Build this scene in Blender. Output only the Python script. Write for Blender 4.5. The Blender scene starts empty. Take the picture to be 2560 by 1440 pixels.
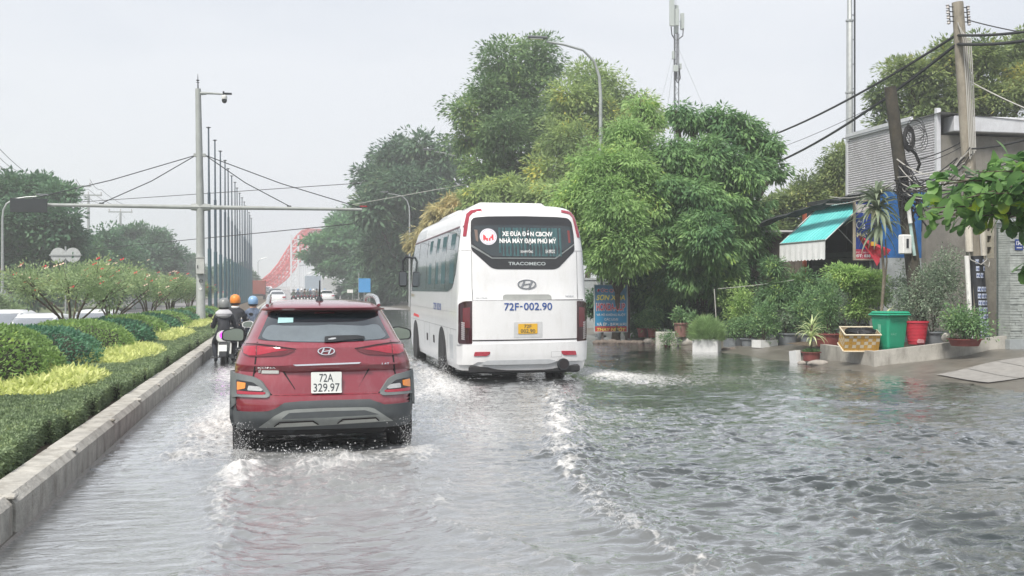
import bpy, math, random
import numpy as np
from mathutils import Vector
R = math.radians
random.seed(7)
rng = np.random.default_rng(11)
sc = bpy.context.scene
col = sc.collection

# ------------------------------------------------------------------ camera
F = 2700.0; TH = R(11.9); CH = 1.65        # focal length in pixels of a 2560 wide frame, heading right of the road axis, eye height over the water
cam_d = bpy.data.cameras.new('camera'); cam = bpy.data.objects.new('camera', cam_d); col.objects.link(cam)
cam.location = (0, 0, CH); cam.rotation_euler = (R(90.04), 0, -TH)
cam_d.sensor_width = 36; cam_d.lens = 36 * F / 2560; cam_d.clip_start = .1; cam_d.clip_end = 3000
sc.camera = cam

# ------------------------------------------------------------------ light
SUN_EL, SUN_AZ = R(54), R(218)             # azimuth clockwise from +Y: behind the camera, a little to the left
w = bpy.data.worlds.new('World'); sc.world = w; w.use_nodes = True
nt = w.node_tree; nt.nodes.clear()
sky = nt.nodes.new('ShaderNodeTexSky'); sky.sky_type = 'NISHITA'; sky.sun_disc = False
sky.sun_elevation = SUN_EL; sky.sun_rotation = SUN_AZ; sky.air_density = 1.2; sky.dust_density = 4
tc = nt.nodes.new('ShaderNodeTexCoord'); mp = nt.nodes.new('ShaderNodeMapping'); mp.inputs['Scale'].default_value = (1, 1, 3.5)
nz = nt.nodes.new('ShaderNodeTexNoise'); nz.inputs['Scale'].default_value = 1.3; nz.inputs['Detail'].default_value = 5; nz.inputs['Roughness'].default_value = .5
cr = nt.nodes.new('ShaderNodeValToRGB')
cr.color_ramp.elements[0].position = .38; cr.color_ramp.elements[0].color = (.80, .83, .875, 1)
cr.color_ramp.elements[1].position = .62; cr.color_ramp.elements[1].color = (1, 1, 1, 1)
sc_n = nt.nodes.new('ShaderNodeVectorMath'); sc_n.operation = 'MULTIPLY'; sc_n.inputs[1].default_value = (5.45, 5.6, 5.9)
mx = nt.nodes.new('ShaderNodeMix'); mx.data_type = 'RGBA'; mx.inputs[0].default_value = .93
bg = nt.nodes.new('ShaderNodeBackground'); bg.inputs['Strength'].default_value = .1
ow = nt.nodes.new('ShaderNodeOutputWorld')
L = nt.links.new
L(tc.outputs['Generated'], mp.inputs[0]); L(mp.outputs[0], nz.inputs['Vector']); L(nz.outputs['Fac'], cr.inputs[0])
L(cr.outputs[0], sc_n.inputs[0]); L(sky.outputs[0], mx.inputs[6]); L(sc_n.outputs[0], mx.inputs[7])
L(mx.outputs[2], bg.inputs[0]); L(bg.outputs[0], ow.inputs[0])
sd = bpy.data.lights.new('sun', 'SUN'); sd.energy = 2.9; sd.angle = R(11); sd.color = (1, .95, .87)
so = bpy.data.objects.new('sun', sd); col.objects.link(so)
sv = Vector((math.sin(SUN_AZ) * math.cos(SUN_EL), math.cos(SUN_AZ) * math.cos(SUN_EL), math.sin(SUN_EL)))
so.rotation_euler = (-sv).to_track_quat('-Z', 'Y').to_euler()
sc.view_settings.view_transform = 'Standard'; sc.view_settings.look = 'None'
sc.view_settings.exposure = .74; sc.view_settings.gamma = 1
sc.render.engine = 'CYCLES'
try:
    sc.cycles.use_denoising = True; sc.cycles.max_bounces = 6; sc.cycles.diffuse_bounces = 3; sc.cycles.glossy_bounces = 3
    sc.cycles.transmission_bounces = 4; sc.cycles.volume_bounces = 2; sc.cycles.transparent_max_bounces = 8
    sc.cycles.caustics_reflective = False; sc.cycles.caustics_refractive = False; sc.cycles.sample_clamp_indirect = 4
except Exception: pass

# ------------------------------------------------------------------ placing
CT, ST = math.cos(TH), math.sin(TH)
def at(px, py, d):                          # the point seen at a photo pixel, d metres ahead of the lens
    l = (px - 1280) / F * d
    return (l * CT + d * ST, -l * ST + d * CT, CH - (py - 722) / F * d)
def gnd(px, py, z=0.0): return at(px, py, F * (CH - z) / (py - 722))
def atX(px, X):                             # distance along the road where the line of sight at px meets X
    a = TH + math.atan((px - 1280) / F); return X / math.tan(a)
def zat(px, py, X, Y): return CH - (py - 722) / F * (Y * CT + X * ST)

# ------------------------------------------------------------------ properties
def tag(o, label=None, cat=None, group=None, kind=None):
    if label: o['label'] = label
    if cat: o['category'] = cat
    if group: o['group'] = group
    if kind: o['kind'] = kind
    return o
def thing(name, label, cat, loc=(0, 0, 0), rz=0, group=None):
    o = bpy.data.objects.new(name, None); col.objects.link(o); o.empty_display_size = .2
    o.location = loc; o.rotation_euler = (0, 0, rz)
    return tag(o, label, cat, group)
def dup(src, loc=None, rz=None, label=None, group=None, scale=None):
    def rec(o, par):
        c = o.copy(); col.objects.link(c); c.parent = par
        for ch in [q for q in bpy.data.objects if q.parent == o and q is not c]: rec(ch, c)
        return c
    c = rec(src, None)
    if loc is not None: c.location = loc
    if rz is not None: c.rotation_euler = (0, 0, rz)
    if scale is not None: c.scale = scale if hasattr(scale, '__len__') else (scale,) * 3
    if label: c['label'] = label
    if group: c['group'] = group
    return c

# ------------------------------------------------------------------ materials
_m = {}
def nmat(name):
    m = bpy.data.materials.new(name); m.use_nodes = True
    return m, m.node_tree, m.node_tree.nodes['Principled BSDF']
def mat(name, c, rough=.5, metal=0, var=.12, vs=6, bump=0, bs=40, spec=.5, coat=0, emit=0, ecol=None, trans=0, alpha=1, dirt=0, dirtcol=(.12, .1, .08), stretch=None):
    if name in _m: return _m[name]
    m, t, b = nmat(name)
    N, Lk = t.nodes.new, t.links.new
    tcn = N('ShaderNodeTexCoord'); vec = tcn.outputs['Object']
    if stretch:
        mpn = N('ShaderNodeMapping'); mpn.inputs['Scale'].default_value = stretch; Lk(vec, mpn.inputs[0]); vec = mpn.outputs[0]
    base = None
    if var > 0:
        n1 = N('ShaderNodeTexNoise'); n1.inputs['Scale'].default_value = vs; n1.inputs['Detail'].default_value = 6; n1.inputs['Roughness'].default_value = .65
        Lk(vec, n1.inputs['Vector'])
        rp = N('ShaderNodeValToRGB'); e = rp.color_ramp.elements
        e[0].position = .3; e[0].color = tuple(max(0, x * (1 - var)) for x in c) + (1,)
        e[1].position = .7; e[1].color = tuple(min(1, x * (1 + var * .7)) for x in c) + (1,)
        Lk(n1.outputs['Fac'], rp.inputs[0]); base = rp.outputs[0]
        rr = N('ShaderNodeMapRange'); rr.inputs[3].default_value = max(0, rough - .07); rr.inputs[4].default_value = min(1, rough + .1)
        Lk(n1.outputs['Fac'], rr.inputs[0]); Lk(rr.outputs[0], b.inputs['Roughness'])
    else:
        b.inputs['Roughness'].default_value = rough
    b.inputs['Base Color'].default_value = tuple(c) + (1,)
    if dirt > 0:
        n2 = N('ShaderNodeTexNoise'); n2.inputs['Scale'].default_value = 2.3; n2.inputs['Detail'].default_value = 8; n2.inputs['Roughness'].default_value = .75
        mp2 = N('ShaderNodeMapping'); mp2.inputs['Scale'].default_value = (2.2, 2.2, .7); Lk(tcn.outputs['Object'], mp2.inputs[0]); Lk(mp2.outputs[0], n2.inputs['Vector'])
        r2 = N('ShaderNodeMapRange'); r2.inputs[1].default_value = .48; r2.inputs[2].default_value = .72; r2.inputs[4].default_value = dirt
        Lk(n2.outputs['Fac'], r2.inputs[0])
        mm = N('ShaderNodeMix'); mm.data_type = 'RGBA'; Lk(r2.outputs[0], mm.inputs[0])
        if base: Lk(base, mm.inputs[6])
        else: mm.inputs[6].default_value = tuple(c) + (1,)
        mm.inputs[7].default_value = tuple(dirtcol) + (1,); base = mm.outputs[2]
    if base: Lk(base, b.inputs['Base Color'])
    b.inputs['Metallic'].default_value = metal
    b.inputs['Specular IOR Level'].default_value = spec
    b.inputs['Coat Weight'].default_value = coat; b.inputs['Coat Roughness'].default_value = .05
    if emit: b.inputs['Emission Color'].default_value = tuple(ecol or c) + (1,); b.inputs['Emission Strength'].default_value = emit
    if trans: b.inputs['Transmission Weight'].default_value = trans
    if bump:
        n3 = N('ShaderNodeTexNoise'); n3.inputs['Scale'].default_value = bs; n3.inputs['Detail'].default_value = 6
        Lk(vec, n3.inputs['Vector']); bn = N('ShaderNodeBump'); bn.inputs['Strength'].default_value = bump; bn.inputs['Distance'].default_value = .02
        Lk(n3.outputs['Fac'], bn.inputs['Height']); Lk(bn.outputs[0], b.inputs['Normal'])
    _m[name] = m; return m
def leafmat(name, c1, c2, c3=None, trans=.3, rough=.5, cs=1.2, lift=2.35):
    if name in _m: return _m[name]
    c1, c2 = [tuple(min(.9, v * k + ad) for v, ad in zip(c, (.012, .016, .010))) for c, k in ((c1, lift), (c2, lift))]; c1, c2 = [tuple(.80 * v + .20 * (.3 * c[0] + .6 * c[1] + .1 * c[2]) for v in c) for c in (c1, c2)]; c3 = c3 and tuple(min(.85, v * (1 + (lift - 1) * .5)) for v in c3)
    m, t, b = nmat(name); N, Lk = t.nodes.new, t.links.new
    g = N('ShaderNodeNewGeometry'); rp = N('ShaderNodeValToRGB'); e = rp.color_ramp.elements
    e[0].position = 0; e[0].color = tuple(c1) + (1,); e[1].position = .8; e[1].color = tuple(c2) + (1,)
    if c3: q = e.new(.97); q.color = tuple(c3) + (1,)
    tcn = N('ShaderNodeTexCoord'); n1 = N('ShaderNodeTexNoise'); n1.inputs['Scale'].default_value = cs; n1.inputs['Detail'].default_value = 4
    Lk(tcn.outputs['Object'], n1.inputs['Vector'])
    a = N('ShaderNodeMath'); a.operation = 'MULTIPLY_ADD'; a.inputs[1].default_value = .55; Lk(g.outputs['Random Per Island'], a.inputs[0])
    s = N('ShaderNodeMapRange'); s.inputs[1].default_value = .3; s.inputs[2].default_value = .7; s.inputs[3].default_value = -.32; s.inputs[4].default_value = .62
    Lk(n1.outputs['Fac'], s.inputs[0]); Lk(s.outputs[0], a.inputs[2]); Lk(a.outputs[0], rp.inputs[0])
    Lk(rp.outputs[0], b.inputs['Base Color']); b.inputs['Roughness'].default_value = rough; b.inputs['Specular IOR Level'].default_value = .35
    tr = N('ShaderNodeBsdfTranslucent'); Lk(rp.outputs[0], tr.inputs[0]); mxn = N('ShaderNodeMixShader'); mxn.inputs[0].default_value = min(.5, trans + .12)
    out = t.nodes['Material Output']; Lk(b.outputs[0], mxn.inputs[1]); Lk(tr.outputs[0], mxn.inputs[2]); Lk(mxn.outputs[0], out.inputs[0])
    _m[name] = m; return m

# ------------------------------------------------------------------ mesh builder
class MB:
    def __init__(s): s.v = []; s.f = []; s.mi = []; s.cur = 0
    def m(s, i): s.cur = i; return s
    def add(s, vs, fs):
        k = len(s.v); s.v += [tuple(p) for p in vs]
        for f in fs: s.f.append(tuple(i + k for i in f)); s.mi.append(s.cur)
        return s
    def box(s, c, d, rz=0, bev=0, rx=0):
        x, y, z = d[0] / 2, d[1] / 2, d[2] / 2
        if bev > 0:
            b = min(bev, x * .9, y * .9, z * .9); P = []
            for sz in (-1, 1):
                for (ix, iz) in ((b, 0), (0, b)) if sz < 0 else ((0, b), (b, 0)):
                    X, Y, Z = x - ix, y - ix, sz * (z - iz)
                    P += [(X - b * .7, Y, Z), (X, Y - b * .7, Z), (X, -Y + b * .7, Z), (X - b * .7, -Y, Z), (-X + b * .7, -Y, Z), (-X, -Y + b * .7, Z), (-X, Y - b * .7, Z), (-X + b * .7, Y, Z)]
            n = 8; fs = []
            for k in range(3):
                for i in range(n): fs.append((k * n + i, (k + 1) * n + i, (k + 1) * n + (i + 1) % n, k * n + (i + 1) % n))
            fs.append(tuple(range(n))); fs.append(tuple(reversed(range(3 * n, 4 * n))))
        else:
            P = [(a, b_, c_) for c_ in (-z, z) for b_ in (-y, y) for a in (-x, x)]
            fs = [(0, 2, 3, 1), (4, 5, 7, 6), (0, 1, 5, 4), (2, 6, 7, 3), (0, 4, 6, 2), (1, 3, 7, 5)]
        if rx: P = [(p[0], p[1] * math.cos(rx) - p[2] * math.sin(rx), p[1] * math.sin(rx) + p[2] * math.cos(rx)) for p in P]
        cz, sz_ = math.cos(rz), math.sin(rz)
        return s.add([(c[0] + p[0] * cz - p[1] * sz_, c[1] + p[0] * sz_ + p[1] * cz, c[2] + p[2]) for p in P], fs)
    def tube(s, pts, r, n=8, cap=True, sq=1):
        pts = [Vector(p) for p in pts]; m = len(pts)
        rs = r if hasattr(r, '__len__') else [r] * m
        up = None; V = []
        for i in range(m):
            d = (pts[min(i + 1, m - 1)] - pts[max(i - 1, 0)])
            if d.length < 1e-9: d = Vector((0, 0, 1))
            d.normalize()
            if up is None:
                up = Vector((0, 0, 1)) if abs(d.z) < .9 else Vector((1, 0, 0))
                a = d.cross(up).normalized()
            else:
                a = (a - d * a.dot(d)); a = a.normalized() if a.length > 1e-6 else d.orthogonal().normalized()
            b = d.cross(a)
            for k in range(n):
                t = 2 * math.pi * k / n + (math.pi / 4 if n == 4 else 0)
                V.append(pts[i] + (a * math.cos(t) + b * math.sin(t) * sq) * rs[i])
        fs = [(i * n + k, i * n + (k + 1) % n, (i + 1) * n + (k + 1) % n, (i + 1) * n + k) for i in range(m - 1) for k in range(n)]
        if cap: fs += [tuple(reversed(range(n))), tuple(range((m - 1) * n, m * n))]
        return s.add(V, fs)
    def lathe(s, prof, c=(0, 0, 0), n=20, axis='z', sx=1, sy=1):
        V = []
        for (r, z) in prof:
            for k in range(n):
                t = 2 * math.pi * k / n; x, y = r * math.cos(t) * sx, r * math.sin(t) * sy
                V.append((c[0] + x, c[1] + y, c[2] + z) if axis == 'z' else ((c[0] + z, c[1] + x, c[2] + y) if axis == 'x' else (c[0] + x, c[1] + z, c[2] + y)))
        m = len(prof)
        fs = [(i * n + k, i * n + (k + 1) % n, (i + 1) * n + (k + 1) % n, (i + 1) * n + k) for i in range(m - 1) for k in range(n)]
        fs += [tuple(reversed(range(n))), tuple(range((m - 1) * n, m * n))]
        return s.add(V, fs)
    def prism(s, poly, f0, f1):             # polygon of (u, v); f0/f1 turn (u, v) into the back/front point
        n = len(poly); V = [f0(*p) for p in poly] + [f1(*p) for p in poly]
        fs = [tuple(range(n)), tuple(reversed(range(n, 2 * n)))] + [(i, (i + 1) % n, n + (i + 1) % n, n + i) for i in range(n)]
        return s.add(V, fs)
    def grid(s, P):                         # P[i][j] points
        a, b = len(P), len(P[0]); V = [p for row in P for p in row]
        return s.add(V, [(i * b + j, i * b + j + 1, (i + 1) * b + j + 1, (i + 1) * b + j) for i in range(a - 1) for j in range(b - 1)])
    def panel(s, poly, fmap, off=.004, depth=.012, cell=.05):
        us = [p[0] for p in poly]; vs = [p[1] for p in poly]; key = {}; V = []; FS = []
        u0, u1, v0, v1 = min(us), max(us), min(vs), max(vs)
        nu = max(1, math.ceil((u1 - u0) / cell)); nv = max(1, math.ceil((v1 - v0) / cell))
        def vid(p):
            k = (round(p[0], 4), round(p[1], 4))
            if k not in key: key[k] = len(V); V.append(p)
            return key[k]
        def clip(P, ax, val, sgn):
            o = []
            for i in range(len(P)):
                a, b = P[i], P[(i + 1) % len(P)]; da, db = sgn * (a[ax] - val), sgn * (b[ax] - val)
                if da >= 0: o.append(a)
                if (da > 0 and db < 0) or (da < 0 and db > 0):
                    t = da / (da - db); o.append((a[0] + (b[0] - a[0]) * t, a[1] + (b[1] - a[1]) * t))
            return o
        for j in range(nv):
            ya, yb = v0 + (v1 - v0) * j / nv, v0 + (v1 - v0) * (j + 1) / nv
            row = clip(clip(list(poly), 1, ya, 1), 1, yb, -1)
            if len(row) < 3: continue
            for i in range(nu):
                xa, xb = u0 + (u1 - u0) * i / nu, u0 + (u1 - u0) * (i + 1) / nu
                c = clip(clip(row, 0, xa, 1), 0, xb, -1)
                if len(c) < 3: continue
                A = sum(c[q][0] * c[(q + 1) % len(c)][1] - c[(q + 1) % len(c)][0] * c[q][1] for q in range(len(c)))
                if abs(A) < 1e-7: continue
                ids = []
                for p in c:
                    q = vid(p)
                    if not ids or (q != ids[-1] and q != ids[0]): ids.append(q)
                if len(set(ids)) >= 3 and len(set(ids)) == len(ids): FS.append(tuple(ids))
        ed = {}
        for f in FS:
            for q in range(len(f)): ed.setdefault(frozenset((f[q], f[(q + 1) % len(f)])), []).append((f[q], f[(q + 1) % len(f)]))
        n = len(V); out = [fmap(p[0], p[1], off) for p in V] + [fmap(p[0], p[1], off - depth) for p in V]
        SF = [(e[0][1], e[0][0], e[0][0] + n, e[0][1] + n) for e in ed.values() if len(e) == 1]
        return s.add(out, FS + SF)
    def build(s, name, mats, parent=None, smooth=None, world=False, sharp=35):
        me = bpy.data.meshes.new(name)
        V = s.v
        if world and parent is not None:
            o = parent.location; V = [(p[0] - o.x, p[1] - o.y, p[2] - o.z) for p in V]
        me.from_pydata([tuple(p) for p in V], [], s.f)
        mats = mats if isinstance(mats, (list, tuple)) else [mats]
        for m in mats: me.materials.append(m)
        if len(mats) > 1: me.polygons.foreach_set('material_index', s.mi)
        me.validate()
        if smooth:
            me.polygons.foreach_set('use_smooth', [True] * len(me.polygons)); me.set_sharp_from_angle(angle=R(sharp))
        me.update()
        o = bpy.data.objects.new(name, me); col.objects.link(o)
        if parent is not None: o.parent = parent
        return o
def roundp(pts, r, n=4):
    o = []; m = len(pts)
    for i in range(m):
        p0, p, p1 = Vector(pts[i - 1]), Vector(pts[i]), Vector(pts[(i + 1) % m]); a, b = p0 - p, p1 - p
        q = min(r, a.length * .45, b.length * .45); A, B = p + a.normalized() * q, p + b.normalized() * q
        for k in range(n + 1):
            t = k / n; o.append(tuple(A * (1 - t) ** 2 + p * 2 * t * (1 - t) + B * t * t))
    return o
def rect(x0, x1, z0, z1, r=0): 
    p = [(x0, z0), (x1, z0), (x1, z1), (x0, z1)]
    return roundp(p, r) if r else p
def ell(cx, cz, a, b, n=28): return [(cx + a * math.cos(2 * math.pi * k / n), cz + b * math.sin(2 * math.pi * k / n)) for k in range(n)]

# lettering: the built-in font as a flat mesh, fitted to a width and height
def text(s, name, m, parent, fmap, x0, x1, z0, z1, bold=0.0, off=.006, shear=0, depth=.003, flip=False, spacing=1):
    cu = bpy.data.curves.new('t', 'FONT'); cu.body = s; cu.size = 1; cu.offset = bold; cu.shear = shear; cu.resolution_u = 3; cu.space_character = spacing
    ob = bpy.data.objects.new('t', cu); col.objects.link(ob)
    dg = bpy.context.evaluated_depsgraph_get(); me = bpy.data.meshes.new_from_object(ob.evaluated_get(dg))
    bpy.data.objects.remove(ob); bpy.data.curves.remove(cu)
    n = len(me.vertices); co = np.empty(n * 3); me.vertices.foreach_get('co', co); co = co.reshape(-1, 3)
    if n == 0: return None
    a, b = co.min(0), co.max(0)
    V = [fmap(x0 + (p[0] - a[0]) / (b[0] - a[0]) * (x1 - x0), z0 + (p[1] - a[1]) / (b[1] - a[1]) * (z1 - z0), off) for p in co]
    fs = [tuple(p.vertices) for p in me.polygons]; bpy.data.meshes.remove(me)
    mb = MB(); mb.add(V, fs); return mb.build(name, m, parent)

# ------------------------------------------------------------------ noise for terrain and water
def pnoise(x, y, seed=0):
    r = np.random.default_rng(seed); p = r.permutation(512); ang = r.random(512) * 2 * np.pi; gx, gy = np.cos(ang), np.sin(ang)
    xi, yi = np.floor(x).astype(int), np.floor(y).astype(int); xf, yf = x - xi, y - yi
    u, v = xf * xf * xf * (xf * (xf * 6 - 15) + 10), yf * yf * yf * (yf * (yf * 6 - 15) + 10)
    def g(ix, iy, dx, dy):
        h = p[(p[ix & 511] + iy) & 511]; return gx[h] * dx + gy[h] * dy
    a = g(xi, yi, xf, yf); b = g(xi + 1, yi, xf - 1, yf); c = g(xi, yi + 1, xf, yf - 1); d = g(xi + 1, yi + 1, xf - 1, yf - 1)
    return (a * (1 - u) + b * u) * (1 - v) + (c * (1 - u) + d * u) * v

# ------------------------------------------------------------------ leaves
def npmesh(name, V, F_, mats, parent=None, smooth=False, loc=None, mi=None):
    me = bpy.data.meshes.new(name); V = np.asarray(V, np.float32); F_ = np.asarray(F_, np.int32)
    me.vertices.add(len(V)); me.vertices.foreach_set('co', V.ravel())
    me.loops.add(F_.size); me.loops.foreach_set('vertex_index', F_.ravel())
    me.polygons.add(len(F_)); me.polygons.foreach_set('loop_start', np.arange(len(F_), dtype=np.int32) * F_.shape[1])
    for m in (mats if isinstance(mats, (list, tuple)) else [mats]): me.materials.append(m)
    if mi is not None: me.polygons.foreach_set('material_index', np.asarray(mi, np.int32))
    if smooth: me.polygons.foreach_set('use_smooth', np.ones(len(F_), bool))
    me.update(calc_edges=True)
    o = bpy.data.objects.new(name, me); col.objects.link(o)
    if parent is not None: o.parent = parent
    if loc is not None: o.location = loc
    return o
def unit(a): return a / np.maximum(np.linalg.norm(a, axis=1, keepdims=True), 1e-9)
def leaf_arrays(P, D, Ln, W, fold=.25, g=rng):
    n = len(P); D = unit(D); side = unit(np.cross(D, g.normal(size=(n, 3)) * .5 + np.array([0, 0, 1.0]))); nor = np.cross(side, D)
    Ln = (Ln * (.65 + .7 * g.random(n)))[:, None]; W = W * (.7 + .6 * g.random(n))[:, None]
    V = np.empty((n, 4, 3)); V[:, 0] = P; V[:, 2] = P + D * Ln - nor * Ln * .12
    mid = P + D * Ln * .48
    V[:, 1] = mid + side * W * .5 - nor * W * fold; V[:, 3] = mid - side * W * .5 - nor * W * fold
    k = np.arange(n)[:, None] * 4
    Fc = np.concatenate([k + np.array([[0, 1, 2]]), k + np.array([[0, 2, 3]])], 1).reshape(-1, 3)
    return V.reshape(-1, 3), Fc
def crown_pts(blobs, ncl, per, cr_, droop=.4, shell=.5, seed=1, flat=.7, upb=0.0):
    g = np.random.default_rng(seed); B = np.array(blobs, float)           # cx, cy, cz, rx, ry, rz
    wgt = (B[:, 3] * B[:, 4] * B[:, 5]) ** (2 / 3); wgt /= wgt.sum(); id_ = g.choice(len(B), ncl, p=wgt)
    dr = unit(g.normal(size=(ncl, 3)) + np.array([0, 0, upb])); rf = (shell + (1 - shell) * g.random(ncl) ** .7)[:, None]
    rf = rf + (g.random((ncl, 1)) < .22) * (.10 + .28 * g.random((ncl, 1)))
    C = B[id_, :3] + dr * B[id_, 3:] * rf + g.normal(size=(ncl, 3)) * B[id_, 3:] * .06
    sz = cr_ * (.6 + .8 * g.random(ncl)) * np.where(rf[:, 0] > 1.02, .62, 1)
    off = g.normal(size=(ncl, per, 3)); off[:, :, 2] = off[:, :, 2] * .8 + .25; off /= np.linalg.norm(off, axis=2, keepdims=True); off *= (sz[:, None] * (.45 + .75 * g.random((ncl, per)) ** .6))[:, :, None] * 1.35; off[:, :, 2] *= flat
    P = (C[:, None, :] + off).reshape(-1, 3)
    D = unit(off.reshape(-1, 3)) * .8 + np.repeat(dr, per, 0) * .5 + g.normal(size=(ncl * per, 3)) * .35 + np.array([0, 0, -droop])
    return P, D, C, id_
def stems_to(mb, base, blobs, r0, seed=2, sub=5, lean=(0, 0)):
    g = random.Random(seed); b0 = Vector(base)
    top = Vector((sum(b[0] for b in blobs) / len(blobs), sum(b[1] for b in blobs) / len(blobs), min(b[2] for b in blobs)))
    fork = b0.lerp(top, .62); fork.x += lean[0]; fork.y += lean[1]
    mid = b0.lerp(fork, .5) + Vector((g.uniform(-.1, .1), g.uniform(-.1, .1), 0)) * r0 * 6
    mb.tube([b0 - Vector((0, 0, .2)), b0 + Vector((0, 0, .15)), mid, fork], [r0 * 1.25, r0, r0 * .85, r0 * .7], 9)
    for b in blobs:
        c = Vector(b[:3]); m1 = fork.lerp(c, .5) + Vector((g.uniform(-.2, .2), g.uniform(-.2, .2), g.uniform(0, .3))) * b[3] * .5
        mb.tube([fork, m1, c, c + Vector((0, 0, b[5] * .6))], [r0 * .6, r0 * .4, r0 * .22, r0 * .06], 6)
        for k in range(sub):
            t = Vector((g.gauss(0, 1), g.gauss(0, 1), g.gauss(.3, .8))).normalized()
            e = c + Vector((t.x * b[3], t.y * b[4], t.z * b[5])) * .85
            mb.tube([m1.lerp(c, g.random()), c.lerp(e, .5) + Vector((0, 0, .05 * b[5])), e], [r0 * .2, r0 * .12, r0 * .03], 5)
def tree(name, label, cat, base, blobs, lm, bark, ncl=300, per=30, cr_=.5, Ln=.3, W=.14, droop=.4, r0=.15, seed=1, group=None, shell=.5, sub=5, flat=.7, upb=0, stems=True, lean=(0, 0), fold=.25):
    t = thing(name, label, cat, base, group=group); b = Vector(base); blobs = [tuple(x[:3]) + tuple(v * .86 for v in x[3:]) for x in blobs]; ncl = int(ncl * .62); per = int(per * 3.0)
    loc = [(x[0] - b.x, x[1] - b.y, x[2] - b.z) + tuple(x[3:]) for x in blobs]
    P, D, C, _ = crown_pts(loc, ncl, per, cr_, droop, shell, seed, flat, upb)
    gi = np.random.default_rng(seed + 9); P2, D2, _, _ = crown_pts([b_[:3] + tuple(v * .66 for v in b_[3:]) for b_ in loc], int(ncl * .8), 34, cr_ * .9, droop, .1, seed + 3, flat)
    V, Fc = leaf_arrays(P, D, Ln, W, fold, np.random.default_rng(seed + 5)); V2, F2 = leaf_arrays(P2, D2, Ln * 1.3, W * 1.7, fold, gi)
    npmesh('crown', np.concatenate([V, V2]), np.concatenate([Fc, F2 + len(V)]), lm, t)
    if stems:
        mb = MB(); stems_to(mb, (0, 0, 0), loc, r0, seed, sub, lean); mb.build('trunk', bark, t, smooth=True)
    return t
def blobset(cx, cy, cz, rx, ry, rz, n, seed, s=.45, spread=.7):
    g = random.Random(seed); o = []
    for k in range(n):
        a = g.uniform(0, 2 * math.pi); q = math.sqrt(g.random()) * spread; h = g.uniform(-1, 1) * spread
        k_ = s * g.uniform(.75, 1.3); o.append((cx + rx * q * math.cos(a), cy + ry * q * math.sin(a), cz + rz * h, rx * k_, ry * k_, rz * k_))
    return o
# ================================================================== SETTING
concrete = mat('concrete', (.36, .35, .32), .85, var=.28, vs=5, bump=.35, bs=60, dirt=.45, dirtcol=(.16, .14, .11))
concrete_wet = mat('wet concrete', (.15, .138, .12), .35, var=.35, vs=3, bump=.3, bs=40, dirt=.5, dirtcol=(.09, .075, .05))
asphalt = mat('asphalt', (.20, .19, .19), .7, var=.25, vs=2, bump=.2, bs=120)
soil = mat('soil', (.10, .075, .05), .95, var=.4, vs=4, bump=.6, bs=25)
dark_metal = mat('dark metal', (.03, .035, .04), .5, .3)
galv = mat('galvanised steel', (.40, .42, .42), .45, .5, var=.15, vs=8, dirt=.2)
black_rub = mat('black rubber', (.018, .018, .02), .75, var=.2)
black_pl = mat('black plastic', (.015, .017, .02), .35)
cable_m = mat('black cable', (.02, .02, .022), .6, var=0)
pale_cable = mat('pale cable', (.45, .44, .41), .6, var=0)
bark = mat('bark', (.10, .08, .06), .9, var=.4, vs=9, bump=.7, bs=30)
bark_pale = mat('pale bark', (.20, .17, .13), .9, var=.4, vs=9, bump=.6, bs=30)
white_pl = mat('white plastic', (.78, .78, .76), .5, var=.08, dirt=.25)
silver = mat('silver', (.62, .63, .63), .25, .85, var=.05)
chrome = mat('chrome', (.8, .8, .82), .08, 1, var=0)
white_ink = mat('white lettering', (.8, .8, .8), .5, var=.04)

# base ground out to the horizon
mb = MB(); mb.add([(-900, -120, -.75), (900, -120, -.75), (900, 1500, -.75), (-900, 1500, -.75)], [(0, 1, 2, 3)])
tag(mb.build('ground', mat('far ground', (.13, .15, .09), .95, var=.4, vs=.05)), kind='structure')
mb = MB(); mb.add([(-14.5, -60, -.38), (-6.9, -60, -.38), (-6.9, 420, -.38), (-14.5, 420, -.38)], [(0, 1, 2, 3)])
tag(mb.build('opposite_road', asphalt), kind='structure')
mb = MB()
for k in range(60): mb.add([(-10.75, -20 + k * 7, -.376), (-10.6, -20 + k * 7, -.376), (-10.6, -17 + k * 7, -.376), (-10.75, -17 + k * 7, -.376)], [(0, 1, 2, 3)])
tag(mb.build('road_markings', mat('road paint', (.6, .6, .58), .7)), kind='structure')
g0 = []
for i in range(14):
    x = -14.5 - i * 6
    g0.append([(x, y, -.30 + .25 * min(1, i) + .2 * math.sin(y * .07 + i)) for y in range(-60, 460, 20)])
mb = MB(); mb.grid(g0); tag(mb.build('left_bank', mat('verge', (.12, .15, .07), .95, var=.4, vs=.6, bump=.4, bs=6), smooth=True), kind='structure')
# the carriageway past the flood, rising to the bridge
def road_z(y): 
    t = max(0, (y - 95) / 260); return .02 + 1.35 * t * t * (3 - 2 * t) if t < 1 else 1.37
g1 = [[(x, y, road_z(y) + (.0 if -1.6 < x < 11 else .0)) for x in (-1.9, 0, 3, 6, 9, 11.2)] for y in list(range(84, 500, 8))]
mb = MB(); mb.grid(g1); tag(mb.build('road', mat('dry road', (.27, .26, .26), .8, var=.12, vs=.6, bump=.1, bs=30), smooth=True), kind='structure')
mb = MB()
for k in range(44):
    y = 86 + k * 9; 
    for x in (2.4, 6.2): mb.add([(x, y, road_z(y) + .006), (x + .13, y, road_z(y) + .006), (x + .13, y + 4, road_z(y + 4) + .006), (x, y + 4, road_z(y + 4) + .006)], [(0, 1, 2, 3)])
tag(mb.build('lane_markings', _m['road paint']), kind='structure')

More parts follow.
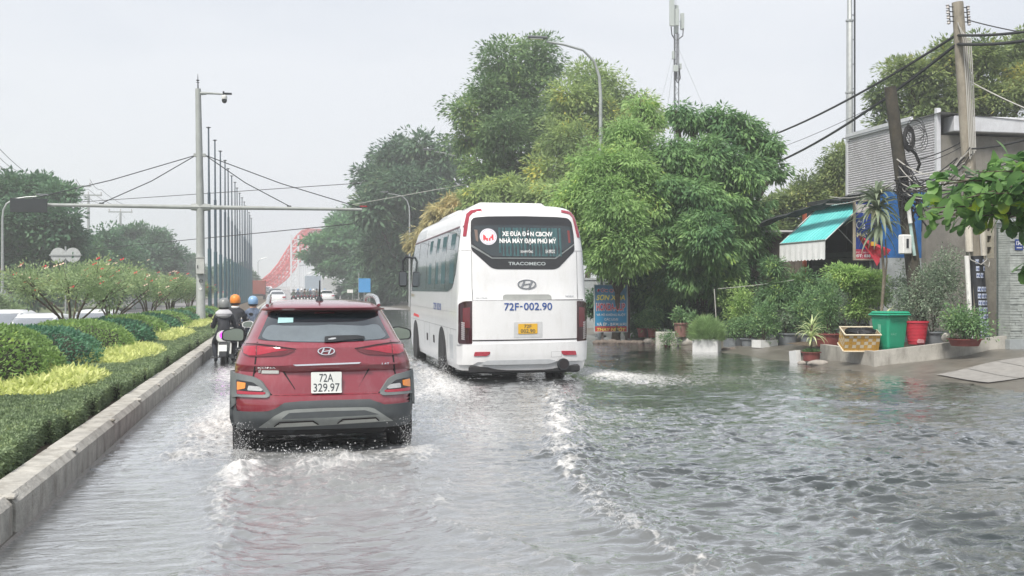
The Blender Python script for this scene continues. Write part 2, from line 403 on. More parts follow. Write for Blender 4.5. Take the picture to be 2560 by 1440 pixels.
# right-hand bank: concrete aprons and house plots
def bank_z(X, Y):
    sh = 11.45 - .010 * max(0, Y - 24) * 3 + .12 * math.sin(Y * .9) + .1 * math.sin(Y * 2.3 + 1)
    s = .155 if Y < 20 else (.085 if Y < 31 else .10)
    if Y >= 20: sh -= .35
    z = (X - sh) * s
    z += .02 * math.sin(X * 3.1 + Y) * (1 if X > sh else 0)
    return max(-.35, min(z, (.42 if Y < 20 else .52) if Y < 31 else .3))
ys = [-2 + .5 * k for k in range(100)] + [49 + 4 * k for k in range(110)]
xs = [9.0 + .2 * k for k in range(45)] + [18.5, 22, 30, 45, 80, 160]
mb = MB(); mb.grid([[(x, y, bank_z(x, y)) for x in xs] for y in ys])
tag(mb.build('roadside_ground', concrete_wet, smooth=True), kind='structure')

# flood water ------------------------------------------------------
def seg_dist(x, y, pts):
    best = np.full(x.shape, 1e9); side = np.zeros(x.shape); tt = np.zeros(x.shape)
    n = len(pts) - 1
    for k in range(n):
        (ax, ay), (bx, by) = pts[k], pts[k + 1]; dx, dy = bx - ax, by - ay; L2 = dx * dx + dy * dy
        t = np.clip(((x - ax) * dx + (y - ay) * dy) / L2, 0, 1); ex, ey = x - ax - t * dx, y - ay - t * dy; d = np.hypot(ex, ey)
        m = d < best; best[m] = d[m]; side[m] = np.sign(dx * ey - dy * ex)[m]; tt[m] = ((k + t) / n)[m]
    return best, side, tt
ix = [(x, y) for x, y, _ in [gnd(*p) for p in ((1395, 935), (1380, 975), (1388, 1020), (1396, 1070), (1402, 1130), (1432, 1185), (1475, 1235), (1520, 1288), (1572, 1318), (1640, 1350), (1700, 1390), (1760, 1440), (1830, 1500))]]
iy_ = [(x, y) for x, y, _ in [gnd(*p) for p in ((615, 1165), (575, 1205), (545, 1245), (556, 1300), (578, 1350), (545, 1395), (500, 1440), (440, 1520))]]
iz = [(x, y) for x, y, _ in [gnd(*p) for p in ((1120, 1190), (1096, 1240), (1100, 1300), (1150, 1320), (1230, 1340), (1300, 1370), (1420, 1420))]]
def rgh_(x, y): return np.clip((x - 2.4) / 1.5, 0, 1)
def swell(x, y):
    # amplitude masks, from the flow: calm strips by the kerb and behind the bus, rough water on the right
    rgh = np.clip((x - (1.3 + .05 * (y - 6))) / 1.6, 0, 1)
    calm_b = np.exp(-(((x - (2.7 + .02 * (y - 14))) / .85) ** 4) - ((y - 14.3) / 2.9) ** 4)
    dk, sk, _ = seg_dist(x, y, iy_); sgn = dk * sk + .15 * pnoise(x * 2, y * 2, 26)
    calm_k = np.clip(-(x - (-.62 + .12 * np.clip(9 - y, -3, 4))) / .12 + .6 * pnoise(x * 2.2, y * 2.2, 27), 0, 1) * np.clip((10.2 - y) / 1.2, 0, 1)
    turb = np.exp(-((x - .45) / 1.0) ** 2) * np.clip((12.5 - y) / 1.5, 0, 1) * np.clip((y - 5.0) / 4, 0, 1)
    patch = .75 + .9 * pnoise(x * .55 + 3, y * .42, 9)
    amp = (.45 + .62 * rgh) * (1 - .92 * calm_b) * (1 - .93 * calm_k) * np.clip(patch, .35, 1.4) + .55 * turb
    wx = x + .30 * pnoise(x * .8, y * .8, 3); wy = y + .30 * pnoise(x * .8, y * .8, 4)
    h = .014 * pnoise(wx * .9 + wy * .25, wy * 1.6 - wx * .35, 5) * (.5 + rgh)
    g = np.random.default_rng(77); dyl = np.clip(.00026 * y * y, .018, .45)
    for i in range(30):
        lam = .070 * (1.056 ** i); th = g.normal() * .46 - .18; k = 2 * np.pi / lam; kx, ky = math.sin(th) * k, math.cos(th) * k
        env = np.clip(.55 + 1.5 * pnoise(x / (lam * 4.5) + i * 7.1, y / (lam * 3.2) + i, 100 + i), 0, 1.6)
        ph = kx * wx + ky * wy + 2.2 * pnoise(x / (lam * 2.6), y / (lam * 2.2), 140 + i) + g.random() * 6.28
        w_ = np.clip(lam / (3.5 * dyl) - .6, 0, 1)
        h = h + (.024 + .014 * rgh + .014 * turb) * lam ** 1.15 * env * w_ * (1.6 * (.5 + .5 * np.sin(ph)) ** 1.7 - .6) * amp
    fade = np.clip((70 - y) / 35, .15, 1); h *= fade
    foam = np.zeros_like(x)
    jag = pnoise(x * 2.2, y * 2.2, 21) * .22 + pnoise(x * 6, y * 6, 22) * .09
    d, s, t = seg_dist(x, y, ix); d2 = d * s + jag
    up = np.where(d2 < 0, np.exp(-(d2 / .10) ** 2), np.exp(-(d2 / .40) ** 2)); en = np.clip(t * 8, 0, 1) * np.clip(1.15 - .45 * t, 0, 1)
    lump = .6 + .8 * np.abs(pnoise(x * 5, y * 5, 23)) + .5 * pnoise(x * 16, y * 16, 24)
    h += .070 * up * en * lump
    foam += (.40 + .55 * np.clip(.5 + 1.6 * pnoise(x * 2.6, y * 2.6, 25), 0, 1)) * np.exp(-((d2 + .01) / .05) ** 2) * en + .15 * np.where(d2 > 0, np.exp(-d2 / .5), 0) * en
    d, s, t = seg_dist(x, y, iy_); dd = d * s + jag * .8
    h += .040 * np.exp(-(dd / .16) ** 2) * lump * np.clip(1.2 - .5 * t, 0, 1); foam += .65 * np.exp(-(dd / .13) ** 2) * np.clip(1.1 - .8 * t, 0, 1)
    d, s, t = seg_dist(x, y, iz); dd = d * s + jag * .7
    h += .026 * np.exp(-(dd / .13) ** 2) * lump; foam += .28 * np.exp(-(dd / .11) ** 2)
    def blob(cx, cy, rx, ry): return np.exp(-(((x - cx) / rx) ** 2 + ((y - cy) / ry) ** 2))
    ch = .5 + pnoise(x * 3.3, y * 3.3, 31) + .6 * pnoise(x * 9, y * 9, 32) + .35 * pnoise(x * 22, y * 22, 33)
    for (cx, cy, rx, ry, a, f) in ((-.47, 11.5, .3, .8, -.05, .3), (1.27, 11.6, .3, .8, -.05, .3), (.4, 11.4, .9, .6, -.03, .2), (-.36, 9.9, .16, .4, .12, .7), (1.28, 10.9, .25, .8, .07, .5), (.45, 10.3, .55, .45, .10, .35), (.35, 9.2, .9, 1.0, .06, .12), (-.85, 12.8, .35, 1.7, .09, .6), (-1.0, 11.0, .25, .5, .07, .5), (1.9, 13.0, .7, 1.8, .04, .4),
                                   (2.75, 20.6, .5, 2.0, .11, .8), (2.6, 18, .5, 1.6, .06, .8), (5.9, 20.5, .5, 2.2, .11, .6), (6.3, 18.6, .9, 1.6, .05, .45), (2.5, 26, .6, 3, .12, 1.0), (2.0, 16.5, .7, 1.6, .04, .6), (-.55, 15.5, .5, 2.5, .07, .9), (-.9, 21.5, .5, 2.5, .05, .8), (4.3, 18.3, 1.1, .8, .03, .1)):
        b = blob(cx, cy, rx, ry); h += a * b * np.clip(ch, 0, 1.7) * .75; foam += f * b
    # broad churned sheet spreading right of the bus
    spread = np.clip((x - 4.9) / .8, 0, 1) * np.clip((11.6 + .06 * (y - 15) - x) / 1.5, 0, 1) * np.exp(-((y - (20.5 - .62 * (x - 5.5))) / 2.4) ** 2)
    foam += .42 * spread; foam += .58 * rgh * np.clip(1 - (x - 3) / 7, 0, 1) * np.clip((y - 6) / 8, 0, 1) * np.clip((19 - y) / 6, 0, 1)
    foam += .22 * np.clip((1.6 - x) / 1, 0, 1) * np.clip((y - 10) / 3, 0, 1) * np.clip((40 - y) / 15, 0, 1)
    foam += .36 * turb * np.clip(.7 + 1.4 * pnoise(x * 1.6, y * 1.6, 62), 0, 1.5)
    h += np.clip(foam, 0, 1) * .010 * pnoise(x * 14, y * 14, 41)
    kd = x + 1.78; h += .012 * np.exp(-kd / .12) * pnoise(x * 3, y * 5, 43); foam += .5 * np.exp(-np.abs(kd) / .03)
    # sediment: brown-grey where churned, darker and clearer by the right-hand side
    mud = np.clip(.72 - .55 * np.clip((x - 1.6 + .12 * (y - 9)) / 1.6, 0, 1) + .45 * pnoise(x * .5, y * .35, 61) * rgh_(x, y) + .45 * calm_b + .5 * turb - .35 * np.clip((x - 8.5) / 2, 0, 1), 0, 1)
    return h, np.clip(foam, 0, 1.3), mud, np.clip(turb * 1.2, 0, 1)
def grid_rows():
    y = 3.0; o = []
    while y < 90: o.append(y); y += max(.018, min(.45, .00026 * y * y))
    o.append(90.0); return np.array(o)
yy = grid_rows(); xx = np.concatenate([np.linspace(-1.80, 6.2, 420), np.linspace(6.24, 12.9, 230)])
XX, YY = np.meshgrid(xx, yy); Hh, Fo, Mu, Tu = swell(XX.ravel(), YY.ravel())
V = np.stack([XX.ravel(), YY.ravel(), Hh], 1); a, b = len(yy), len(xx)
I = (np.arange(a - 1)[:, None] * b + np.arange(b - 1)[None, :]).ravel(); Fq = np.stack([I, I + 1, I + b + 1, I + b], 1)
wm, t, bs = nmat('flood water'); N, Lk = t.nodes.new, t.links.new
an = N('ShaderNodeAttribute'); an.attribute_name = 'foam'; am = N('ShaderNodeAttribute'); am.attribute_name = 'sediment'
tcn = N('ShaderNodeTexCoord')
fn = N('ShaderNodeTexNoise'); fn.inputs['Scale'].default_value = 9; fn.inputs['Detail'].default_value = 9; fn.inputs['Roughness'].default_value = .78; fn.inputs['Distortion'].default_value = .8
fmp = N('ShaderNodeMapping'); fmp.inputs['Scale'].default_value = (1.0, .8, 1.0); Lk(tcn.outputs['Object'], fmp.inputs[0]); Lk(fmp.outputs[0], fn.inputs['Vector'])
vo = N('ShaderNodeTexVoronoi'); vo.feature = 'DISTANCE_TO_EDGE'; vo.inputs['Scale'].default_value = 11; Lk(tcn.outputs['Object'], vo.inputs['Vector'])
vr = N('ShaderNodeMapRange'); vr.inputs[1].default_value = 0; vr.inputs[2].default_value = .14; vr.inputs[3].default_value = .09; vr.inputs[4].default_value = -.03; Lk(vo.outputs['Distance'], vr.inputs[0])
s1 = N('ShaderNodeMath'); s1.operation = 'ADD'; Lk(fn.outputs['Fac'], s1.inputs[0]); Lk(vr.outputs[0], s1.inputs[1])
s2 = N('ShaderNodeMath'); s2.operation = 'MULTIPLY_ADD'; s2.inputs[1].default_value = .46; Lk(an.outputs['Fac'], s2.inputs[0]); Lk(s1.outputs[0], s2.inputs[2])
fr = N('ShaderNodeMapRange'); fr.inputs[1].default_value = .715; fr.inputs[2].default_value = 1.06; Lk(s2.outputs[0], fr.inputs[0])
wc = N('ShaderNodeMix'); wc.data_type = 'RGBA'; wc.inputs[6].default_value = (.016, .024, .026, 1); wc.inputs[7].default_value = (.215, .222, .225, 1)
mn = N('ShaderNodeTexNoise'); mn.inputs['Scale'].default_value = 1.4; mn.inputs['Detail'].default_value = 5; Lk(tcn.outputs['Object'], mn.inputs['Vector'])
ma = N('ShaderNodeMath'); ma.operation = 'MULTIPLY_ADD'; ma.inputs[1].default_value = .3; ma.inputs[2].default_value = -.15; Lk(mn.outputs['Fac'], ma.inputs[0])
mb_ = N('ShaderNodeMath'); mb_.operation = 'ADD'; mb_.use_clamp = True; Lk(am.outputs['Fac'], mb_.inputs[0]); Lk(ma.outputs[0], mb_.inputs[1])
Lk(mb_.outputs[0], wc.inputs[0]); bs.inputs['Roughness'].default_value = .06; bs.inputs['IOR'].default_value = 1.75
Lk(wc.outputs[2], bs.inputs['Base Color'])
b1 = N('ShaderNodeTexNoise'); b1.inputs['Scale'].default_value = 22; b1.inputs['Detail'].default_value = 6; b1.inputs['Roughness'].default_value = .6
bm1 = N('ShaderNodeMapping'); bm1.inputs['Scale'].default_value = (.55, 1.3, 1); bm1.inputs['Rotation'].default_value = (0, 0, .2); Lk(tcn.outputs['Object'], bm1.inputs[0]); Lk(bm1.outputs[0], b1.inputs['Vector'])
b2n = N('ShaderNodeTexNoise'); b2n.inputs['Scale'].default_value = 6.5; b2n.inputs['Detail'].default_value = 5; b2n.inputs['Roughness'].default_value = .6; b2n.inputs['Distortion'].default_value = .6; Lk(bm1.outputs[0], b2n.inputs['Vector'])
bp = N('ShaderNodeBump'); bp.inputs['Strength'].default_value = .35; bp.inputs['Distance'].default_value = .003; Lk(b1.outputs['Fac'], bp.inputs['Height'])
bp2 = N('ShaderNodeBump'); bp2.inputs['Strength'].default_value = .7; bp2.inputs['Distance'].default_value = .03; Lk(b2n.outputs['Fac'], bp2.inputs['Height']); Lk(bp2.outputs[0], bp.inputs['Normal']); Lk(bp.outputs[0], bs.inputs['Normal'])
fb = N('ShaderNodeBsdfPrincipled'); fb.inputs['Base Color'].default_value = (.66, .65, .64, 1); fb.inputs['Roughness'].default_value = .45
fbp = N('ShaderNodeBump'); fbp.inputs['Strength'].default_value = .8; fbp.inputs['Distance'].default_value = .03; Lk(s1.outputs[0], fbp.inputs['Height']); Lk(fbp.outputs[0], fb.inputs['Normal'])
mxs = N('ShaderNodeMixShader'); 
bs.inputs['IOR'].default_value = 1.2; bs.inputs['Roughness'].default_value = .3
lw = N('ShaderNodeLayerWeight'); lw.inputs['Blend'].default_value = .5; Lk(bp.outputs[0], lw.inputs['Normal'])
lr = N('ShaderNodeMapRange'); lr.interpolation_type = 'SMOOTHSTEP'; lr.inputs[1].default_value = .44; lr.inputs[2].default_value = .90; lr.inputs[3].default_value = .03; lr.inputs[4].default_value = .88; Lk(lw.outputs['Facing'], lr.inputs[0])
fk = N('ShaderNodeMapRange'); fk.inputs[1].default_value = .6; fk.inputs[2].default_value = 1.1; fk.inputs[3].default_value = 1; fk.inputs[4].default_value = .6; Lk(an.outputs['Fac'], fk.inputs[0])
ck = N('ShaderNodeMath'); ck.operation = 'MULTIPLY_ADD'; ck.inputs[1].default_value = -.45; ck.inputs[2].default_value = 1; ac2 = N('ShaderNodeAttribute'); ac2.attribute_name = 'churn'; Lk(ac2.outputs['Fac'], ck.inputs[0]); f0_ = N('ShaderNodeMath'); f0_.operation = 'MULTIPLY'; Lk(fk.outputs[0], f0_.inputs[0]); Lk(ck.outputs[0], f0_.inputs[1])
fm_ = N('ShaderNodeMath'); fm_.operation = 'MULTIPLY'; Lk(lr.outputs[0], fm_.inputs[0]); Lk(f0_.outputs[0], fm_.inputs[1])
gs = N('ShaderNodeBsdfGlossy'); gs.inputs['Roughness'].default_value = .05; gs.inputs['Color'].default_value = (1, 1, 1, 1); gr_ = N('ShaderNodeMapRange'); gr_.inputs[1].default_value = .35; gr_.inputs[2].default_value = .9; gr_.inputs[3].default_value = .03; gr_.inputs[4].default_value = .2; Lk(an.outputs['Fac'], gr_.inputs[0]); ac_ = N('ShaderNodeAttribute'); ac_.attribute_name = 'churn'; ad_ = N('ShaderNodeMath'); ad_.operation = 'MULTIPLY_ADD'; ad_.inputs[1].default_value = .32; Lk(ac_.outputs['Fac'], ad_.inputs[0]); Lk(gr_.outputs[0], ad_.inputs[2]); Lk(ad_.outputs[0], gs.inputs['Roughness']); Lk(bp.outputs[0], gs.inputs['Normal'])
wmx = N('ShaderNodeMixShader'); Lk(fm_.outputs[0], wmx.inputs[0]); Lk(bs.outputs[0], wmx.inputs[1]); Lk(gs.outputs[0], wmx.inputs[2])
Lk(fr.outputs[0], mxs.inputs[0]); Lk(wmx.outputs[0], mxs.inputs[1]); Lk(fb.outputs[0], mxs.inputs[2]); Lk(mxs.outputs[0], t.nodes['Material Output'].inputs[0])
wo = npmesh('flood_water', V, Fq, wm, smooth=True); tag(wo, kind='structure')
for nme, arr in (('foam', Fo), ('sediment', Mu), ('churn', Tu)):
    at_ = wo.data.attributes.new(nme, 'FLOAT', 'POINT'); at_.data.foreach_set('value', arr.astype(np.float32))
def wz(x, y): return float(swell(np.array([x * 1.0]), np.array([y * 1.0]))[0][0])

# spray: droplets thrown up by the wheels
def spray(specs, seed=5):
    g = np.random.default_rng(seed); Vs, Fs = [], []; k = 0
    for (cx, cy, rx, ry, hz, n, r) in specs:
        for _ in range(n):
            a = g.normal(size=2); q = g.random() ** 1.7; x, y = cx + rx * a[0] * (.3 + q), cy + ry * a[1]; z = hz * q
            s = r * (.4 + 1.1 * g.random() ** 2)
            st = g.normal(size=3) * .3 + np.array([a[0] * .35, -.2, .7]); st = st / np.linalg.norm(st)
            u = np.cross(st, (1, 0, .2)); u /= np.linalg.norm(u); v = np.cross(st, u); c = np.array([x, y, z])
            P = [c + st * s * 1.8, c - st * s * 1.5, c + u * s, c - u * s * .9, c + v * s, c - v * s]
            Vs += P; Fs += [(k, k + 2, k + 4), (k, k + 4, k + 3), (k, k + 3, k + 5), (k, k + 5, k + 2), (k + 1, k + 4, k + 2), (k + 1, k + 3, k + 4), (k + 1, k + 5, k + 3), (k + 1, k + 2, k + 5)]; k += 6
    return npmesh('spray', Vs, Fs, mat('water droplets', (.72, .73, .74), .15, var=0, trans=.35), smooth=True)
sp = spray(((-.42, 10.95, .10, .12, .34, 800, .0035), (1.24, 11.0, .09, .12, .36, 700, .0035), (.3, 10.6, .35, .15, .14, 500, .005), (2.95, 20.4, .14, .3, .4, 420, .006), (5.6, 20.2, .2, .3, .32, 420, .006), (-.9, 22.3, .06, .1, .45, 200, .006),
            (ix[6][0], ix[6][1], .06, .08, .08, 160, .0045), (ix[7][0], ix[7][1], .06, .08, .09, 260, .0045), (ix[8][0], ix[8][1], .06, .06, .06, 160, .0045), (ix[4][0], ix[4][1], .07, .2, .07, 260, .005), (-.42, 10.2, .12, .12, .2, 700, .004)))
tag(sp, 'white spray thrown up by the wheels', 'spray', kind='stuff')

# kerb of the central reservation ----------------------------------
mb = MB(); y = -3.0; g = random.Random(3)
while y < 260:
    Ls = 2.15 if y < 90 else 8; x0 = -1.76 + g.uniform(-.012, .012); zt = .275 + g.uniform(-.006, .006)
    sec = [(x0, -.5), (x0, zt - .055), (x0 - .05, zt), (x0 - .25, zt + .004), (x0 - .25, -.5)]
    P = []
    for (yy_, sh, dz) in ((y + .012, .012, .012), (y + .05, 0, 0), (y + .18, 0, 0), (y + Ls - .18, .0, 0), (y + Ls - .05, 0, 0), (y + Ls - .012, .012, .012)):
        P.append([(px_ - (sh if px_ > x0 - .2 else 0), yy_, z_ - (dz if z_ > 0 else 0)) for (px_, z_) in sec])
    mb.grid(P); mb.add(P[0], [tuple(range(5))]); mb.add(P[-1], [tuple(reversed(range(5)))]); y += Ls
km = mat('kerb concrete', (.42, .405, .37), .85, var=.35, vs=5, bump=.6, bs=45, dirt=.85, dirtcol=(.17, .15, .12))
tag(mb.build('kerb', km), kind='structure')
mb = MB(); y = -3.0                          # raised caps over the joints
while y < 90:
    y += 2.15; mb.box((-1.795, y, .262), (.09, .10, .03), bev=.010)
tag(mb.build('kerb_joint_caps', km), kind='structure')
mb = MB(); mb.box((-1.77, 5.0, -.03), (.10, 30, .1), bev=.03)
tag(mb.build('kerb_foot', concrete_wet), kind='structure')
mb = MB(); mb.grid([[(x, y, .20 - (.58 if x < -6.8 else 0)) for x in (-1.95, -4.5, -6.75, -6.9)] for y in (-20, 10, 50, 100, 300)])
tag(mb.build('median_soil', soil), kind='structure')
# ================================================================== CENTRAL RESERVATION
lm_dark = leafmat('hedge leaves', (.055, .085, .038), (.105, .15, .06), (.17, .21, .09), .25, cs=3)
lm_dark2 = leafmat('dark mound leaves', (.012, .062, .035), (.035, .12, .055), (.07, .17, .07), .2, cs=2)
lm_light = leafmat('light mound leaves', (.11, .22, .035), (.21, .36, .06), (.34, .46, .10), .3, cs=2, lift=1.25)
lm_yel = leafmat('yellow leaves', (.52, .60, .12), (.76, .80, .24), (.88, .88, .42), .35, cs=3, lift=1.0)
lm_shrub = leafmat('shrub leaves', (.075, .12, .05), (.16, .22, .085), (.26, .28, .13), .3)
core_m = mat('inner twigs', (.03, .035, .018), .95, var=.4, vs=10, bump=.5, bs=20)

# low clipped hedge: a comb of boxes along the kerb with ribs between the yellow beds
def hedge(name, label, boxes, zt, seed, dens=2600, L_=.028, W_=.018):
    g = np.random.default_rng(seed); b0 = boxes[0]; t = thing(name, label, 'hedge', (b0[1], b0[2], .2))
    Ps, Ds = [], []; mb = MB()
    for (x0, x1, y0, y1) in boxes:
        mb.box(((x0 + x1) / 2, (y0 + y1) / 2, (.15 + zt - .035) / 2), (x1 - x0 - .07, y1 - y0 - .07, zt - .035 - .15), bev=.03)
        q = .35 if y0 > 26 else (.6 if y0 > 16 else 1)
        for (A, nrm, fn_) in (((x1 - x0) * (y1 - y0), (0, 0, 1), lambda u, v: (x0 + (x1 - x0) * u, y0 + (y1 - y0) * v, zt + 0 * u)),
                             ((y1 - y0) * (zt - .2) * 1.4, (1, 0, 0), lambda u, v: (x1 + 0 * u, y0 + (y1 - y0) * u, .2 + (zt - .2) * v)),
                             ((y1 - y0) * (zt - .2), (-1, 0, 0), lambda u, v: (x0 + 0 * u, y0 + (y1 - y0) * u, .2 + (zt - .2) * v)),
                             ((x1 - x0) * (zt - .2) * 1.4, (0, -1, 0), lambda u, v: (x0 + (x1 - x0) * u, y0 + 0 * u, .2 + (zt - .2) * v))):
            n = int(A * dens * q); u, v = g.random(n), g.random(n); P = np.stack(fn_(u, v), 1)
            P += g.normal(size=P.shape) * .012; nn = np.array(nrm, float)
            lump = .012 * pnoise(P[:, 0] * 3.5, P[:, 1] * 3.5, 51) + .018 * pnoise(P[:, 1] * 9 + P[:, 0] * 2, P[:, 2] * 8, 52)
            P += nn * (lump[:, None] - .012); Ps.append(P); Ds.append(nn * .9 + g.normal(size=P.shape) * .6)
    P = np.concatenate(Ps); D = np.concatenate(Ds); o = np.array(t.location)
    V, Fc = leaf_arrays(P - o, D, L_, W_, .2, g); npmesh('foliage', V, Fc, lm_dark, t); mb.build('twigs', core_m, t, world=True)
    return t
rs = random.Random(4); Bx = []
def strip(y0, y1, xin, xout=-2.05):
    y = y0
    while y < y1 - .01:
        L_ = min(rs.uniform(.55, .95), y1 - y); Bx.append((xin, xout + rs.uniform(-.12, .02), y, y + L_)); y += L_
strip(3.5, 9.0, -2.75, -2.07); strip(9.0, 11.3, -2.72, -2.09); strip(11.3, 13.2, -3.6, -2.07); strip(13.2, 17.2, -2.62, -2.06)
strip(17.2, 18.6, -4.0, -2.04); strip(18.6, 24.4, -2.52, -2.03); strip(24.4, 26.4, -3.6, -2.03)
hedge('low_hedge', 'low flat-topped dark green hedge clipped in steps along the concrete kerb, nearest stretch', Bx, .43, 61, 5200)
Bx = []; strip(26.4, 33, -2.5); strip(33, 35, -3.4); strip(35, 58, -2.5)
hedge('low_hedge', 'far stretch of the low clipped hedge beside the kerb, past the tall camera pole', Bx, .43, 62, 1500, .05, .03)
# yellow-green bedding leaves: pointed leaves too many to count
def bedding(patches, seed):
    g = np.random.default_rng(seed); Ps, Ds = [], []
    for (cx, cy, rx, ry, dens, zt) in patches:
        n = int(dens * rx * ry * 3.14); a = g.random(n) * 6.283; q = np.sqrt(g.random(n)); x = cx + rx * q * np.cos(a); y = cy + ry * q * np.sin(a)
        z = .24 + (zt - .24) * (.55 + .45 * g.random(n)) * (1 - .35 * q ** 4) + .06 * pnoise(x * 2.5, y * 2.5, 71)
        Ps.append(np.stack([x, y, z], 1)); d = g.normal(size=(n, 3)) * .8; d[:, 2] = np.abs(d[:, 2]) * .5 + .15; Ds.append(d)
    V, Fc = leaf_arrays(np.concatenate(Ps), np.concatenate(Ds), .13, .038, .18, g)
    o = npmesh('bedding_plants', V, Fc, lm_yel); tag(o, 'bright yellow-green sweet potato leaves spreading in bays of the median hedge', 'ground cover', kind='stuff')
bedding([(-3.25, 10.0, .52, 1.25, 1700, .48), (-3.0, 15.1, .62, 1.9, 1700, .52), (-3.9, 14.4, .7, 1.5, 900, .55), (-2.95, 21.4, .66, 2.8, 1300, .50), (-3.6, 19.6, .8, 1.3, 900, .56), (-2.9, 29.8, .5, 3.2, 800, .52), (-2.9, 39, .45, 4.5, 500, .50), (-2.8, 52, .4, 5.5, 300, .55), (-3.9, 9.0, .6, 2.2, 700, .5)], 72)

# mounded shrubs, light and dark in turn
def mound(name, label, x, y, rx, ry, rz, lm, n, seed, group, L_=.06, W_=.032):
    t = thing(name, label, 'shrub', (x, y, .2), group=group); g = np.random.default_rng(seed)
    d = unit(g.normal(size=(n, 3))); d[:, 2] = np.abs(d[:, 2]); p = 2.6
    k = (np.abs(d[:, 0]) ** p + np.abs(d[:, 1]) ** p + np.abs(d[:, 2]) ** p) ** (-1 / p)
    P = d * k[:, None] * np.array([rx, ry, rz]); lump = 1 + .07 * pnoise(P[:, 0] * 3 + seed, P[:, 1] * 3, 81) + .05 * pnoise(P[:, 1] * 7, P[:, 2] * 7 + seed, 82)
    P = P * (lump - .05 * g.random(n) ** 2)[:, None]; V, Fc = leaf_arrays(P, d + g.normal(size=P.shape) * .8, L_, W_, .2, g)
    npmesh('foliage', V, Fc, lm, t)
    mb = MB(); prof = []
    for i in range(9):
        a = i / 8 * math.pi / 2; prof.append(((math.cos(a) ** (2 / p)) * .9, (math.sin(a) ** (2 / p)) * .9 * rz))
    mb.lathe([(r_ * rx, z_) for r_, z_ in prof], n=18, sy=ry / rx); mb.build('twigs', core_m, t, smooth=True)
    return t
mounds = [(-4.15, 12.2, 1.05, 1.5, .66, 0), (-4.3, 15.6, 1.3, 2.0, .98, 1), (-4.2, 19.2, 1.2, 1.9, .80, 0), (-4.1, 22.8, 1.15, 1.9, .80, 1), (-4.0, 26.3, 1.05, 1.8, .72, 0), (-4.0, 29.7, 1.05, 1.8, .72, 1),
          (-4.0, 33.2, 1.05, 1.8, .68, 0), (-3.95, 36.8, 1.0, 1.9, .68, 1), (-3.95, 40.5, 1.0, 1.9, .64, 0), (-3.9, 44.5, 1.0, 2.1, .64, 1), (-3.9, 49, 1.0, 2.3, .60, 0), (-3.9, 54, 1.0, 2.6, .58, 1)]
ml = ['dark green clipped shrub nearest the left edge with red flowers on it', 'big light green mounded shrub at the left edge of the photo', 'dark green mounded shrub just behind the big light green one',
      'light green mounded shrub left of the second yellow bed', 'dark green mound behind the second light green mound', 'third light green mound along the median', 'third dark mound, in front of the tall camera pole',
      'light green mound left of the tall camera pole', 'dark green mound just past the tall camera pole', 'light mound beside the first of the flagpoles', 'dark mound further along beside the flagpoles', 'last light green mound visible along the median']
for k, (x, y, rx, ry, rz, c) in enumerate(mounds):
    n = int(15000 if y < 17 else (10000 if y < 24 else (5000 if y < 36 else 2500)))
    mound('mounded_shrub', ml[k], x, y, rx, ry, rz, (lm_dark2, lm_light)[c], n, 90 + k, 'clipped mounds along the median', .06 if y < 24 else .09, .032 if y < 24 else .05)
# flowering small trees with several stems and an open flat crown
flower_r = mat('red petals', (.75, .06, .07), .5, var=.1); flower_w = mat('pale petals', (.85, .62, .5), .5, var=.1)
fl = [(-4.9, 27.0, 2.35, 1.35, 'widest red-flowered shrub tree, nearest on the median'), (-4.95, 33.5, 2.4, 1.2, 'second flowering shrub tree from the left with pale pink blossoms'), (-5.0, 42.5, 2.35, 1.35, 'third flowering shrub tree on the median, left of the camera pole'), (-5.0, 50, 2.2, 1.1, 'small flowering shrub tree close behind the third one'), (-5.1, 62, 2.2, 1.2, 'farthest red-tinged shrub tree by the camera pole base')]
for k, (x, y, zt, rr, lab) in enumerate(fl):
    g = random.Random(200 + k); blobs = []
    for i in range(9):
        a = i * .7 + g.uniform(-.2, .2) + k; q = rr * (.25 + .75 * math.sqrt((i + .5) / 9)); blobs.append((x + q * math.cos(a), y + q * math.sin(a) * .9, zt - .24 - .50 * (q / rr) ** 2 + g.uniform(-.15, .15), .42, .42, .28))
    t = thing('flowering_shrub', lab, 'shrub', (x, y, .2), group='flowering shrubs on the median')
    lb = [(b[0] - x, b[1] - y, b[2] - .2) + b[3:] for b in blobs]
    P, D, C, _ = crown_pts(lb, 230, 38, .19, -.1, .35, 300 + k, .8); V, Fc = leaf_arrays(P, D, .085, .032, .2, np.random.default_rng(k)); npmesh('crown', V, Fc, lm_shrub, t)
    mb = MB()
    for b in lb:
        s0 = Vector((g.uniform(-.10, .10), g.uniform(-.08, .08), 0)); m1 = Vector((b[0] * .26, b[1] * .26, .75 + g.uniform(-.05, .2)))
        mb.tube([s0, m1, Vector(b[:3]), Vector(b[:3]) + Vector((g.uniform(-.3, .3), g.uniform(-.3, .3), .35))], [.036, .026, .012, .004], 6)
        for j in range(5): mb.tube([Vector(b[:3]) * .8 + Vector((0, 0, .1)), Vector(b[:3]) + Vector((g.uniform(-.6, .6), g.uniform(-.6, .6), g.uniform(-.1, .42)))], [.009, .003], 4)
    mb.tube([(0, 0, -.1), (0, 0, .25)], [.08, .06], 7); mb.build('trunk', bark, t, smooth=True)
    n = 34; Pf = P[np.random.default_rng(400 + k).choice(len(P), n)] + np.array([0, 0, .05]); mbf = MB()
    for p in Pf:
        mbf.m(0 if g.random() < (.8 if k in (0, 4) else .4) else 1)
        c = Vector(p) * 1.06
        for j in range(5):
            a = j * 1.257 + g.random(); d = Vector((math.cos(a), math.sin(a) * .6, .5 * math.sin(a + 1))) * .038
            mbf.add([c, c + d + Vector((0, 0, .018)), c + d * 1.5, c + d - Vector((0, .01, .02))], [(0, 1, 2, 3)])
    mbf.build('blossom', [flower_r, flower_w], t)
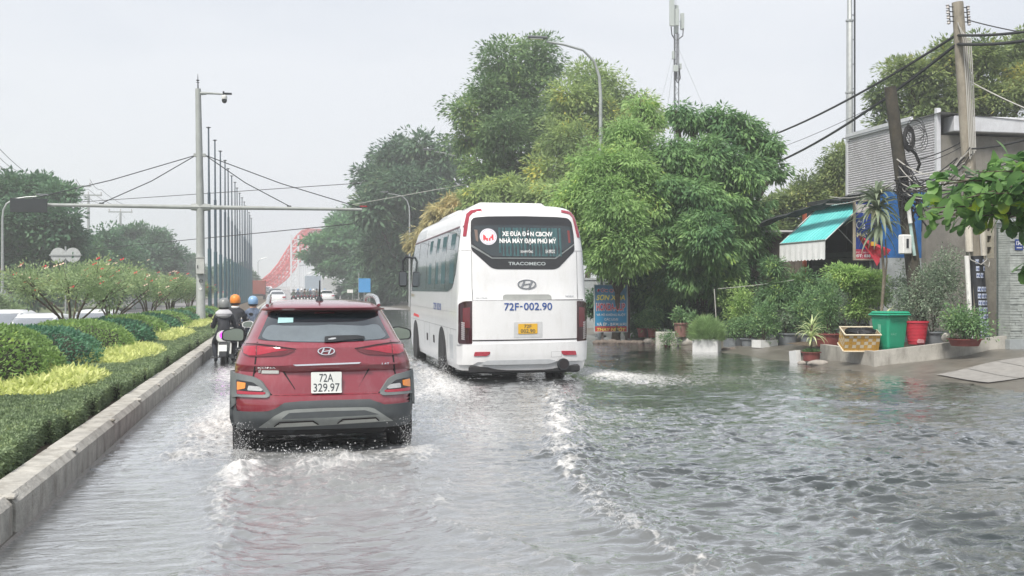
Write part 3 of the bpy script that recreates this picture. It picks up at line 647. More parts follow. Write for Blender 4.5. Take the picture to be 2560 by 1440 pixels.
mb = MB(); g = random.Random(9)
for k in range(16):
    c = Vector((-3.75 + g.uniform(-.5, .7), 11.3 + g.uniform(-.8, 1.0), .82 + g.uniform(-.25, .05)))
    for j in range(5):
        a = j * 1.257; d = Vector((math.cos(a), -.3, math.sin(a))) * .03; mb.add([c, c + d + Vector((.01, 0, .01)), c + d * 1.4, c + d - Vector((.01, 0, .01))], [(0, 1, 2, 3)])
tag(mb.build('flowers', flower_r), 'scattered small red flowers on the dark shrub at the left edge', 'flowers', kind='stuff')

# tall pole with cross arm and dome camera --------------------------
X0 = -3.05; Y0 = atX(502, X0); D0 = Y0 * CT + X0 * ST
def pz(py): return CH - (py - 722) / F * D0
px_m = D0 / F
t = thing('camera_pole', 'tall grey tapered pole with a long stayed cross arm and a dome camera', 'pole', (X0, Y0, .2))
mb = MB(); zt = pz(222) - .2; b = MB()
mb.tube([(0, 0, 0), (0, 0, .25), (-.02, 0, zt * .5), (-.10, 0, zt)], [.30, .17, .145, .10], 8); mb.build('pole', mat('grey painted pole', (.34, .36, .35), .6, .1, var=.15, vs=3, dirt=.25), t, smooth=True, sharp=50)
gp = _m['grey painted pole']
za = pz(518) - .2
for s, px2, nm in ((-1, 72, 'left'), (1, 898, 'right')):
    xe = -(502 - px2) * px_m * 1.0 if s < 0 else (px2 - 502) * px_m * 1.0
    xe = xe / CT * .99
    a = MB(); a.tube([(0, 0, za), (xe, 0, za + (-.0 if s < 0 else .0))], [.085, .055], 10); a.tube([(0, 0, za), (s * .35, 0, za)], [.15, .12], 8)
    arm = a.build('cross_arm', gp, t, smooth=True)
    zc = pz(388) - .2
    for fr_ in (.54, .98):
        c = MB(); c.tube([(s * .16, 0, zc), (xe * fr_ * .5, 0, (zc + za) / 2 - .03), (xe * fr_, 0, za + .09)], .018, 5); c.box((xe * fr_, 0, za + .07), (.16, .04, .08)); c.build('stay_cable', dark_metal, t)
c = MB(); c.box((-.04, 0, pz(388) - .2), (.44, .10, .13), bev=.01); c.build('clamp', gp, t)
c = MB(); zc = pz(232) - .2; c.tube([(-.08, 0, zc), (.95, 0, zc - .02)], [.05, .03], 8); c.tube([(-.08, 0, zc - .02), (.2, 0, zc - .02)], [.08, .05], 8); c.build('camera_arm', gp, t, smooth=True)
c = MB(); c.lathe([(.05, .0), (.10, -.03), (.105, -.13), (.09, -.16)], (.85, 0, zc - .05)); c.m(1); c.lathe([(.088, -.155), (.10, -.2), (.08, -.27), (.03, -.31)], (.85, 0, zc - .05)); c.m(1); c.box((.98, 0, zc + .0), (.28, .07, .07)); c.box((.82, 0, zc), (.06, .1, .16))
c.build('dome_camera', [white_pl, black_pl], t, smooth=True)
c = MB(); c.tube([(-.10, 0, zt), (-.11, 0, zt + .55)], [.03, .008], 6); c.lathe([(.01, 0), (.06, .02), (.06, .04), (.01, .06)], (-.11, 0, zt + .28), 10); c.lathe([(.01, 0), (.07, .01), (.01, .03)], (-.11, 0, zt + .22), 10); c.build('lightning_rod', dark_metal, t)
c = MB(); zb = (pz(643) + pz(688)) / 2 - .2; c.box((.0, -.2, zb), (.30, .2, .60), bev=.02); c.box((0, -.2, zb + .32), (.33, .24, .03)); c.m(1); c.box((-.09, -.31, zb - .03), (.03, .02, .12)); c.build('switch_box', [mat('box paint', (.47, .48, .46), .5, var=.1, dirt=.2), dark_metal], t)
c = MB(); zq = pz(722) - .2; c.add([(-.06, -.16, zq), (0, -.165, zq - .06), (.06, -.16, zq), (0, -.165, zq + .06)], [(0, 1, 2, 3)]); c.build('sticker', white_pl, t)
c = MB()
for k in range(4): c.tube([(.02 + .05 * math.cos(a) * (1 + k * .12), -.18 - k * .006, pz(700) - .24 + .07 * math.sin(a)) for a in [j * .6 for j in range(11)]], .008, 4)
c.build('cable_coil', cable_m, t)
# dark sign box seen from behind, on the end of the left arm
xs_ = X0 - (502 - 112) * px_m / CT; t = thing('traffic_sign', 'dark rectangular panel hanging at the left end of the cross arm', 'sign', (xs_, Y0 - .12, pz(521)))
c = MB(); c.box((0, -.09, 0), (1.24, .10, .50), bev=.01); c.build('panel', mat('dark sign back', (.02, .025, .028), .5, var=.2), t)
for x_ in (-.3, .3): MB().box((x_, .0, 0), (.06, .16, .40)).build('bracket', dark_metal, t)
c = MB(); 
tag(MB().box((X0 + (897 - 502) * px_m / CT, Y0 - .02, pz(510)), (.28, .08, .05), bev=.01).build('arm_lamp', mat('red plastic', (.35, .03, .03), .4)), 'small red-brown lamp on the right tip of the cross arm', 'lamp')

# flagpoles ---------------------------------------------------------
fp_m = mat('flagpole paint', (.06, .09, .12), .5, .3, var=.25, vs=2); fp_b = mat('teal pole base', (.035, .09, .115), .5, .2, var=.2)
def flagpole(lab):
    t = thing('flagpole', lab, 'flagpole', (0, 0, 0), group='row of bare flagpoles on the median'); H = 10.2
    c = MB(); c.tube([(0, 0, -.1), (0, 0, 3.6)], .105, 10); c.tube([(0, 0, 0), (0, 0, .06)], .2, 10); c.build('pole_base', fp_b, t, smooth=True)
    c = MB(); c.tube([(0, 0, 3.6), (0, 0, 6.7)], .078, 8); c.tube([(0, 0, 6.7), (0, 0, H)], [.055, .04], 8); c.build('pole', fp_m, t, smooth=True)
    c = MB(); c.lathe([(.03, 0), (.085, .03), (.085, .07), (.03, .1)], (0, 0, H), 10); c.tube([(-.13, 0, H + .06), (.13, 0, H + .06)], .022, 6); c.build('pulley', dark_metal, t)
    return t
fp0 = flagpole('nearest and tallest-looking flagpole, just right of the camera pole'); Xf = -4.0
tops = [(524, 335), (537, 371), (549, 403), (560, 428), (568, 447), (575, 463), (581, 480), (588, 494), (594, 508), (600, 520), (605, 530), (610, 541), (614, 550), (618, 558), (622, 566), (626, 574)]
for k, (px, py) in enumerate(tops):
    Yk = 61.5 + k * 5.2; loc = (Xf, Yk, .25)
    lab = None if k == 0 else ['', 'second flagpole of the row, counted from the camera pole', 'third flagpole of the row, counted from the camera pole', 'fourth flagpole of the row, with a dark blue tip', 'fifth flagpole of the row counted from the near end', 'sixth flagpole of the row counted from the near end', 'seventh flagpole of the row counted from the near end'][k] if k < 7 else ('%s flagpole of the row counted from the near end' % ['eighth', 'ninth', 'tenth', 'eleventh', 'twelfth', 'thirteenth', 'fourteenth', 'next to last', 'farthest and lowest-looking'][k - 7])
    f_ = fp0 if k == 0 else dup(fp0, loc, label=lab)
    f_.location = loc; f_.rotation_euler = (R(.2), R(-.45 + (k * 37 % 7) * .06), 0)
# ================================================================== VEHICLES
def interp(tab, z):
    if z <= tab[0][0]: return tab[0][1]
    for (a, b), (c, d) in zip(tab, tab[1:]):
        if z <= c: return b + (d - b) * (z - a) / (c - a)
    return tab[-1][1]
class Shell:                                 # a vehicle body as plan outlines stacked over height: rear edge r, half width w, front edge f
    def __init__(s, r, w, f, cr=.6, cf=.9, p=3.2): s.r, s.w, s.f, s.cr, s.cf, s.p = r, w, f, cr, cf, p
    def g(s, z): return interp(s.r, z), interp(s.w, z), interp(s.f, z)
    def rear(s, x, z, off=0):
        r, w, f = s.g(z); q = min(.9995, abs(x) / w); cr = interp(s.cr, z) if isinstance(s.cr, list) else s.cr
        k = (1 - (1 - q ** s.p) ** (1 / s.p)); return (x * (1 + off / w), r + cr * k - off, z)
    def side(s, sg):
        def fn(y, z, off=0):
            r, w, f = s.g(z); cr = interp(s.cr, z) if isinstance(s.cr, list) else s.cr
            wr = w
            if y < r + cr:
                u = max(0, 1 - (y - r) / cr); wr = w * max(.05, (1 - u ** s.p)) ** (1 / s.p)
            if y > f - s.cf:
                u = min(1, (y - f + s.cf) / s.cf); wr = w * max(.05, (1 - u ** s.p)) ** (1 / s.p)
            return (sg * (wr + off), y, z)
        return fn
    def body(s, zs, n=14):
        P = []
        for z in zs:
            r, w, f = s.g(z); cr = interp(s.cr, z) if isinstance(s.cr, list) else s.cr; row = []
            cf = min(s.cf, (f - r) * .45); cr = min(cr, (f - r) * .45)
            for q in range(4):
                for k in range(n + (0 if q % 2 else 1) - (1 if q % 2 else 0)):
                    pass
            def quad(c0, y0, sg, top):
                o = []
                for k in range(n + 1):
                    a = math.pi / 2 * k / n; X = w * math.sin(a) ** (2 / s.p); Yf = 1 - math.cos(a) ** (2 / s.p); o.append((X, Yf))
                return o
            o = quad(0, 0, 1, 0)
            half = [(X, r + cr * Yf) for X, Yf in o]; sidep = [(w, r + cr + (f - cf - r - cr) * k / 6) for k in range(1, 6)]
            fr_ = [(X, f - cf * Yf) for X, Yf in reversed(o)]
            h = half + sidep + fr_; row = [(x, y, z) for x, y in h] + [(-x, y, z) for x, y in reversed(h[1:-1])]
            P.append(row)
        m = len(P[0]); mb = MB(); V = [p for row in P for p in row]
        fs = [(i * m + k, i * m + (k + 1) % m, (i + 1) * m + (k + 1) % m, (i + 1) * m + k) for i in range(len(P) - 1) for k in range(m)]
        fs += [tuple(reversed(range(m))), tuple(range((len(P) - 1) * m, len(P) * m))]
        mb.add(V, fs); return mb

red_p = mat('red car paint', (.235, .020, .036), .30, .15, var=.06, vs=2, coat=1, dirt=.22, dirtcol=(.34, .22, .24))
red_p.node_tree.nodes['Principled BSDF'].inputs['Coat IOR'].default_value = 1.65
white_p = mat('white car paint', (.74, .75, .76), .25, 0, var=.04, coat=.6, dirt=.10, dirtcol=(.4, .38, .35))
clad = mat('grey cladding', (.075, .085, .092), .6, 0, var=.15, vs=8, dirt=.25, dirtcol=(.13, .13, .12))
clad_arch = mat('grey wheel arch trim', (.13, .145, .15), .55, 0, var=.15, vs=8, dirt=.3, dirtcol=(.2, .2, .19))
skid = mat('silver skid plate', (.32, .34, .33), .45, .3, var=.12, dirt=.25, dirtcol=(.16, .16, .15))
skid_l = mat('pale skid insert', (.52, .53, .50), .4, .2, var=.1)
glass_d = mat('dark glass', (.012, .018, .024), .06, 0, var=0, spec=.9, coat=1)
glass_g = mat('grey tinted glass', (.05, .065, .075), .08, 0, var=0, spec=.9, coat=1)
lamp_r = mat('red lamp lens', (.36, .010, .03), .12, 0, var=.15, vs=18, coat=1)
lamp_dr = mat('dark red lens', (.12, .008, .015), .12, 0, var=.2, vs=10, coat=1)
lamp_o = mat('amber lens', (.80, .26, .03), .2, 0, var=.12, vs=30, coat=1)
lamp_c = mat('clear lens', (.5, .5, .5), .15, .3, var=.2, vs=30, coat=1)
black_g = mat('gloss black', (.012, .012, .014), .2, 0, var=0, coat=.6)
gap_m = mat('panel gap', (.012, .008, .010), .8, var=0)
rim_m = mat('alloy rim', (.35, .36, .36), .35, .8, var=.1)
plate_w = mat('white plate', (.74, .76, .74), .5, var=.04, dirt=.1); plate_y = mat('yellow plate', (.72, .42, .03), .5, var=.06, dirt=.1)
ink = mat('plate ink', (.05, .06, .07), .5, var=0)

def wheel(parent, x, y, z, r, wd, sg=1, nm='wheel', vis=True, detail=True):
    mb = MB(); h = wd / 2
    prof = [(r * .62, -h * .9), (r * .9, -h), (r * .97, -h * .85), (r, -h * .6)]
    for k in range(5): prof += [(r, -h * .5 + k * h * .22), (r - .012, -h * .46 + k * h * .22), (r - .012, -h * .34 + k * h * .22), (r, -h * .3 + k * h * .22)] if detail else []
    prof += [(r, h * .6), (r * .97, h * .85), (r * .9, h), (r * .62, h * .9)]
    mb.lathe(prof, (x, y, z), 32 if detail else 18, axis='x'); w_ = mb.build(nm, black_rub, parent, smooth=True)
    ri = MB(); ri.lathe([(r * .64, -h * .8), (r * .64, h * .8), (r * .56, h * .86), (r * .5, h * .55), (r * .2, h * .6), (.01, h * .7)] if sg > 0 else [(.01, -h * .7), (r * .2, -h * .6), (r * .5, -h * .55), (r * .56, -h * .86), (r * .64, -h * .8), (r * .64, h * .8)], (x, y, z), 24, axis='x')
    for k in range(5):
        a = k * 1.2566; ri.box((x + sg * h * .72, y + math.cos(a) * r * .33, z + math.sin(a) * r * .33), (.03, .07, r * .5), rx=-(math.pi / 2 - a))
    ri.build('rim', rim_m, w_, smooth=True)
    return w_
def emblem(parent, fm, cx, cz, a, b, off, m=None, name='emblem', tilt=.0):
    mb = MB(); n = 30; o = []
    for i in range(n):
        t0, t1 = 2 * math.pi * i / n, 2 * math.pi * (i + 1) / n
        q = [(cx + a * math.cos(t0), cz + b * math.sin(t0)), (cx + a * math.cos(t1), cz + b * math.sin(t1)), (cx + a * .86 * math.cos(t1), cz + b * .84 * math.sin(t1)), (cx + a * .86 * math.cos(t0), cz + b * .84 * math.sin(t0))]
        mb.panel(q, fm, off, .012, 1)
    # slanted letter: two curved legs and a bar, leaning right
    def leg(sx):
        pl = []
        for k in range(7):
            v = -0.78 + 1.56 * k / 6; x = sx * .40 + .22 * v + sx * .06 * v * v; pl.append((cx + a * (x - .09), cz + b * v * .93))
        for k in range(6, -1, -1):
            v = -0.78 + 1.56 * k / 6; x = sx * .40 + .22 * v + sx * .06 * v * v; pl.append((cx + a * (x + .09), cz + b * v * .93))
        return pl
    mb.panel(leg(-1), fm, off + .001, .01, 1); mb.panel(leg(1), fm, off + .0012, .01, 1)
    mb.panel([(cx - .40 * a, cz - .22 * b), (cx - .1 * a, cz - .12 * b), (cx + .40 * a, cz + .02 * b), (cx + .44 * a, cz + .24 * b), (cx + .1 * a, cz + .12 * b), (cx - .36 * a, cz - .0 * b)], fm, off + .0008, .01, 1)
    return mb.build(name, m or chrome, parent)
def mirror_pair(f, parent, house, x, y, z, w_=.24, h_=.15, arm=True):
    for s in (-1, 1):
        mb = MB(); pl = roundp([(-w_ / 2, -h_ * .42), (w_ / 2, -h_ * .5), (w_ / 2, h_ * .40), (w_ * .1, h_ * .5), (-w_ / 2, h_ * .25)], .05)
        cx = s * (x + w_ / 2)
        g_ = [(cx - s * p[0], p[1]) for p in pl]
        mb.prism(g_, lambda u, v: (u, y, z + v), lambda u, v: (u * .93 + cx * .07, y + .12, z + v * .75)); mb.box((s * (x + .0), y + .06, z - h_ * .42), (.12, .06, .04))
        mo = mb.build('side_mirror', house, parent, smooth=True)
        g2 = [(cx + (u - cx) * .86, v * .84) for u, v in g_]; mm = MB(); mm.prism(g2, lambda u, v: (u, y - .004, z + v), lambda u, v: (u, y + .01, z + v)); mm.build('mirror_glass', mat('mirror', (.55, .6, .66), .03, 1, var=0), mo)

# ---- the red crossover ---------------------------------------------
KX, KY = .405, 10.88
k = thing('red_car', 'dark red crossover seen from behind, driving through the water in the left lane', 'car', (KX, KY, 0), R(.25))
S = Shell([(.2, .16), (.27, .09), (.36, .02), (.5, .0), (.585, .02), (.60, .055), (.70, .075), (.82, .115), (.835, .10), (.885, .07), (.915, .075), (.96, .085), (1.06, .10), (1.10, .135), (1.13, .185), (1.42, .44), (1.432, .385), (1.455, .36), (1.475, .42), (1.50, .62), (1.52, .95), (1.53, 1.25)],
          [(.2, .86), (.3, .885), (.5, .91), (.78, .912), (.9, .895), (1.0, .865), (1.08, .825), (1.13, .79), (1.3, .715), (1.42, .655), (1.46, .62), (1.49, .565), (1.515, .47), (1.53, .30)],
          [(.2, 4.1), (.7, 4.12), (.85, 4.0), (.98, 3.55), (1.05, 3.15), (1.15, 2.95), (1.42, 2.35), (1.5, 1.9), (1.53, 1.6)], cr=[(.2, .5), (.9, .62), (1.1, .7), (1.45, .9)], cf=1.0, p=3.4)
zs = [.268, .28, .31, .36, .43, .5, .55, .585, .602, .65, .7, .76, .82, .836, .86, .885, .9, .915, .94, .97, 1.0, 1.03, 1.06, 1.085, 1.1, 1.115, 1.13, 1.16, 1.2, 1.25, 1.3, 1.36, 1.42, 1.433, 1.445, 1.456, 1.466, 1.476, 1.488, 1.5, 1.51, 1.52, 1.526, 1.53]
S.body(zs, 16).build('body', red_p, k, smooth=True, sharp=28)
fm = S.rear
def pan(name, poly, m, off=.004, depth=.012, cell=.035, f=fm, parent=k, smooth=True):
    return MB().panel(poly, f, off, depth, cell).build(name, m, parent, smooth=smooth, sharp=40)
kc = lambda pts: [((x - 826) / 758.0, 1.652 - (y - 66) / 753.0) for x, y in pts]          # read off the rear elevation
def both(pts): 
    return [pts, [(-x, z) for x, z in reversed(pts)]]
# tailgate shut lines
for poly in both([(-.675, 1.115), (-.66, 1.115), (-.685, .86), (-.705, .74), (-.52, .60), (-.525, .592), (-.72, .737), (-.70, .86)]): pan('tailgate_gap', poly, gap_m, .002, .01)
pan('tailgate_gap', [(-.53, .592), (.53, .592), (.53, .600), (-.53, .600)], gap_m, .002, .01)
gl = roundp([(-.545, 1.418), (.545, 1.418), (.655, 1.165), (.668, 1.145), (.60, 1.13), (.3, 1.115), (0, 1.108), (-.3, 1.115), (-.60, 1.13), (-.668, 1.145), (-.655, 1.165)], .035)
rw = pan('rear_window', gl, glass_d, .003, .012)
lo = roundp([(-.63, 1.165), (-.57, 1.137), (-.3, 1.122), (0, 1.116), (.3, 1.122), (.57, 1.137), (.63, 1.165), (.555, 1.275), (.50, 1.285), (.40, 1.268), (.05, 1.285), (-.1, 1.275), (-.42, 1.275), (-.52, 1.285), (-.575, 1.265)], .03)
pan('painted_reflection', lo, mat('painted sky reflection', (.13, .155, .175), .22, 0, var=.18, vs=3, coat=.3), .0055, .004, parent=rw)  # sky reflected in the lower glass, painted on as a wavy-topped grey shape
pan('sticker', kc([(474, 330), (478, 290), (590, 290), (588, 325)]), mat('pale sticker', (.30, .50, .52), .5), .008, .004, parent=rw)
pan('high_brake_lamp', [(-.1, 1.396), (.1, 1.396), (.1, 1.408), (-.1, 1.408)], lamp_dr, .007, .004, parent=rw)
wi = MB(); wi.panel(roundp(kc([(818, 470), (822, 430), (900, 424), (1060, 422), (1115, 432), (1113, 448), (1000, 455), (900, 468)]), .01), fm, .034, .028, .06); wi.build('wiper', black_pl, k, smooth=True)
wi = MB(); wi.panel(roundp(kc([(845, 448), (870, 440), (900, 438), (905, 446), (880, 452), (848, 454)]), .004), fm, .037, .006, .06); wi.build('wiper_cap', silver, k)
sp_ = MB()
sp_.panel(roundp([(-.60, 1.43), (.60, 1.43), (.58, 1.446), (0, 1.452), (-.58, 1.446)], .01), fm, .05, .07, .05); sp_.build('roof_spoiler', red_p, k, smooth=True)
pan('spoiler_gap', [(-.55, 1.4235), (.55, 1.4235), (.55, 1.429), (-.55, 1.429)], gap_m, .045, .03)
# lamps
for sgn, nm in ((-1, 'l'), (1, 'r')):
    M = lambda pts: [(p[0] * -sgn, p[1]) for p in pts] if sgn > 0 else pts
    tl = M([(-.815, 1.078), (-.79, 1.092), (-.67, 1.090), (-.5, 1.072), (-.315, 1.045), (-.30, 1.035), (-.34, 1.012), (-.42, .985), (-.62, .975), (-.74, .975), (-.80, .995), (-.82, 1.03)])
    o = pan('tail_lamp', roundp(tl, .012), lamp_dr, .010, .02)
    pan('lamp_segment', M([(-.80, 1.072), (-.675, 1.080), (-.675, .988), (-.74, .985), (-.795, 1.004)]), lamp_r, .013, .004, parent=o)
    pan('lamp_segment', M([(-.66, 1.079), (-.5, 1.064), (-.36, 1.041), (-.45, 1.030), (-.52, 1.018), (-.60, 1.0), (-.66, .99)]), lamp_r, .013, .004, parent=o)
    pan('lamp_trim', M([(-.812, 1.094), (-.67, 1.102), (-.5, 1.085), (-.29, 1.052), (-.29, 1.043), (-.5, 1.075), (-.67, 1.092), (-.80, 1.085)]), gap_m, .004, .006)
    ca = M(roundp([(-.925, .795), (-.86, .80), (-.70, .775), (-.62, .735), (-.535, .615), (-.54, .585), (-.57, .575), (-.86, .578), (-.925, .54)], .02))
    a_ = pan('lamp_surround', ca, clad_arch, .016, .04)
    a2 = pan('lamp_recess', M(roundp([(-.862, .742), (-.70, .722), (-.645, .685), (-.575, .610), (-.595, .598), (-.855, .598)], .015)), black_g, .012 + .0075, .01, parent=a_)
    pan('amber_lens', M(roundp([(-.848, .722), (-.765, .715), (-.768, .662), (-.848, .640)], .008)), lamp_o, .023, .006, parent=a_)
    pan('clear_lens', M(roundp([(-.735, .690), (-.635, .682), (-.595, .648), (-.615, .638), (-.745, .643)], .012)), lamp_c, .025, .006, parent=a_)
    pan('red_lens', M([(-.848, .636), (-.765, .632), (-.58, .628), (-.575, .612), (-.60, .603), (-.848, .603)]), lamp_r, .023, .006, parent=a_)
    pan('fender_trim', M([(-.93, .80), (-.905, .80), (-.872, .75), (-.875, .50), (-.93, .44)]), clad_arch, .009, .03)
cl = kc([(112, 700), (128, 700), (150, 900), (170, 985), (395, 978), (455, 958), (520, 915), (640, 905), (830, 901), (1010, 901), (1150, 901), (1190, 915), (1265, 945), (1470, 943), (1475, 900), (1490, 700), (1502, 700), (1505, 1128), (1330, 1128), (1200, 1128), (830, 1128), (450, 1128), (330, 1128), (130, 1128), (112, 1060)])
pan('bumper_cladding', cl, clad, .006, .03)
pan('skid_plate', roundp(kc([(338, 1106), (455, 1012), (520, 975), (600, 965), (830, 959), (1050, 960), (1145, 962), (1180, 972), (1330, 1078), (1200, 1080), (830, 1094), (450, 1106)]), .015), skid, .022, .03)
pan('skid_recess', roundp(kc([(505, 1036), (560, 990), (830, 982), (1110, 982), (1215, 1018), (830, 1030)]), .012), clad, .0245, .006)
pan('skid_insert', roundp(kc([(450, 1102), (490, 1067), (735, 1060), (775, 1092)]), .01), skid_l, .030, .012); pan('skid_insert', roundp(kc([(905, 1086), (945, 1053), (1190, 1046), (1215, 1073)]), .01), skid_l, .030, .012)
for q in ([(455, 1094), (492, 1060), (735, 1053), (775, 1084), (770, 1090), (730, 1063), (494, 1070), (460, 1100)], [(908, 1080), (945, 1046), (1190, 1039), (1215, 1066), (1210, 1072), (1188, 1050), (947, 1056), (912, 1086)]): pan('skid_groove', kc(q), gap_m, .033, .012)
# handle bar, chrome, badge, plate, lettering
pan('handle_bar', roundp(kc([(505, 655), (540, 640), (600, 632), (1080, 628), (1140, 636), (1152, 650), (1148, 668), (1080, 680), (560, 688), (510, 682)]), .015), red_p, .022, .03)
pan('chrome_strip', kc([(590, 634), (1082, 622), (1068, 634), (610, 645)]), chrome, .031, .012)
emblem(k, fm, .005, 1.652 - (537 - 66) / 753, .084, .040, .022)
pan('emblem_back', ell(.005, 1.652 - (537 - 66) / 753, .088, .044), mat('deep red badge back', (.16, .01, .02), .3, coat=1), .014, .012)
pl = pan('number_plate', roundp([(-.140, .612), (.152, .612), (.152, .817), (-.140, .817)], .01), plate_w, .030, .012, cell=.4, smooth=False)
pp = lambda u, v, o_=0: (u, fm(0, .7)[1] - .045 - o_ * .3, v)
MB().panel(roundp([(-.140, .612), (.152, .612), (.152, .817), (-.140, .817)], .01), pp, 0, .03, 1).build('plate_face', plate_w, pl)
text('72A', 'plate_text', ink, pl, pp, -.065, .072, .722, .803, bold=.004); text('329.97', 'plate_text', ink, pl, pp, -.122, .135, .625, .708, bold=.004)
text('KONA', 'model_badge', chrome, k, fm, -.655, -.480, .856, .874, bold=.03, off=.012)
pan('badge_label', kc([(355, 703), (358, 678), (481, 680), (480, 704)]), plate_w, .010, .006); pan('badge_label_mark', kc([(331, 698), (334, 676), (350, 677), (348, 698)]), silver, .010, .006)
text('1.6T', 'engine_badge', chrome, k, fm, .555, .632, .882, .902, bold=.02, off=.012)
# crease lines pressed in the tailgate
pan('tailgate_crease', kc([(505, 690), (520, 690), (598, 815), (598, 824)]), gap_m, .0015, .006); pan('tailgate_crease', kc([(1150, 676), (1160, 680), (1085, 790), (1072, 815)]), gap_m, .0015, .006)
# side glass, pillars, rails, antenna, mirrors, wheels, underside
for s in (-1, 1):
    fs_ = S.side(s)
    for poly in ([(.95, 1.13), (1.05, 1.40), (1.35, 1.44), (1.45, 1.13)], [(1.5, 1.12), (1.42, 1.44), (2.1, 1.44), (2.15, 1.10)], [(2.2, 1.10), (2.16, 1.43), (2.38, 1.38), (2.75, 1.16), (2.8, 1.08)]):
        MB().panel(roundp(poly, .04), fs_, .005, .02, .12).build('side_window', glass_g, k, smooth=True)
    MB().panel([(.45, .24), (3.9, .24), (3.9, .36), (3.1, .36), (1.2, .36), (.45, .36)], fs_, .012, .03, .15).build('side_cladding', clad, k, smooth=True)
    for yc in (.86, 3.46):
        arc = [(yc + .46 * math.cos(a), .23 + .46 * math.sin(a)) for a in [math.pi * j / 16 for j in range(17)]]; MB().panel(arc, fs_, .014, .03, .08).build('wheel_arch', clad_arch, k, smooth=True)
        wheel(k, s * .812, yc, .225, .335, .222, s)
    rl = MB(); rl.tube([(s * .575, .62, 1.475), (s * .57, .66, 1.515), (s * .565, .78, 1.553), (s * .56, 1.1, 1.572), (s * .555, 1.8, 1.572), (s * .56, 2.1, 1.55), (s * .57, 2.2, 1.47)], [.02, .022, .021, .018, .018, .02, .02], 8, sq=1.3); rl.build('roof_rail', silver, k, smooth=True)
    MB().panel([(1.0, .93), (2.8, .98), (2.8, .985), (1.0, .935)], fs_, .003, .01, .2).build('door_gap', gap_m, k)
mirror_pair(fm, k, black_pl, .85, 2.25, 1.11, .27, .175)
an = MB(); an.lathe([(.042, 0), (.045, .012), (.03, .04), (.012, .06), (.005, .07)], (-.03, .98, 1.508), 12, sy=1.5); an.tube([(-.03, .97, 1.56), (-.028, .93, 1.74)], [.009, .007], 6); an.build('antenna', black_pl, k, smooth=True)
un = MB(); un.box((0, 2.1, .22), (1.5, 3.2, .16)); un.box((0, .5, .24), (1.25, .5, .12), bev=.03); un.tube([(-.60, .86, .22), (.60, .86, .22)], .05, 8); un.build('underbody', black_rub, k)
un = MB(); un.tube([(-.34, .2, .245), (-.34, .9, .245)], .045, 10); un.build('exhaust_pipe', dark_metal, k)
for x0_, x1_ in ((-.45, -.18), (.12, .4)):
    h_ = MB(); 
    h_.panel([(x0_, 1.2), (x1_, 1.2), (x1_ - .03, 1.33), (x0_ + .03, 1.33)], lambda u, v, o_=0: (u, 1.0 - o_, v), 0, .1, 1); h_.build('headrest', black_rub, k)

# ---- a plainer saloon for the rest of the traffic -------------------
def saloon(lab, paint, loc, rz=0, group=None, hatch=False, suv=False, name='parked_car', glassm=None, tail=True):
    t = thing(name, lab, 'car', loc, rz, group); H = 1.62 if suv else (1.46 if not hatch else 1.5); q = H / 1.46
    r = [(.2, .14), (.3, .05), (.5, 0), (.8, .05), (.95, .12)] + ([(1.0, .2), (1.35, .55), (1.42, .8), (1.46, 1.3)] if (hatch or suv) else [(1.0, .55), (1.05, .75), (1.35, 1.35), (1.42, 1.6), (1.46, 2.0)])
    S2 = Shell([(z * q, y) for z, y in r], [(z * q, x) for z, x in [(.2, .82), (.5, .87), (.8, .87), (.95, .83), (1.05, .78), (1.35, .62), (1.42, .55), (1.46, .36)]],
               [(z * q, y) for z, y in [(.2, 4.3), (.6, 4.35), (.8, 4.15), (.95, 3.4), (1.05, 3.15), (1.35, 2.55), (1.42, 2.4), (1.46, 2.1)]], cr=.6, cf=.9, p=3.2)
    S2.body([z * q for z in (.22, .3, .4, .5, .65, .8, .88, .95, 1.0, 1.05, 1.12, 1.2, 1.28, 1.35, 1.39, 1.42, 1.44, 1.455, 1.46)], 9).build('body', paint, t, smooth=True)
    gm = glassm or glass_d
    MB().panel(roundp([(-.52, 1.35 * q), (.52, 1.35 * q), (.66, 1.06 * q), (-.66, 1.06 * q)], .05), S2.rear, .006, .02, .1).build('rear_window', gm, t, smooth=True)
    def front(x, z, off=0):
        rr, w_, f_ = S2.g(z); kk = 1 - (1 - min(.999, abs(x) / w_) ** 3.2) ** (1 / 3.2); return (x * (1 + off / w_), f_ - .9 * kk + off, z)
    MB().panel(roundp([(-.54, 1.36 * q), (.54, 1.36 * q), (.70, 1.05 * q), (-.70, 1.05 * q)], .05), front, .006, .02, .1).build('windscreen', gm, t, smooth=True)
    for s in (-1, 1):
        fs2 = S2.side(s)
        for pl_ in ([(1.5, 1.03 * q), (1.75, 1.34 * q), (2.0, 1.36 * q), (2.02, 1.02 * q)], [(2.07, 1.02 * q), (2.05, 1.36 * q), (2.4, 1.33 * q), (2.95, 1.04 * q)]): MB().panel(pl_, fs2, .006, .02, .15).build('side_window', gm, t, smooth=True)
        for yc in (.85, 3.5): wheel(t, s * .76, yc, .31, .31, .2, s, detail=False)
        MB().panel(roundp([(s * .5, .72 * q), (s * .82, .74 * q), (s * .82, .88 * q), (s * .5, .85 * q)], .02), S2.rear, .008, .02, .08).build('tail_lamp', lamp_r, t, smooth=True)
        MB().panel(roundp([(s * .45, .6 * q), (s * .82, .63 * q), (s * .82, .75 * q), (s * .45, .70 * q)], .02), front, .008, .02, .08).build('headlight', lamp_c, t, smooth=True)
    mirror_pair(None, t, paint, .80, 2.85, 1.02 * q, .2, .13)
    MB().panel([(-.17, .55), (.17, .55), (.17, .68), (-.17, .68)], S2.rear, .01, .015, .4).build('number_plate', plate_w, t)
    return t
saloon('white car driving just ahead of the red crossover, mostly hidden by it', white_p, (.24, 17.6, -.05), 0, hatch=True, name='white_car')
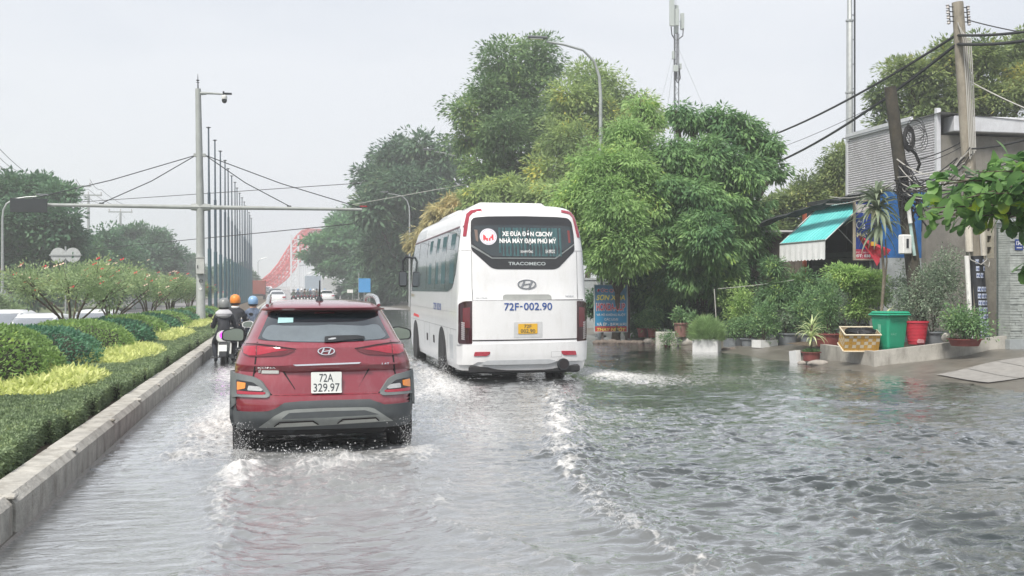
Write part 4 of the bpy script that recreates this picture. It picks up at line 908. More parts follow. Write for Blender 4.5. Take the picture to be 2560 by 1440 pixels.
op = [(at(60, 800, 31), 'white car half cut by the left edge, behind the hedge', False), (at(108, 800, 28), 'white car on the opposite road, in front of its neighbour at the left edge', False), (at(247, 800, 33.5), 'white car beyond the hedge, seen between two flowering shrub trees', False)]
pearl = mat('pearl white paint', (.66, .67, .68), .3, .0, var=.05, coat=.5, dirt=.2, dirtcol=(.35, .34, .32)); gl_p = mat('pale reflecting glass', (.20, .22, .25), .08, .3, var=.05, spec=1, coat=1)
for (px, d, lab, s_) in ((18, 33.5, op[0][1], True), (100, 28.5, op[1][1], True), (242, 34, op[2][1], True)):
    p = at(px, 800, d); saloon(lab, pearl, (p[0], p[1] + 2, -.50), R(180), 'white cars on the opposite road', hatch=True, glassm=gl_p, name='white_car')
# distant traffic, each a thing
far_dark = mat('dark grey paint', (.05, .06, .07), .35, .2, coat=.5)
def farx(px, Y): return Y * math.tan(TH + math.atan((px - 1280) / F))
for (px, Y, paint, lab, suv, rz) in ((688, 118, far_dark, 'dark grey pickup-like car far ahead, above the left of the red roof', True, 0), (693, 108, white_p, 'low white car right behind the dark grey one far ahead', False, 0),
                                     (778, 128, white_p, 'white car far ahead among the motorbikes', False, 0), (818, 124, white_p, 'white car far ahead to the right of the aerial', False, 0),
                                     (650, 190, white_p, 'tiny white car on the bridge approach beside the red arch foot', False, R(180)), (663, 205, far_dark, 'tiny dark car on the bridge approach', False, R(180)), (672, 220, white_p, 'tiny white car farther up the bridge approach', False, R(180))):
    saloon(lab, paint, (farx(px, Y), Y, road_z(Y) + .0), rz, 'distant traffic', suv=suv, name='distant_car')
def truck(lab, px, Y, cabc, boxc, Hh=2.9, W_=2.2, L_=6):
    t = thing('truck', lab, 'truck', (farx(px, Y), Y, road_z(Y)), 0, 'distant traffic')
    c = MB(); c.box((0, L_ * .35, .7 + Hh * .4), (W_, L_ * .7, Hh * .78), bev=.06); c.build('cargo_box', boxc, t)
    c = MB(); c.box((0, L_ * .86, 1.4), (W_ * .95, L_ * .24, 1.9), bev=.15); c.build('cab', cabc, t)
    c = MB(); c.box((0, L_ * .5, .62), (W_ * .8, L_, .16)); c.box((0, .0, .7), (W_ * .96, .1, .14)); c.build('chassis', dark_metal, t)
    c = MB(); c.box((0, L_ * .98, 1.75), (W_ * .8, .06, .7), bev=.02); c.build('windscreen', glass_d, t)
    for s in (-1, 1):
        c = MB(); c.box((s * W_ * .42, -.03, .8), (.2, .05, .14)); c.build('tail_lamp', lamp_r, t)
        for yc in (L_ * .2, L_ * .82): wheel(t, s * W_ * .42, yc, .45, .45, .28, s, detail=False)
rust = mat('rusty red paint', (.24, .05, .03), .6, var=.2)
truck('red lorry by the foot of the red arch, left of the far road', 641, 150, rust, rust, 2.4, 2.4, 7)
truck('white van-like lorry far ahead, right of the aerial', 828, 138, white_p, mat('pale truck box', (.5, .52, .53), .5, var=.1), 2.8, 2.2)
truck('pale blue-grey lorry far ahead behind the motorbikes', 783, 170, white_p, mat('blue grey box', (.28, .33, .38), .5), 3.4, 2.4, 8)

# ---- the white bus --------------------------------------------------
BX, BY = 4.26, 19.0
b = thing('white_bus', 'large white coach seen from behind in the right lane, curtained rear window with lettering', 'bus', (BX, BY, 0), R(-.3))
busw = mat('white bus paint', (.74, .745, .755), .32, 0, var=.04, vs=1.5, coat=.5, dirt=.32, dirtcol=(.50, .49, .46))
SB = Shell([(.18, .05), (.28, .02), (.45, .0), (.9, .0), (1.445, .005), (1.457, .035), (1.55, .06), (2.0, .09), (2.35, .13), (2.95, .26), (3.08, .30), (3.14, .38), (3.19, .55), (3.215, .9)],
           [(.18, 1.16), (.3, 1.185), (.9, 1.205), (1.6, 1.20), (2.35, 1.17), (2.7, 1.13), (2.95, 1.07), (3.05, 1.02), (3.12, .96), (3.17, .86), (3.2, .70), (3.215, .5)],
           [(.18, 8.45), (.5, 8.6), (1.3, 8.6), (2.6, 8.35), (3.0, 8.1), (3.15, 7.8), (3.215, 7.3)], cr=.42, cf=.8, p=3.6)
SB.body([.18, .24, .3, .45, .6, .75, .9, 1.1, 1.3, 1.445, 1.457, 1.55, 1.8, 2.0, 2.2, 2.35, 2.5, 2.65, 2.8, 2.9, 2.95, 3.0, 3.05, 3.08, 3.11, 3.14, 3.165, 3.185, 3.2, 3.21, 3.215], 14).build('body', busw, b, smooth=True, sharp=30)
bm = SB.rear; BCX = 1018
bc = lambda pts: [((x - BCX) / 393.0, 1.65 - (y - 697) / 399.5) for x, y in pts]
def bp_(name, poly, m, off=.004, depth=.02, cell=.08, parent=b, f=bm, smooth=True): return MB().panel(poly, f, off, depth, cell).build(name, m, parent, smooth=smooth, sharp=40)
frm = bp_('rear_window_frame', roundp(bc([(646, 205), (665, 180), (760, 172), (1020, 167), (1270, 170), (1355, 176), (1383, 205), (1393, 300), (1393, 418), (1265, 545), (1230, 556), (810, 556), (775, 545), (640, 418), (640, 300)]), .05), black_g, .006, .03)
gls = bp_('rear_window', roundp(bc([(668, 240), (1020, 232), (1365, 238), (1382, 365), (1245, 455), (1222, 464), (800, 464), (775, 458), (662, 382), (655, 300)]), .04), mat('coach glass', (.012, .022, .026), .10, 0, var=.2, vs=2, coat=.8, spec=.8), .010, .012, parent=frm)
# curtain: ripples of blue-green cloth behind the glass line, hung as pleats
cm_ = mat('curtain cloth', (.05, .115, .125), .8, var=.35, vs=14, stretch=(6, 6, .25)); cur = MB(); P = []
for i in range(141):
    u = -.46 + i * (1.15 / 140); gap = .14 < (i / 140) % 1 < .0
    P.append([bm(u, z, .0125 + .0035 * math.sin(u * 95) + .0015 * math.sin(u * 37)) for z in (2.24 if u > -.42 else 2.3, 2.45, 2.6, 2.76)])
cur.grid(P[:62]); cur.build('curtain', cm_, gls, smooth=True); cur = MB(); cur.grid(P[66:]); cur.build('curtain', cm_, gls, smooth=True)
bp_('lower_trim', bc([(640, 375), (655, 385), (785, 472), (1240, 472), (1388, 368), (1389, 376), (1244, 480), (783, 480), (640, 392)]), mat('grey trim', (.2, .22, .22), .4), .012, .01, parent=frm)
bp_('warm_patch', bc([(668, 268), (690, 272), (692, 358), (676, 350)]), mat('brown pillar', (.16, .11, .09), .6), .0125, .004, parent=gls); bp_('seat_edge', bc([(1342, 268), (1358, 268), (1362, 358), (1346, 362)]), mat('maroon pillar', (.2, .05, .05), .6), .0125, .004, parent=gls)
lt = lambda s_, nm, m, x0, x1, y0, y1, bold=.02, off=.02, par=b, sh=0: text(s_, nm, m, par, bm, (x0 - BCX) / 393, (x1 - BCX) / 393, 1.65 - (y1 - 697) / 399.5, 1.65 - (y0 - 697) / 399.5, bold=bold, off=off, shear=sh)
lt('XE ĐƯA ĐÓN CBCNV', 'window_lettering', white_ink, 862, 1226, 273, 316, .035, .019, gls); lt('NHÀ MÁY ĐẠM PHÚ MỸ', 'window_lettering', white_ink, 842, 1252, 322, 376, .035, .019, gls)
lt('XE HỢP ĐỒNG', 'window_lettering', white_ink, 988, 1078, 410, 442, .02, .018, gls); lt('LH: 090 212', 'window_lettering', white_ink, 1170, 1238, 412, 438, .02, .018, gls)
dsc = bp_('round_sticker', ell((764 - BCX) / 393, 1.65 - (321 - 697) / 399.5, .152, .150), mat('sticker white', (.70, .68, .74), .5, var=.1, vs=30), .0165, .006, parent=gls)
rdm = mat('sticker red', (.70, .05, .06), .5)
mb = MB()
for pts in ([(728, 306), (736, 306), (748, 322), (748, 330), (761, 330), (761, 352), (752, 352), (748, 342), (738, 342), (738, 352), (728, 344)], [(768, 330), (778, 330), (778, 320), (788, 318), (788, 306), (800, 304), (800, 344), (789, 346), (789, 330), (779, 334), (778, 350), (768, 352)]): mb.panel(bc(pts), bm, .019, .005, .5)
mb.build('sticker_emblem', rdm, dsc)
mb = MB()
for q in range(30):
    a = q * .209; c_ = ((764 - BCX) / 393 + .128 * math.cos(a), 1.941 + .650 + .128 * math.sin(a)); c_ = (c_[0], 1.65 + 376 / 399.5 + .128 * math.sin(a)); mb.panel(rect(c_[0] - .006, c_[0] + .006, c_[1] - .008, c_[1] + .008), bm, .018, .003, .5)
mb.build('sticker_ring', mat('sticker grey', (.4, .4, .45), .5), dsc)
lt('TRACOMECO', 'maker_lettering', mat('pale grey letters', (.42, .46, .47), .4), 900, 1168, 503, 527, .02, .014, frm)
emblem(b, bm, (1030 - BCX) / 393, 1.65 + 33 / 399.5, .172, .086, .016, mat('satin chrome', (.30, .31, .33), .25, .8, var=0)); bp_('emblem_back', ell((1030 - BCX) / 393, 1.65 + 33 / 399.5, .176, .090), mat('emblem grey back', (.62, .63, .64), .4), .006, .01)
bp_('handle_recess', roundp(bc([(853, 776), (858, 745), (875, 738), (1190, 738), (1207, 748), (1210, 776)]), .02), mat('recess grey', (.28, .29, .28), .5, var=.1), .003, .01)
bp_('shut_line', bc([(640, 776), (1475, 774), (1475, 779), (640, 781)]), gap_m, .003, .01); bp_('shut_line', bc([(640, 1064), (1408, 1058), (1408, 1066), (640, 1072)]), gap_m, .004, .01)
for xx_, y0_, y1_ in ((638, 424, 786), (1407, 424, 772), (640, 1095, 1240), (1411, 1082, 1222)): bp_('seam', bc([(xx_, y0_), (xx_ + 4, y0_), (xx_ + 4, y1_), (xx_, y1_)]), mat('soft seam', (.28, .28, .29), .7, var=0), .002, .008, .3)
for pts in ([(548, 420), (640, 418), (640, 421), (548, 424)], [(1393, 418), (1463, 417), (1463, 420), (1393, 421)]): bp_('seam', bc(pts), _m['soft seam'], .003, .008)
blu = mat('blue stencil', (.03, .08, .30), .6, var=.2)
lt('72F', 'fleet_number', blu, 863, 967, 799, 853, .012, .008); lt('002.90', 'fleet_number', blu, 1003, 1208, 797, 851, .012, .008); bp_('fleet_number_dash', rect((975 - BCX) / 393, (993 - BCX) / 393, 1.65 - (828 - 697) / 399.5, 1.65 - (820 - 697) / 399.5), blu, .008, .005)
bp_('plate_recess', roundp(bc([(930, 1050), (932, 938), (1138, 934), (1138, 1048)]), .02), mat('recess white', (.55, .56, .57), .5), .004, .01)
bpl = bp_('number_plate', roundp(bc([(962, 1021), (962, 950), (1100, 948), (1100, 1019)]), .012), plate_y, .014, .012, .3)
lt('72F', 'plate_text', ink, 1004, 1057, 955, 980, .01, .017, bpl); lt('002.90', 'plate_text', ink, 980, 1084, 988, 1014, .01, .017, bpl)
lt('GLOBAL', 'badge', silver, 664, 750, 757, 767, .02, .008); lt('NOBLE', 'badge', silver, 1313, 1374, 745, 757, .02, .008)
for s in (-1, 1):
    M = (lambda pts: pts) if s < 0 else (lambda pts: [(-x, z) for x, z in pts])
    tl = bp_('tail_lamp', roundp(M([(-1.185, 1.38), (-1.10, 1.425), (-.975, 1.43), (-.968, 1.425), (-.968, .665), (-1.0, .66), (-1.18, .66), (-1.19, .70)]), .03), lamp_dr if False else mat('smoked lens', (.035, .008, .012), .1, var=.3, vs=6, coat=1), .010, .03)
    bp_('lamp_inner', M([(-1.12, 1.30), (-1.0, 1.32), (-1.0, .95), (-1.12, .95)]), lamp_dr, .0125, .006, parent=tl)
    led = MB()
    for q in range(9): led.panel(M([(-1.14, .74 + q * .036), (-1.09, .735 + q * .036), (-1.09, .757 + q * .036), (-1.14, .762 + q * .036)]), bm, .015, .006, .5)
    led.build('lamp_louvre', mat('louvre', (.55, .52, .53), .3, .4), tl)
    bp_('reflector', roundp(M([(-.925, .445), (-.905, .52), (-.64, .525), (-.655, .47), (-.70, .447)]), .015), lamp_r, .034, .02)
    mk = [(-.735, 3.06), (-.90, 3.035), (-.965, 2.97), (-1.0, 2.80), (-1.035, 2.60), (-1.09, 2.60), (-1.055, 2.83), (-1.005, 3.02), (-.93, 3.085), (-.75, 3.115)]
    bp_('marker_lamp', roundp(M(mk), .01), mat('marker lens', (.30, .015, .035), .2, coat=1), .008, .02, .05)
    fs3 = SB.side(s)
    ex = [(8.1, 2.72), (8.25, 1.60), (1.5, 1.60), (.95, 1.66), (.58, 1.95), (.42, 2.35), (.46, 2.76)]
    wb = bp_('side_window_band', roundp(ex, .12), mat('side glass', (.06, .10, .10), .05, .1, var=.2, vs=.8, spec=1, coat=1), .008, .02, .25, f=fs3)
    for yy_ in (1.9, 3.4, 4.9, 6.4, 7.6): bp_('window_divider', rect(yy_, yy_ + .05, 1.64, 2.71), black_g, .010, .01, .3, f=fs3, parent=wb)
    for y0_, y1_ in ((.8, 1.35), (1.95, 2.5), (3.0, 3.35), (4.1, 4.5)):
        cu2 = MB(); cu2.grid([[fs3(y0_ + (y1_ - y0_) * i / 20, z, .0095 + .002 * math.sin(i * 1.7)) for z in (1.75, 2.1, 2.5, 2.68)] for i in range(21)]); cu2.build('curtain', cm_, wb, smooth=True)
    bp_('window_top_trim', [(.40, 2.77), (8.0, 2.735), (8.0, 2.765), (.40, 2.80)], mat('plum trim', (.10, .04, .05), .4), .012, .02, .3, f=fs3)
    bp_('front_quarter_panel', roundp([(5.6, 2.82), (7.6, 2.79), (7.4, 3.0), (5.8, 3.02)], .04), mat('panel grey white', (.50, .52, .54), .3, coat=.4), .006, .01, .2, f=fs3)
    bp_('side_seam', [(.42, .90), (8.3, .93), (8.3, .937), (.42, .907)], _m['soft seam'], .003, .01, .3, f=fs3); bp_('side_seam', [(.42, 1.22), (8.3, 1.25), (8.3, 1.253), (.42, 1.223)], _m['soft seam'], .003, .01, .3, f=fs3)
    for yy_ in (1.15, 1.6, 4.3, 5.2): bp_('hatch_seam', rect(yy_, yy_ + .008, .25, .9), _m['soft seam'], .003, .01, .3, f=fs3)
    bp_('hatch_outline', [(.85, .35), (1.3, .35), (1.3, .8), (.85, .8)], _m['panel grey white'], .003, .006, .3, f=fs3)
    for yc in (2.35, 6.9):
        arc = [(yc + .56 * math.cos(a), .30 + .60 * math.sin(a)) for a in [math.pi * j / 16 for j in range(17)]] + [(yc - .56, .19), (yc + .56, .19)]
        bp_('wheel_arch', arc, black_rub, .010, .03, .1, f=fs3); wheel(b, s * 1.10, yc, .33, .45, .24, s)
    for yy_ in (3.5, 4.6): bp_('vent', roundp(rect(yy_, yy_ + .2, .52, .68), .03), gap_m, .006, .02, .2, f=fs3)
text('72F', 'fleet_number', blu, b, lambda u, v, o_=0: (SB.side(-1)(u, v, .006)), 3.6, 3.15, 1.22, 1.36, bold=.01); text('002.90', 'fleet_number', blu, b, lambda u, v, o_=0: (SB.side(-1)(u, v, .006)), 3.05, 2.45, 1.22, 1.36, bold=.01)
text('Noble', 'badge', mat('gold badge', (.5, .4, .2), .3, .5), b, lambda u, v, o_=0: (SB.side(-1)(u, v, .006)), 7.9, 7.2, 1.46, 1.54, bold=.01)
bp_('side_marking', [(6.2, .98), (7.4, 1.0), (7.2, 1.06), (6.3, 1.04)], rdm, .005, .008, .2, f=SB.side(-1))
bu = MB(); bu.panel(roundp(bc([(548, 1098), (640, 1095), (1408, 1080), (1480, 1076), (1476, 1215), (1440, 1222), (1215, 1222), (1170, 1240), (745, 1240), (720, 1222), (680, 1222), (648, 1242), (552, 1244)]), .02), bm, .022, .04, .08); bu.build('bumper', busw, b, smooth=True)
bu = MB(); bu.panel(roundp(bc([(700, 1238), (745, 1210), (1180, 1205), (1225, 1215), (1235, 1226), (1170, 1241), (745, 1243)]), .01), bm, .026, .01, .08); bu.build('bumper_lip', _m['panel grey white'], b, smooth=True)
bp_('service_flap', roundp(bc([(1197, 1152), (1274, 1150), (1273, 1190), (1197, 1192)]), .01), _m['soft seam'], .0235, .004, .3); bp_('service_flap_face', roundp(bc([(1199, 1154), (1272, 1152), (1271, 1188), (1199, 1190)]), .01), busw, .0245, .004, .3)
ex_ = MB(); ex_.tube([(.69, -.06, .285), (.69, .5, .285)], .105, 18); ex_.m(1); ex_.tube([(.69, -.063, .285), (.69, .1, .285)], .085, 18); ex_.build('exhaust_pipe', [dark_metal, gap_m], b, smooth=True)
un = MB(); un.box((0, 4.2, .26), (2.1, 8, .2)); un.box((0, .35, .2), (2.05, .6, .14), bev=.03); un.tube([(-1, 2.35, .28), (1, 2.35, .28)], .13, 10); un.box((-.35, .2, .10), (.45, .08, .03)); un.build('underbody', black_rub, b)
ac = MB(); ac.box((-.1, 5.1, 3.22), (1.25, 2.6, .22), bev=.10); ac.box((-.1, 1.9, 3.20), (1.3, 2.2, .12), bev=.06); ac.build('roof_unit', busw, b, smooth=True)
for s in (-1, 1):
    mi = MB(); mi.tube([(s * 1.10, 8.15, 2.42), (s * 1.28, 8.35, 2.46), (s * 1.36, 8.42, 2.36), (s * 1.36, 8.42, 2.1)], .03, 6); mo = mi.build('mirror_arm', black_pl, b, smooth=True)
    mi = MB(); mi.box((s * 1.36, 8.40, 1.90), (.22, .12, .40), bev=.05); mo2 = mi.build('side_mirror', black_pl, b, smooth=True)
    mi = MB(); mi.box((s * 1.36, 8.336, 1.90), (.17, .006, .33)); mi.build('mirror_glass', mat('dark mirror', (.12, .13, .14), .08, .6, var=0), mo2)
# ================================================================== RIDERS
def skinned(joints, edges, name, mats, parent, sub=2, classify=None, root='pelvis'):
    names = list(joints); me = bpy.data.meshes.new('t'); me.from_pydata([joints[n][0] for n in names], [(names.index(a), names.index(b)) for a, b in edges], [])
    o = bpy.data.objects.new('t', me); col.objects.link(o); m = o.modifiers.new('s', 'SKIN'); m.use_smooth_shade = True
    for i, n in enumerate(names):
        r = joints[n][1]; me.skin_vertices[0].data[i].radius = (r, r) if not hasattr(r, '__len__') else r
        me.skin_vertices[0].data[i].use_root = (n == root)
    o.modifiers.new('b', 'SUBSURF').levels = sub
    dg = bpy.context.evaluated_depsgraph_get(); m2 = bpy.data.meshes.new_from_object(o.evaluated_get(dg)); bpy.data.objects.remove(o)
    m2.name = name; m2.materials.clear()
    for q in mats: m2.materials.append(q)
    if classify:
        for p in m2.polygons: p.material_index = classify(p.center)
    for p in m2.polygons: p.use_smooth = True
    r = bpy.data.objects.new(name, m2); col.objects.link(r); r.parent = parent; return r
skin_m = mat('skin', (.42, .24, .16), .6, var=.08)
def rider(lab, loc, jacket, pants, helmet, hood=None, seat=.72, collar=None, two=None, group=None, lean=0, fists=True):
    t = thing('person', lab, 'person', loc, group=group); z = seat
    J = {'pelvis': ((0, 0, z + .08), (.15, .13)), 'waist': ((0, .02, z + .22), (.14, .11)), 'chest': ((0, .07, z + .40), (.165, .115)), 'upper': ((0, .09, z + .49), (.14, .10)), 'neck': ((0, .11, z + .60), .06), 'head': ((0, .14, z + .70), .085), 'crown': ((0, .14, z + .80), .075)}
    E = [('pelvis', 'waist'), ('waist', 'chest'), ('chest', 'upper'), ('upper', 'neck'), ('neck', 'head'), ('head', 'crown')]
    for s, n in ((-1, 'L'), (1, 'R')):
        J.update({n + 'sh': ((s * .165, .09, z + .47), .07), n + 'el': ((s * .235, .16, z + .25), .052), n + 'fa': ((s * .26, .36, z + .25), .038), n + 'wr': ((s * .28, .46, z + .28), .030), n + 'ha': ((s * .29, .53, z + .27), .032),
                  n + 'hip': ((s * .11, .05, z + .04), .10), n + 'kn': ((s * .22, .42, z - .10), .075), n + 'ca': ((s * .20, .30, z - .32), .058), n + 'an': ((s * .18, .26, z - .48), .042), n + 'to': ((s * .20, .40, z - .53), .035)})
        E += [('upper', n + 'sh'), (n + 'sh', n + 'el'), (n + 'el', n + 'fa'), (n + 'fa', n + 'wr'), (n + 'wr', n + 'ha'), ('pelvis', n + 'hip'), (n + 'hip', n + 'kn'), (n + 'kn', n + 'ca'), (n + 'ca', n + 'an'), (n + 'an', n + 'to')]
        for q, (dx, dz, ln) in enumerate(((-.025, .02, .05), (-.008, .025, .055), (.008, .025, .052), (.024, .02, .045), (-.03, -.01, .035))):
            a, c = n + 'f%d' % q, n + 'g%d' % q; J[a] = ((s * .29 + dx, .56 + ln * .3, z + .27 + dz * .6), .010); J[c] = ((s * .29 + dx, .56 + ln * .6, z + .27 + dz - .03), .009); E += [(n + 'ha', a), (a, c)]
    def cl(c):
        if c.z < z - .50: return 2
        if c.z < z + .14 and abs(c.x) < .27 and not (c.y > .32 and c.z > z + .1): return 1
        if c.z > z + .60 or (c.y > .47 and c.z > z + .1): return 3
        return 0
    bd = skinned(J, E, 'body', [jacket, pants, black_rub, skin_m], t, 2, cl)
    h = MB(); prof = [(.098, -.08), (.115, -.055), (.125, .0), (.127, .045), (.118, .09), (.094, .132), (.05, .160), (.01, .166)]
    h.lathe(prof, (0, .14, z + .73), 20, sy=1.12); hm = h.build('helmet', helmet, t, smooth=True)
    h = MB(); h.lathe([(.100, -.085), (.119, -.06), (.120, -.045), (.100, -.04)], (0, .14, z + .73), 20, sy=1.12); h.build('helmet_rim', black_pl, hm, smooth=True)
    h = MB(); h.panel(roundp(rect(-.12, .12, -.05, .07), .03), lambda u, v, o_=0: (u, .14 + math.sqrt(max(.001, .132 ** 2 - u * u)) + .02 + o_, z + .73 + v), 0, .01, .04); h.build('visor', glass_g, hm, smooth=True)
    if hood:
        h = MB(); P = []
        for i in range(9):
            a = math.pi * (.12 + .76 * i / 8) + math.pi; P.append([(math.cos(a) * rr, .10 + math.sin(a) * rr * .75 - dd, z + zz) for rr, zz, dd in ((.11, .64, 0), (.17, .60, .02), (.20, .55, .03), (.16, .49, .05), (.06, .44, .045))])
        h.grid(P); h.build('hood', hood, t, smooth=True)
    if collar:
        h = MB(); h.lathe([(.085, .56), (.10, .585), (.09, .61), (.08, .60)], (0, .11, z), 14); h.build('collar', collar, t, smooth=True)
    return t
def scooter(lab, loc, paint, tail_c, emit=0, group=None, mirrors=True, rack=False):
    t = thing('motorbike', lab, 'motorbike', loc, group=group)
    wheel(t, 0, 0, .29, .29, .11, 1, 'wheel'); wheel(t, 0, 1.22, .29, .29, .10, 1, 'wheel')
    m = MB(); P = []
    for (y, z, w_, h_) in ((-.30, .80, .05, .05), (-.22, .80, .12, .10), (-.05, .74, .16, .16), (.25, .68, .17, .17), (.5, .60, .14, .14), (.62, .42, .12, .1)):
        P.append([(w_ * math.cos(a) * (1 if math.sin(a) > 0 else .85), y, z + h_ * math.sin(a)) for a in [2 * math.pi * i / 14 for i in range(15)]])
    m.grid(P); m.add(P[0][:14], [tuple(range(14))]); m.build('body_panel', paint, t, smooth=True)
    m = MB(); m.box((0, .62, .30), (.26, .36, .06), bev=.02); m.box((0, .25, .36), (.2, .5, .2), bev=.05); m.build('engine', dark_metal, t)
    m = MB(); m.grid([[(x, y, z) for x in (-.17, -.1, .1, .17)] for y, z in ((.80, .30), (.92, .5), (.97, .72), (1.0, .92))]); m.build('leg_shield', paint, t, smooth=True)
    m = MB(); m.box((0, .12, .84), (.27, .70, .09), bev=.04); m.build('seat', black_rub, t, smooth=True)
    m = MB(); m.tube([(0, 1.22, .29), (0, 1.08, .7), (0, 1.0, .98)], .03, 8); m.tube([(-.33, .92, 1.02), (-.15, 1.0, 1.0), (.15, 1.0, 1.0), (.33, .92, 1.02)], .018, 8); m.build('handlebar', black_pl, t, smooth=True)
    for s in (-1, 1):
        m = MB(); m.tube([(s * .25, .98, 1.0), (s * .33, .96, 1.18)], .008, 5); m.lathe([(.01, -.02), (.055, -.015), (.055, .0), (.01, .0)], (s * .34, .955, 1.20), 12, axis='y', sy=.75); m.build('mirror', black_pl, t, smooth=True)
    m = MB(); m.panel(roundp([(-.10, .66), (.10, .66), (.14, .74), (.12, .86), (0, .90), (-.12, .86), (-.14, .74)], .04), lambda u, v, o_=0: (u, -.28 - o_ + u * u * 2, v), .0, .06, .05); lp = m.build('tail_housing', paint, t, smooth=True)
    m = MB(); m.lathe([(.01, -.03), (.05, -.028), (.068, -.012), (.07, .0)], (0, -.285, .80), 16, axis='y'); m.build('tail_lamp', tail_c, lp, smooth=True)
    m = MB(); m.box((0, -.33, .52), (.17, .012, .14), rx=R(-12)); m.build('number_plate', plate_w, t)
    m = MB(); m.grid([[(x, y, z) for x in (-.075, 0, .075)] for y, z in ((-.26, .66), (-.33, .50), (-.38, .34))]); m.build('rear_fender', black_pl, t, smooth=True)
    m = MB(); m.tube([(.17, -.25, .34), (.17, .3, .28)], [.05, .04], 10); m.build('exhaust_pipe', dark_metal, t, smooth=True)
    for s in (-1, 1):
        m = MB(); m.tube([(s * .1, .32, .28), (s * .3, .32, .28)], .014, 6); m.build('foot_peg', black_pl, t)
    return t
jk = mat('black jacket', (.018, .02, .028), .7, var=.35, vs=14, bump=.4, bs=18); pt = mat('dark trousers', (.02, .024, .035), .8, var=.3)
pur = mat('purple tail light', (.7, .05, .8), .3, var=.1, emit=1.6, ecol=(.75, .03, .9))
G = 'motorbikes and riders beside the kerb'
xa = lambda px, Y: Y * math.tan(TH + math.atan((px - 1280) / F))
scooter('white-tailed scooter with a glowing purple tail light, close to the kerb', (xa(559, 24.6), 24.6, -.16), mat('pearl scooter paint', (.6, .62, .6), .3, coat=.6), pur, group=G)
rider('person in a black jacket with a grey hood and grey helmet on the nearest scooter', (xa(559, 24.7), 24.75, -.17), jk, pt, mat('grey helmet', (.20, .21, .21), .35, coat=.4), hood=mat('grey hood', (.42, .42, .44), .8, var=.15), group=G)
scooter('dark motorbike under the rider with the orange helmet', (xa(588, 26.5), 26.5, -.18), black_g, lamp_r, group=G)
rider('person with an orange helmet, white collar and dark jacket just beyond the first rider', (xa(587, 26.6), 26.7, -.10), jk, pt, mat('orange helmet', (.80, .25, .03), .4, coat=.4), collar=white_ink, group=G)
scooter('motorbike mostly hidden by the white car, under the rider in the blue helmet', (xa(633, 27.5), 27.5, -.18), mat('blue scooter paint', (.05, .08, .16), .4, coat=.5), lamp_r, group=G)
rider('person with a light blue helmet and patterned blue-grey shirt near the white car', (xa(632, 27.6), 27.7, -.14), mat('patterned shirt', (.10, .13, .19), .8, var=.8, vs=9), pt, mat('blue helmet', (.22, .38, .60), .35, coat=.4), group=G)
sc0 = None; rd0 = None; cols = [mat('shirt olive', (.06, .08, .06), .8), mat('shirt navy', (.04, .06, .10), .8), mat('shirt grey', (.12, .13, .14), .8), mat('shirt brown', (.10, .06, .04), .8)]
hl = [_m['grey helmet'], _m['blue helmet'], white_p, black_g]
fr = [(734, 112, 'lone distant rider left of the group, far ahead on the road'), (745, 122, 'distant rider next to the lone one, left end of the far group'), (754, 120, 'third distant rider from the left in the far group'), (762, 126, 'fourth distant rider from the left in the far group'), (769, 119, 'distant rider in olive in the middle of the far group'), (776, 124, 'distant rider right of the middle of the far group'), (784, 118, 'distant rider just left of the aerial'), (792, 125, 'distant rider directly left of the aerial top'), (799, 121, 'distant rider right behind the aerial'), (812, 128, 'last distant rider, right of the aerial')]
for k_, (px, Y, lab) in enumerate(fr):
    X_ = farx(px, Y); zr = road_z(Y)
    if k_ < 4:
        s_ = scooter(lab.replace('rider', 'motorbike of the rider'), (X_, Y, zr), black_g, lamp_r, group='distant motorbikes'); r_ = rider(lab, (X_, Y + .1, zr), cols[k_], pt, hl[k_], group='distant riders')
        if k_ == 0: P0 = []
        P0.append((s_, r_))
    else:
        dup(P0[k_ % 4][0], (X_, Y, zr), label=lab.replace('rider', 'motorbike of the rider')); dup(P0[k_ % 4][1], (X_, Y + .1, zr), label=lab)
# ================================================================== RIGHT-HAND SIDE
# ---- street lamps
def street_lamp(lab, loc, arm_dir=-1, H=9.6, reach=2.3, rz=0, group='street lamps along the right edge'):
    t = thing('street_lamp', lab, 'street lamp', loc, rz, group)
    m = MB(); m.tube([(0, 0, -.1), (0, 0, .3), (0, 0, H * .83)], [.11, .095, .055], 10); m.tube([(0, 0, 0), (0, 0, .06)], .2, 8); m.build('pole', galv, t, smooth=True, sharp=50)
    s = arm_dir; m = MB(); m.tube([(0, 0, H * .83), (s * .05, 0, H * .90), (s * .22, 0, H * .95), (s * .6, 0, H * .987), (s * reach * .55, 0, H * 1.003), (s * reach * .8, 0, H * 1.01)], [.055, .05, .045, .04, .036, .034], 8); m.build('arm', galv, t, smooth=True)
    m = MB(); m.box((s * (reach * .8 + .30), 0, H * 1.02 + .03), (.66, .20, .09), bev=.03); hd = m.build('lamp_head', mat('lamp housing', (.16, .17, .18), .4, .4), t)
    hd.rotation_euler = (0, 0, 0); m = MB(); m.box((s * (reach * .8 + .36), 0, H * 1.02 - .022), (.45, .15, .02)); m.build('lens', lamp_c, hd)
    return t
lx = [(10.25, 34.4, 'nearest curved street lamp, in front of the tallest trees'), (10.45, 63.3, 'second curved street lamp, above the pale bushes behind the bus'), (10.45, 92.0, 'third street lamp along the right edge, behind the dark tree'), (10.45, 121.0, 'farthest street lamp on the right, beside the blue board')]
l0 = street_lamp(lx[0][2], (lx[0][0], lx[0][1], .05))
for x, y, lab in lx[1:]: dup(l0, (x, y, .05), label=lab)
xl = -15.2; yl = atX(6, xl)
if yl > 0: street_lamp('single street lamp at the left edge, arm reaching right over the opposite road', (xl, yl, -.3), 1, 7.0, 2.2, group='street lamp on the far side')

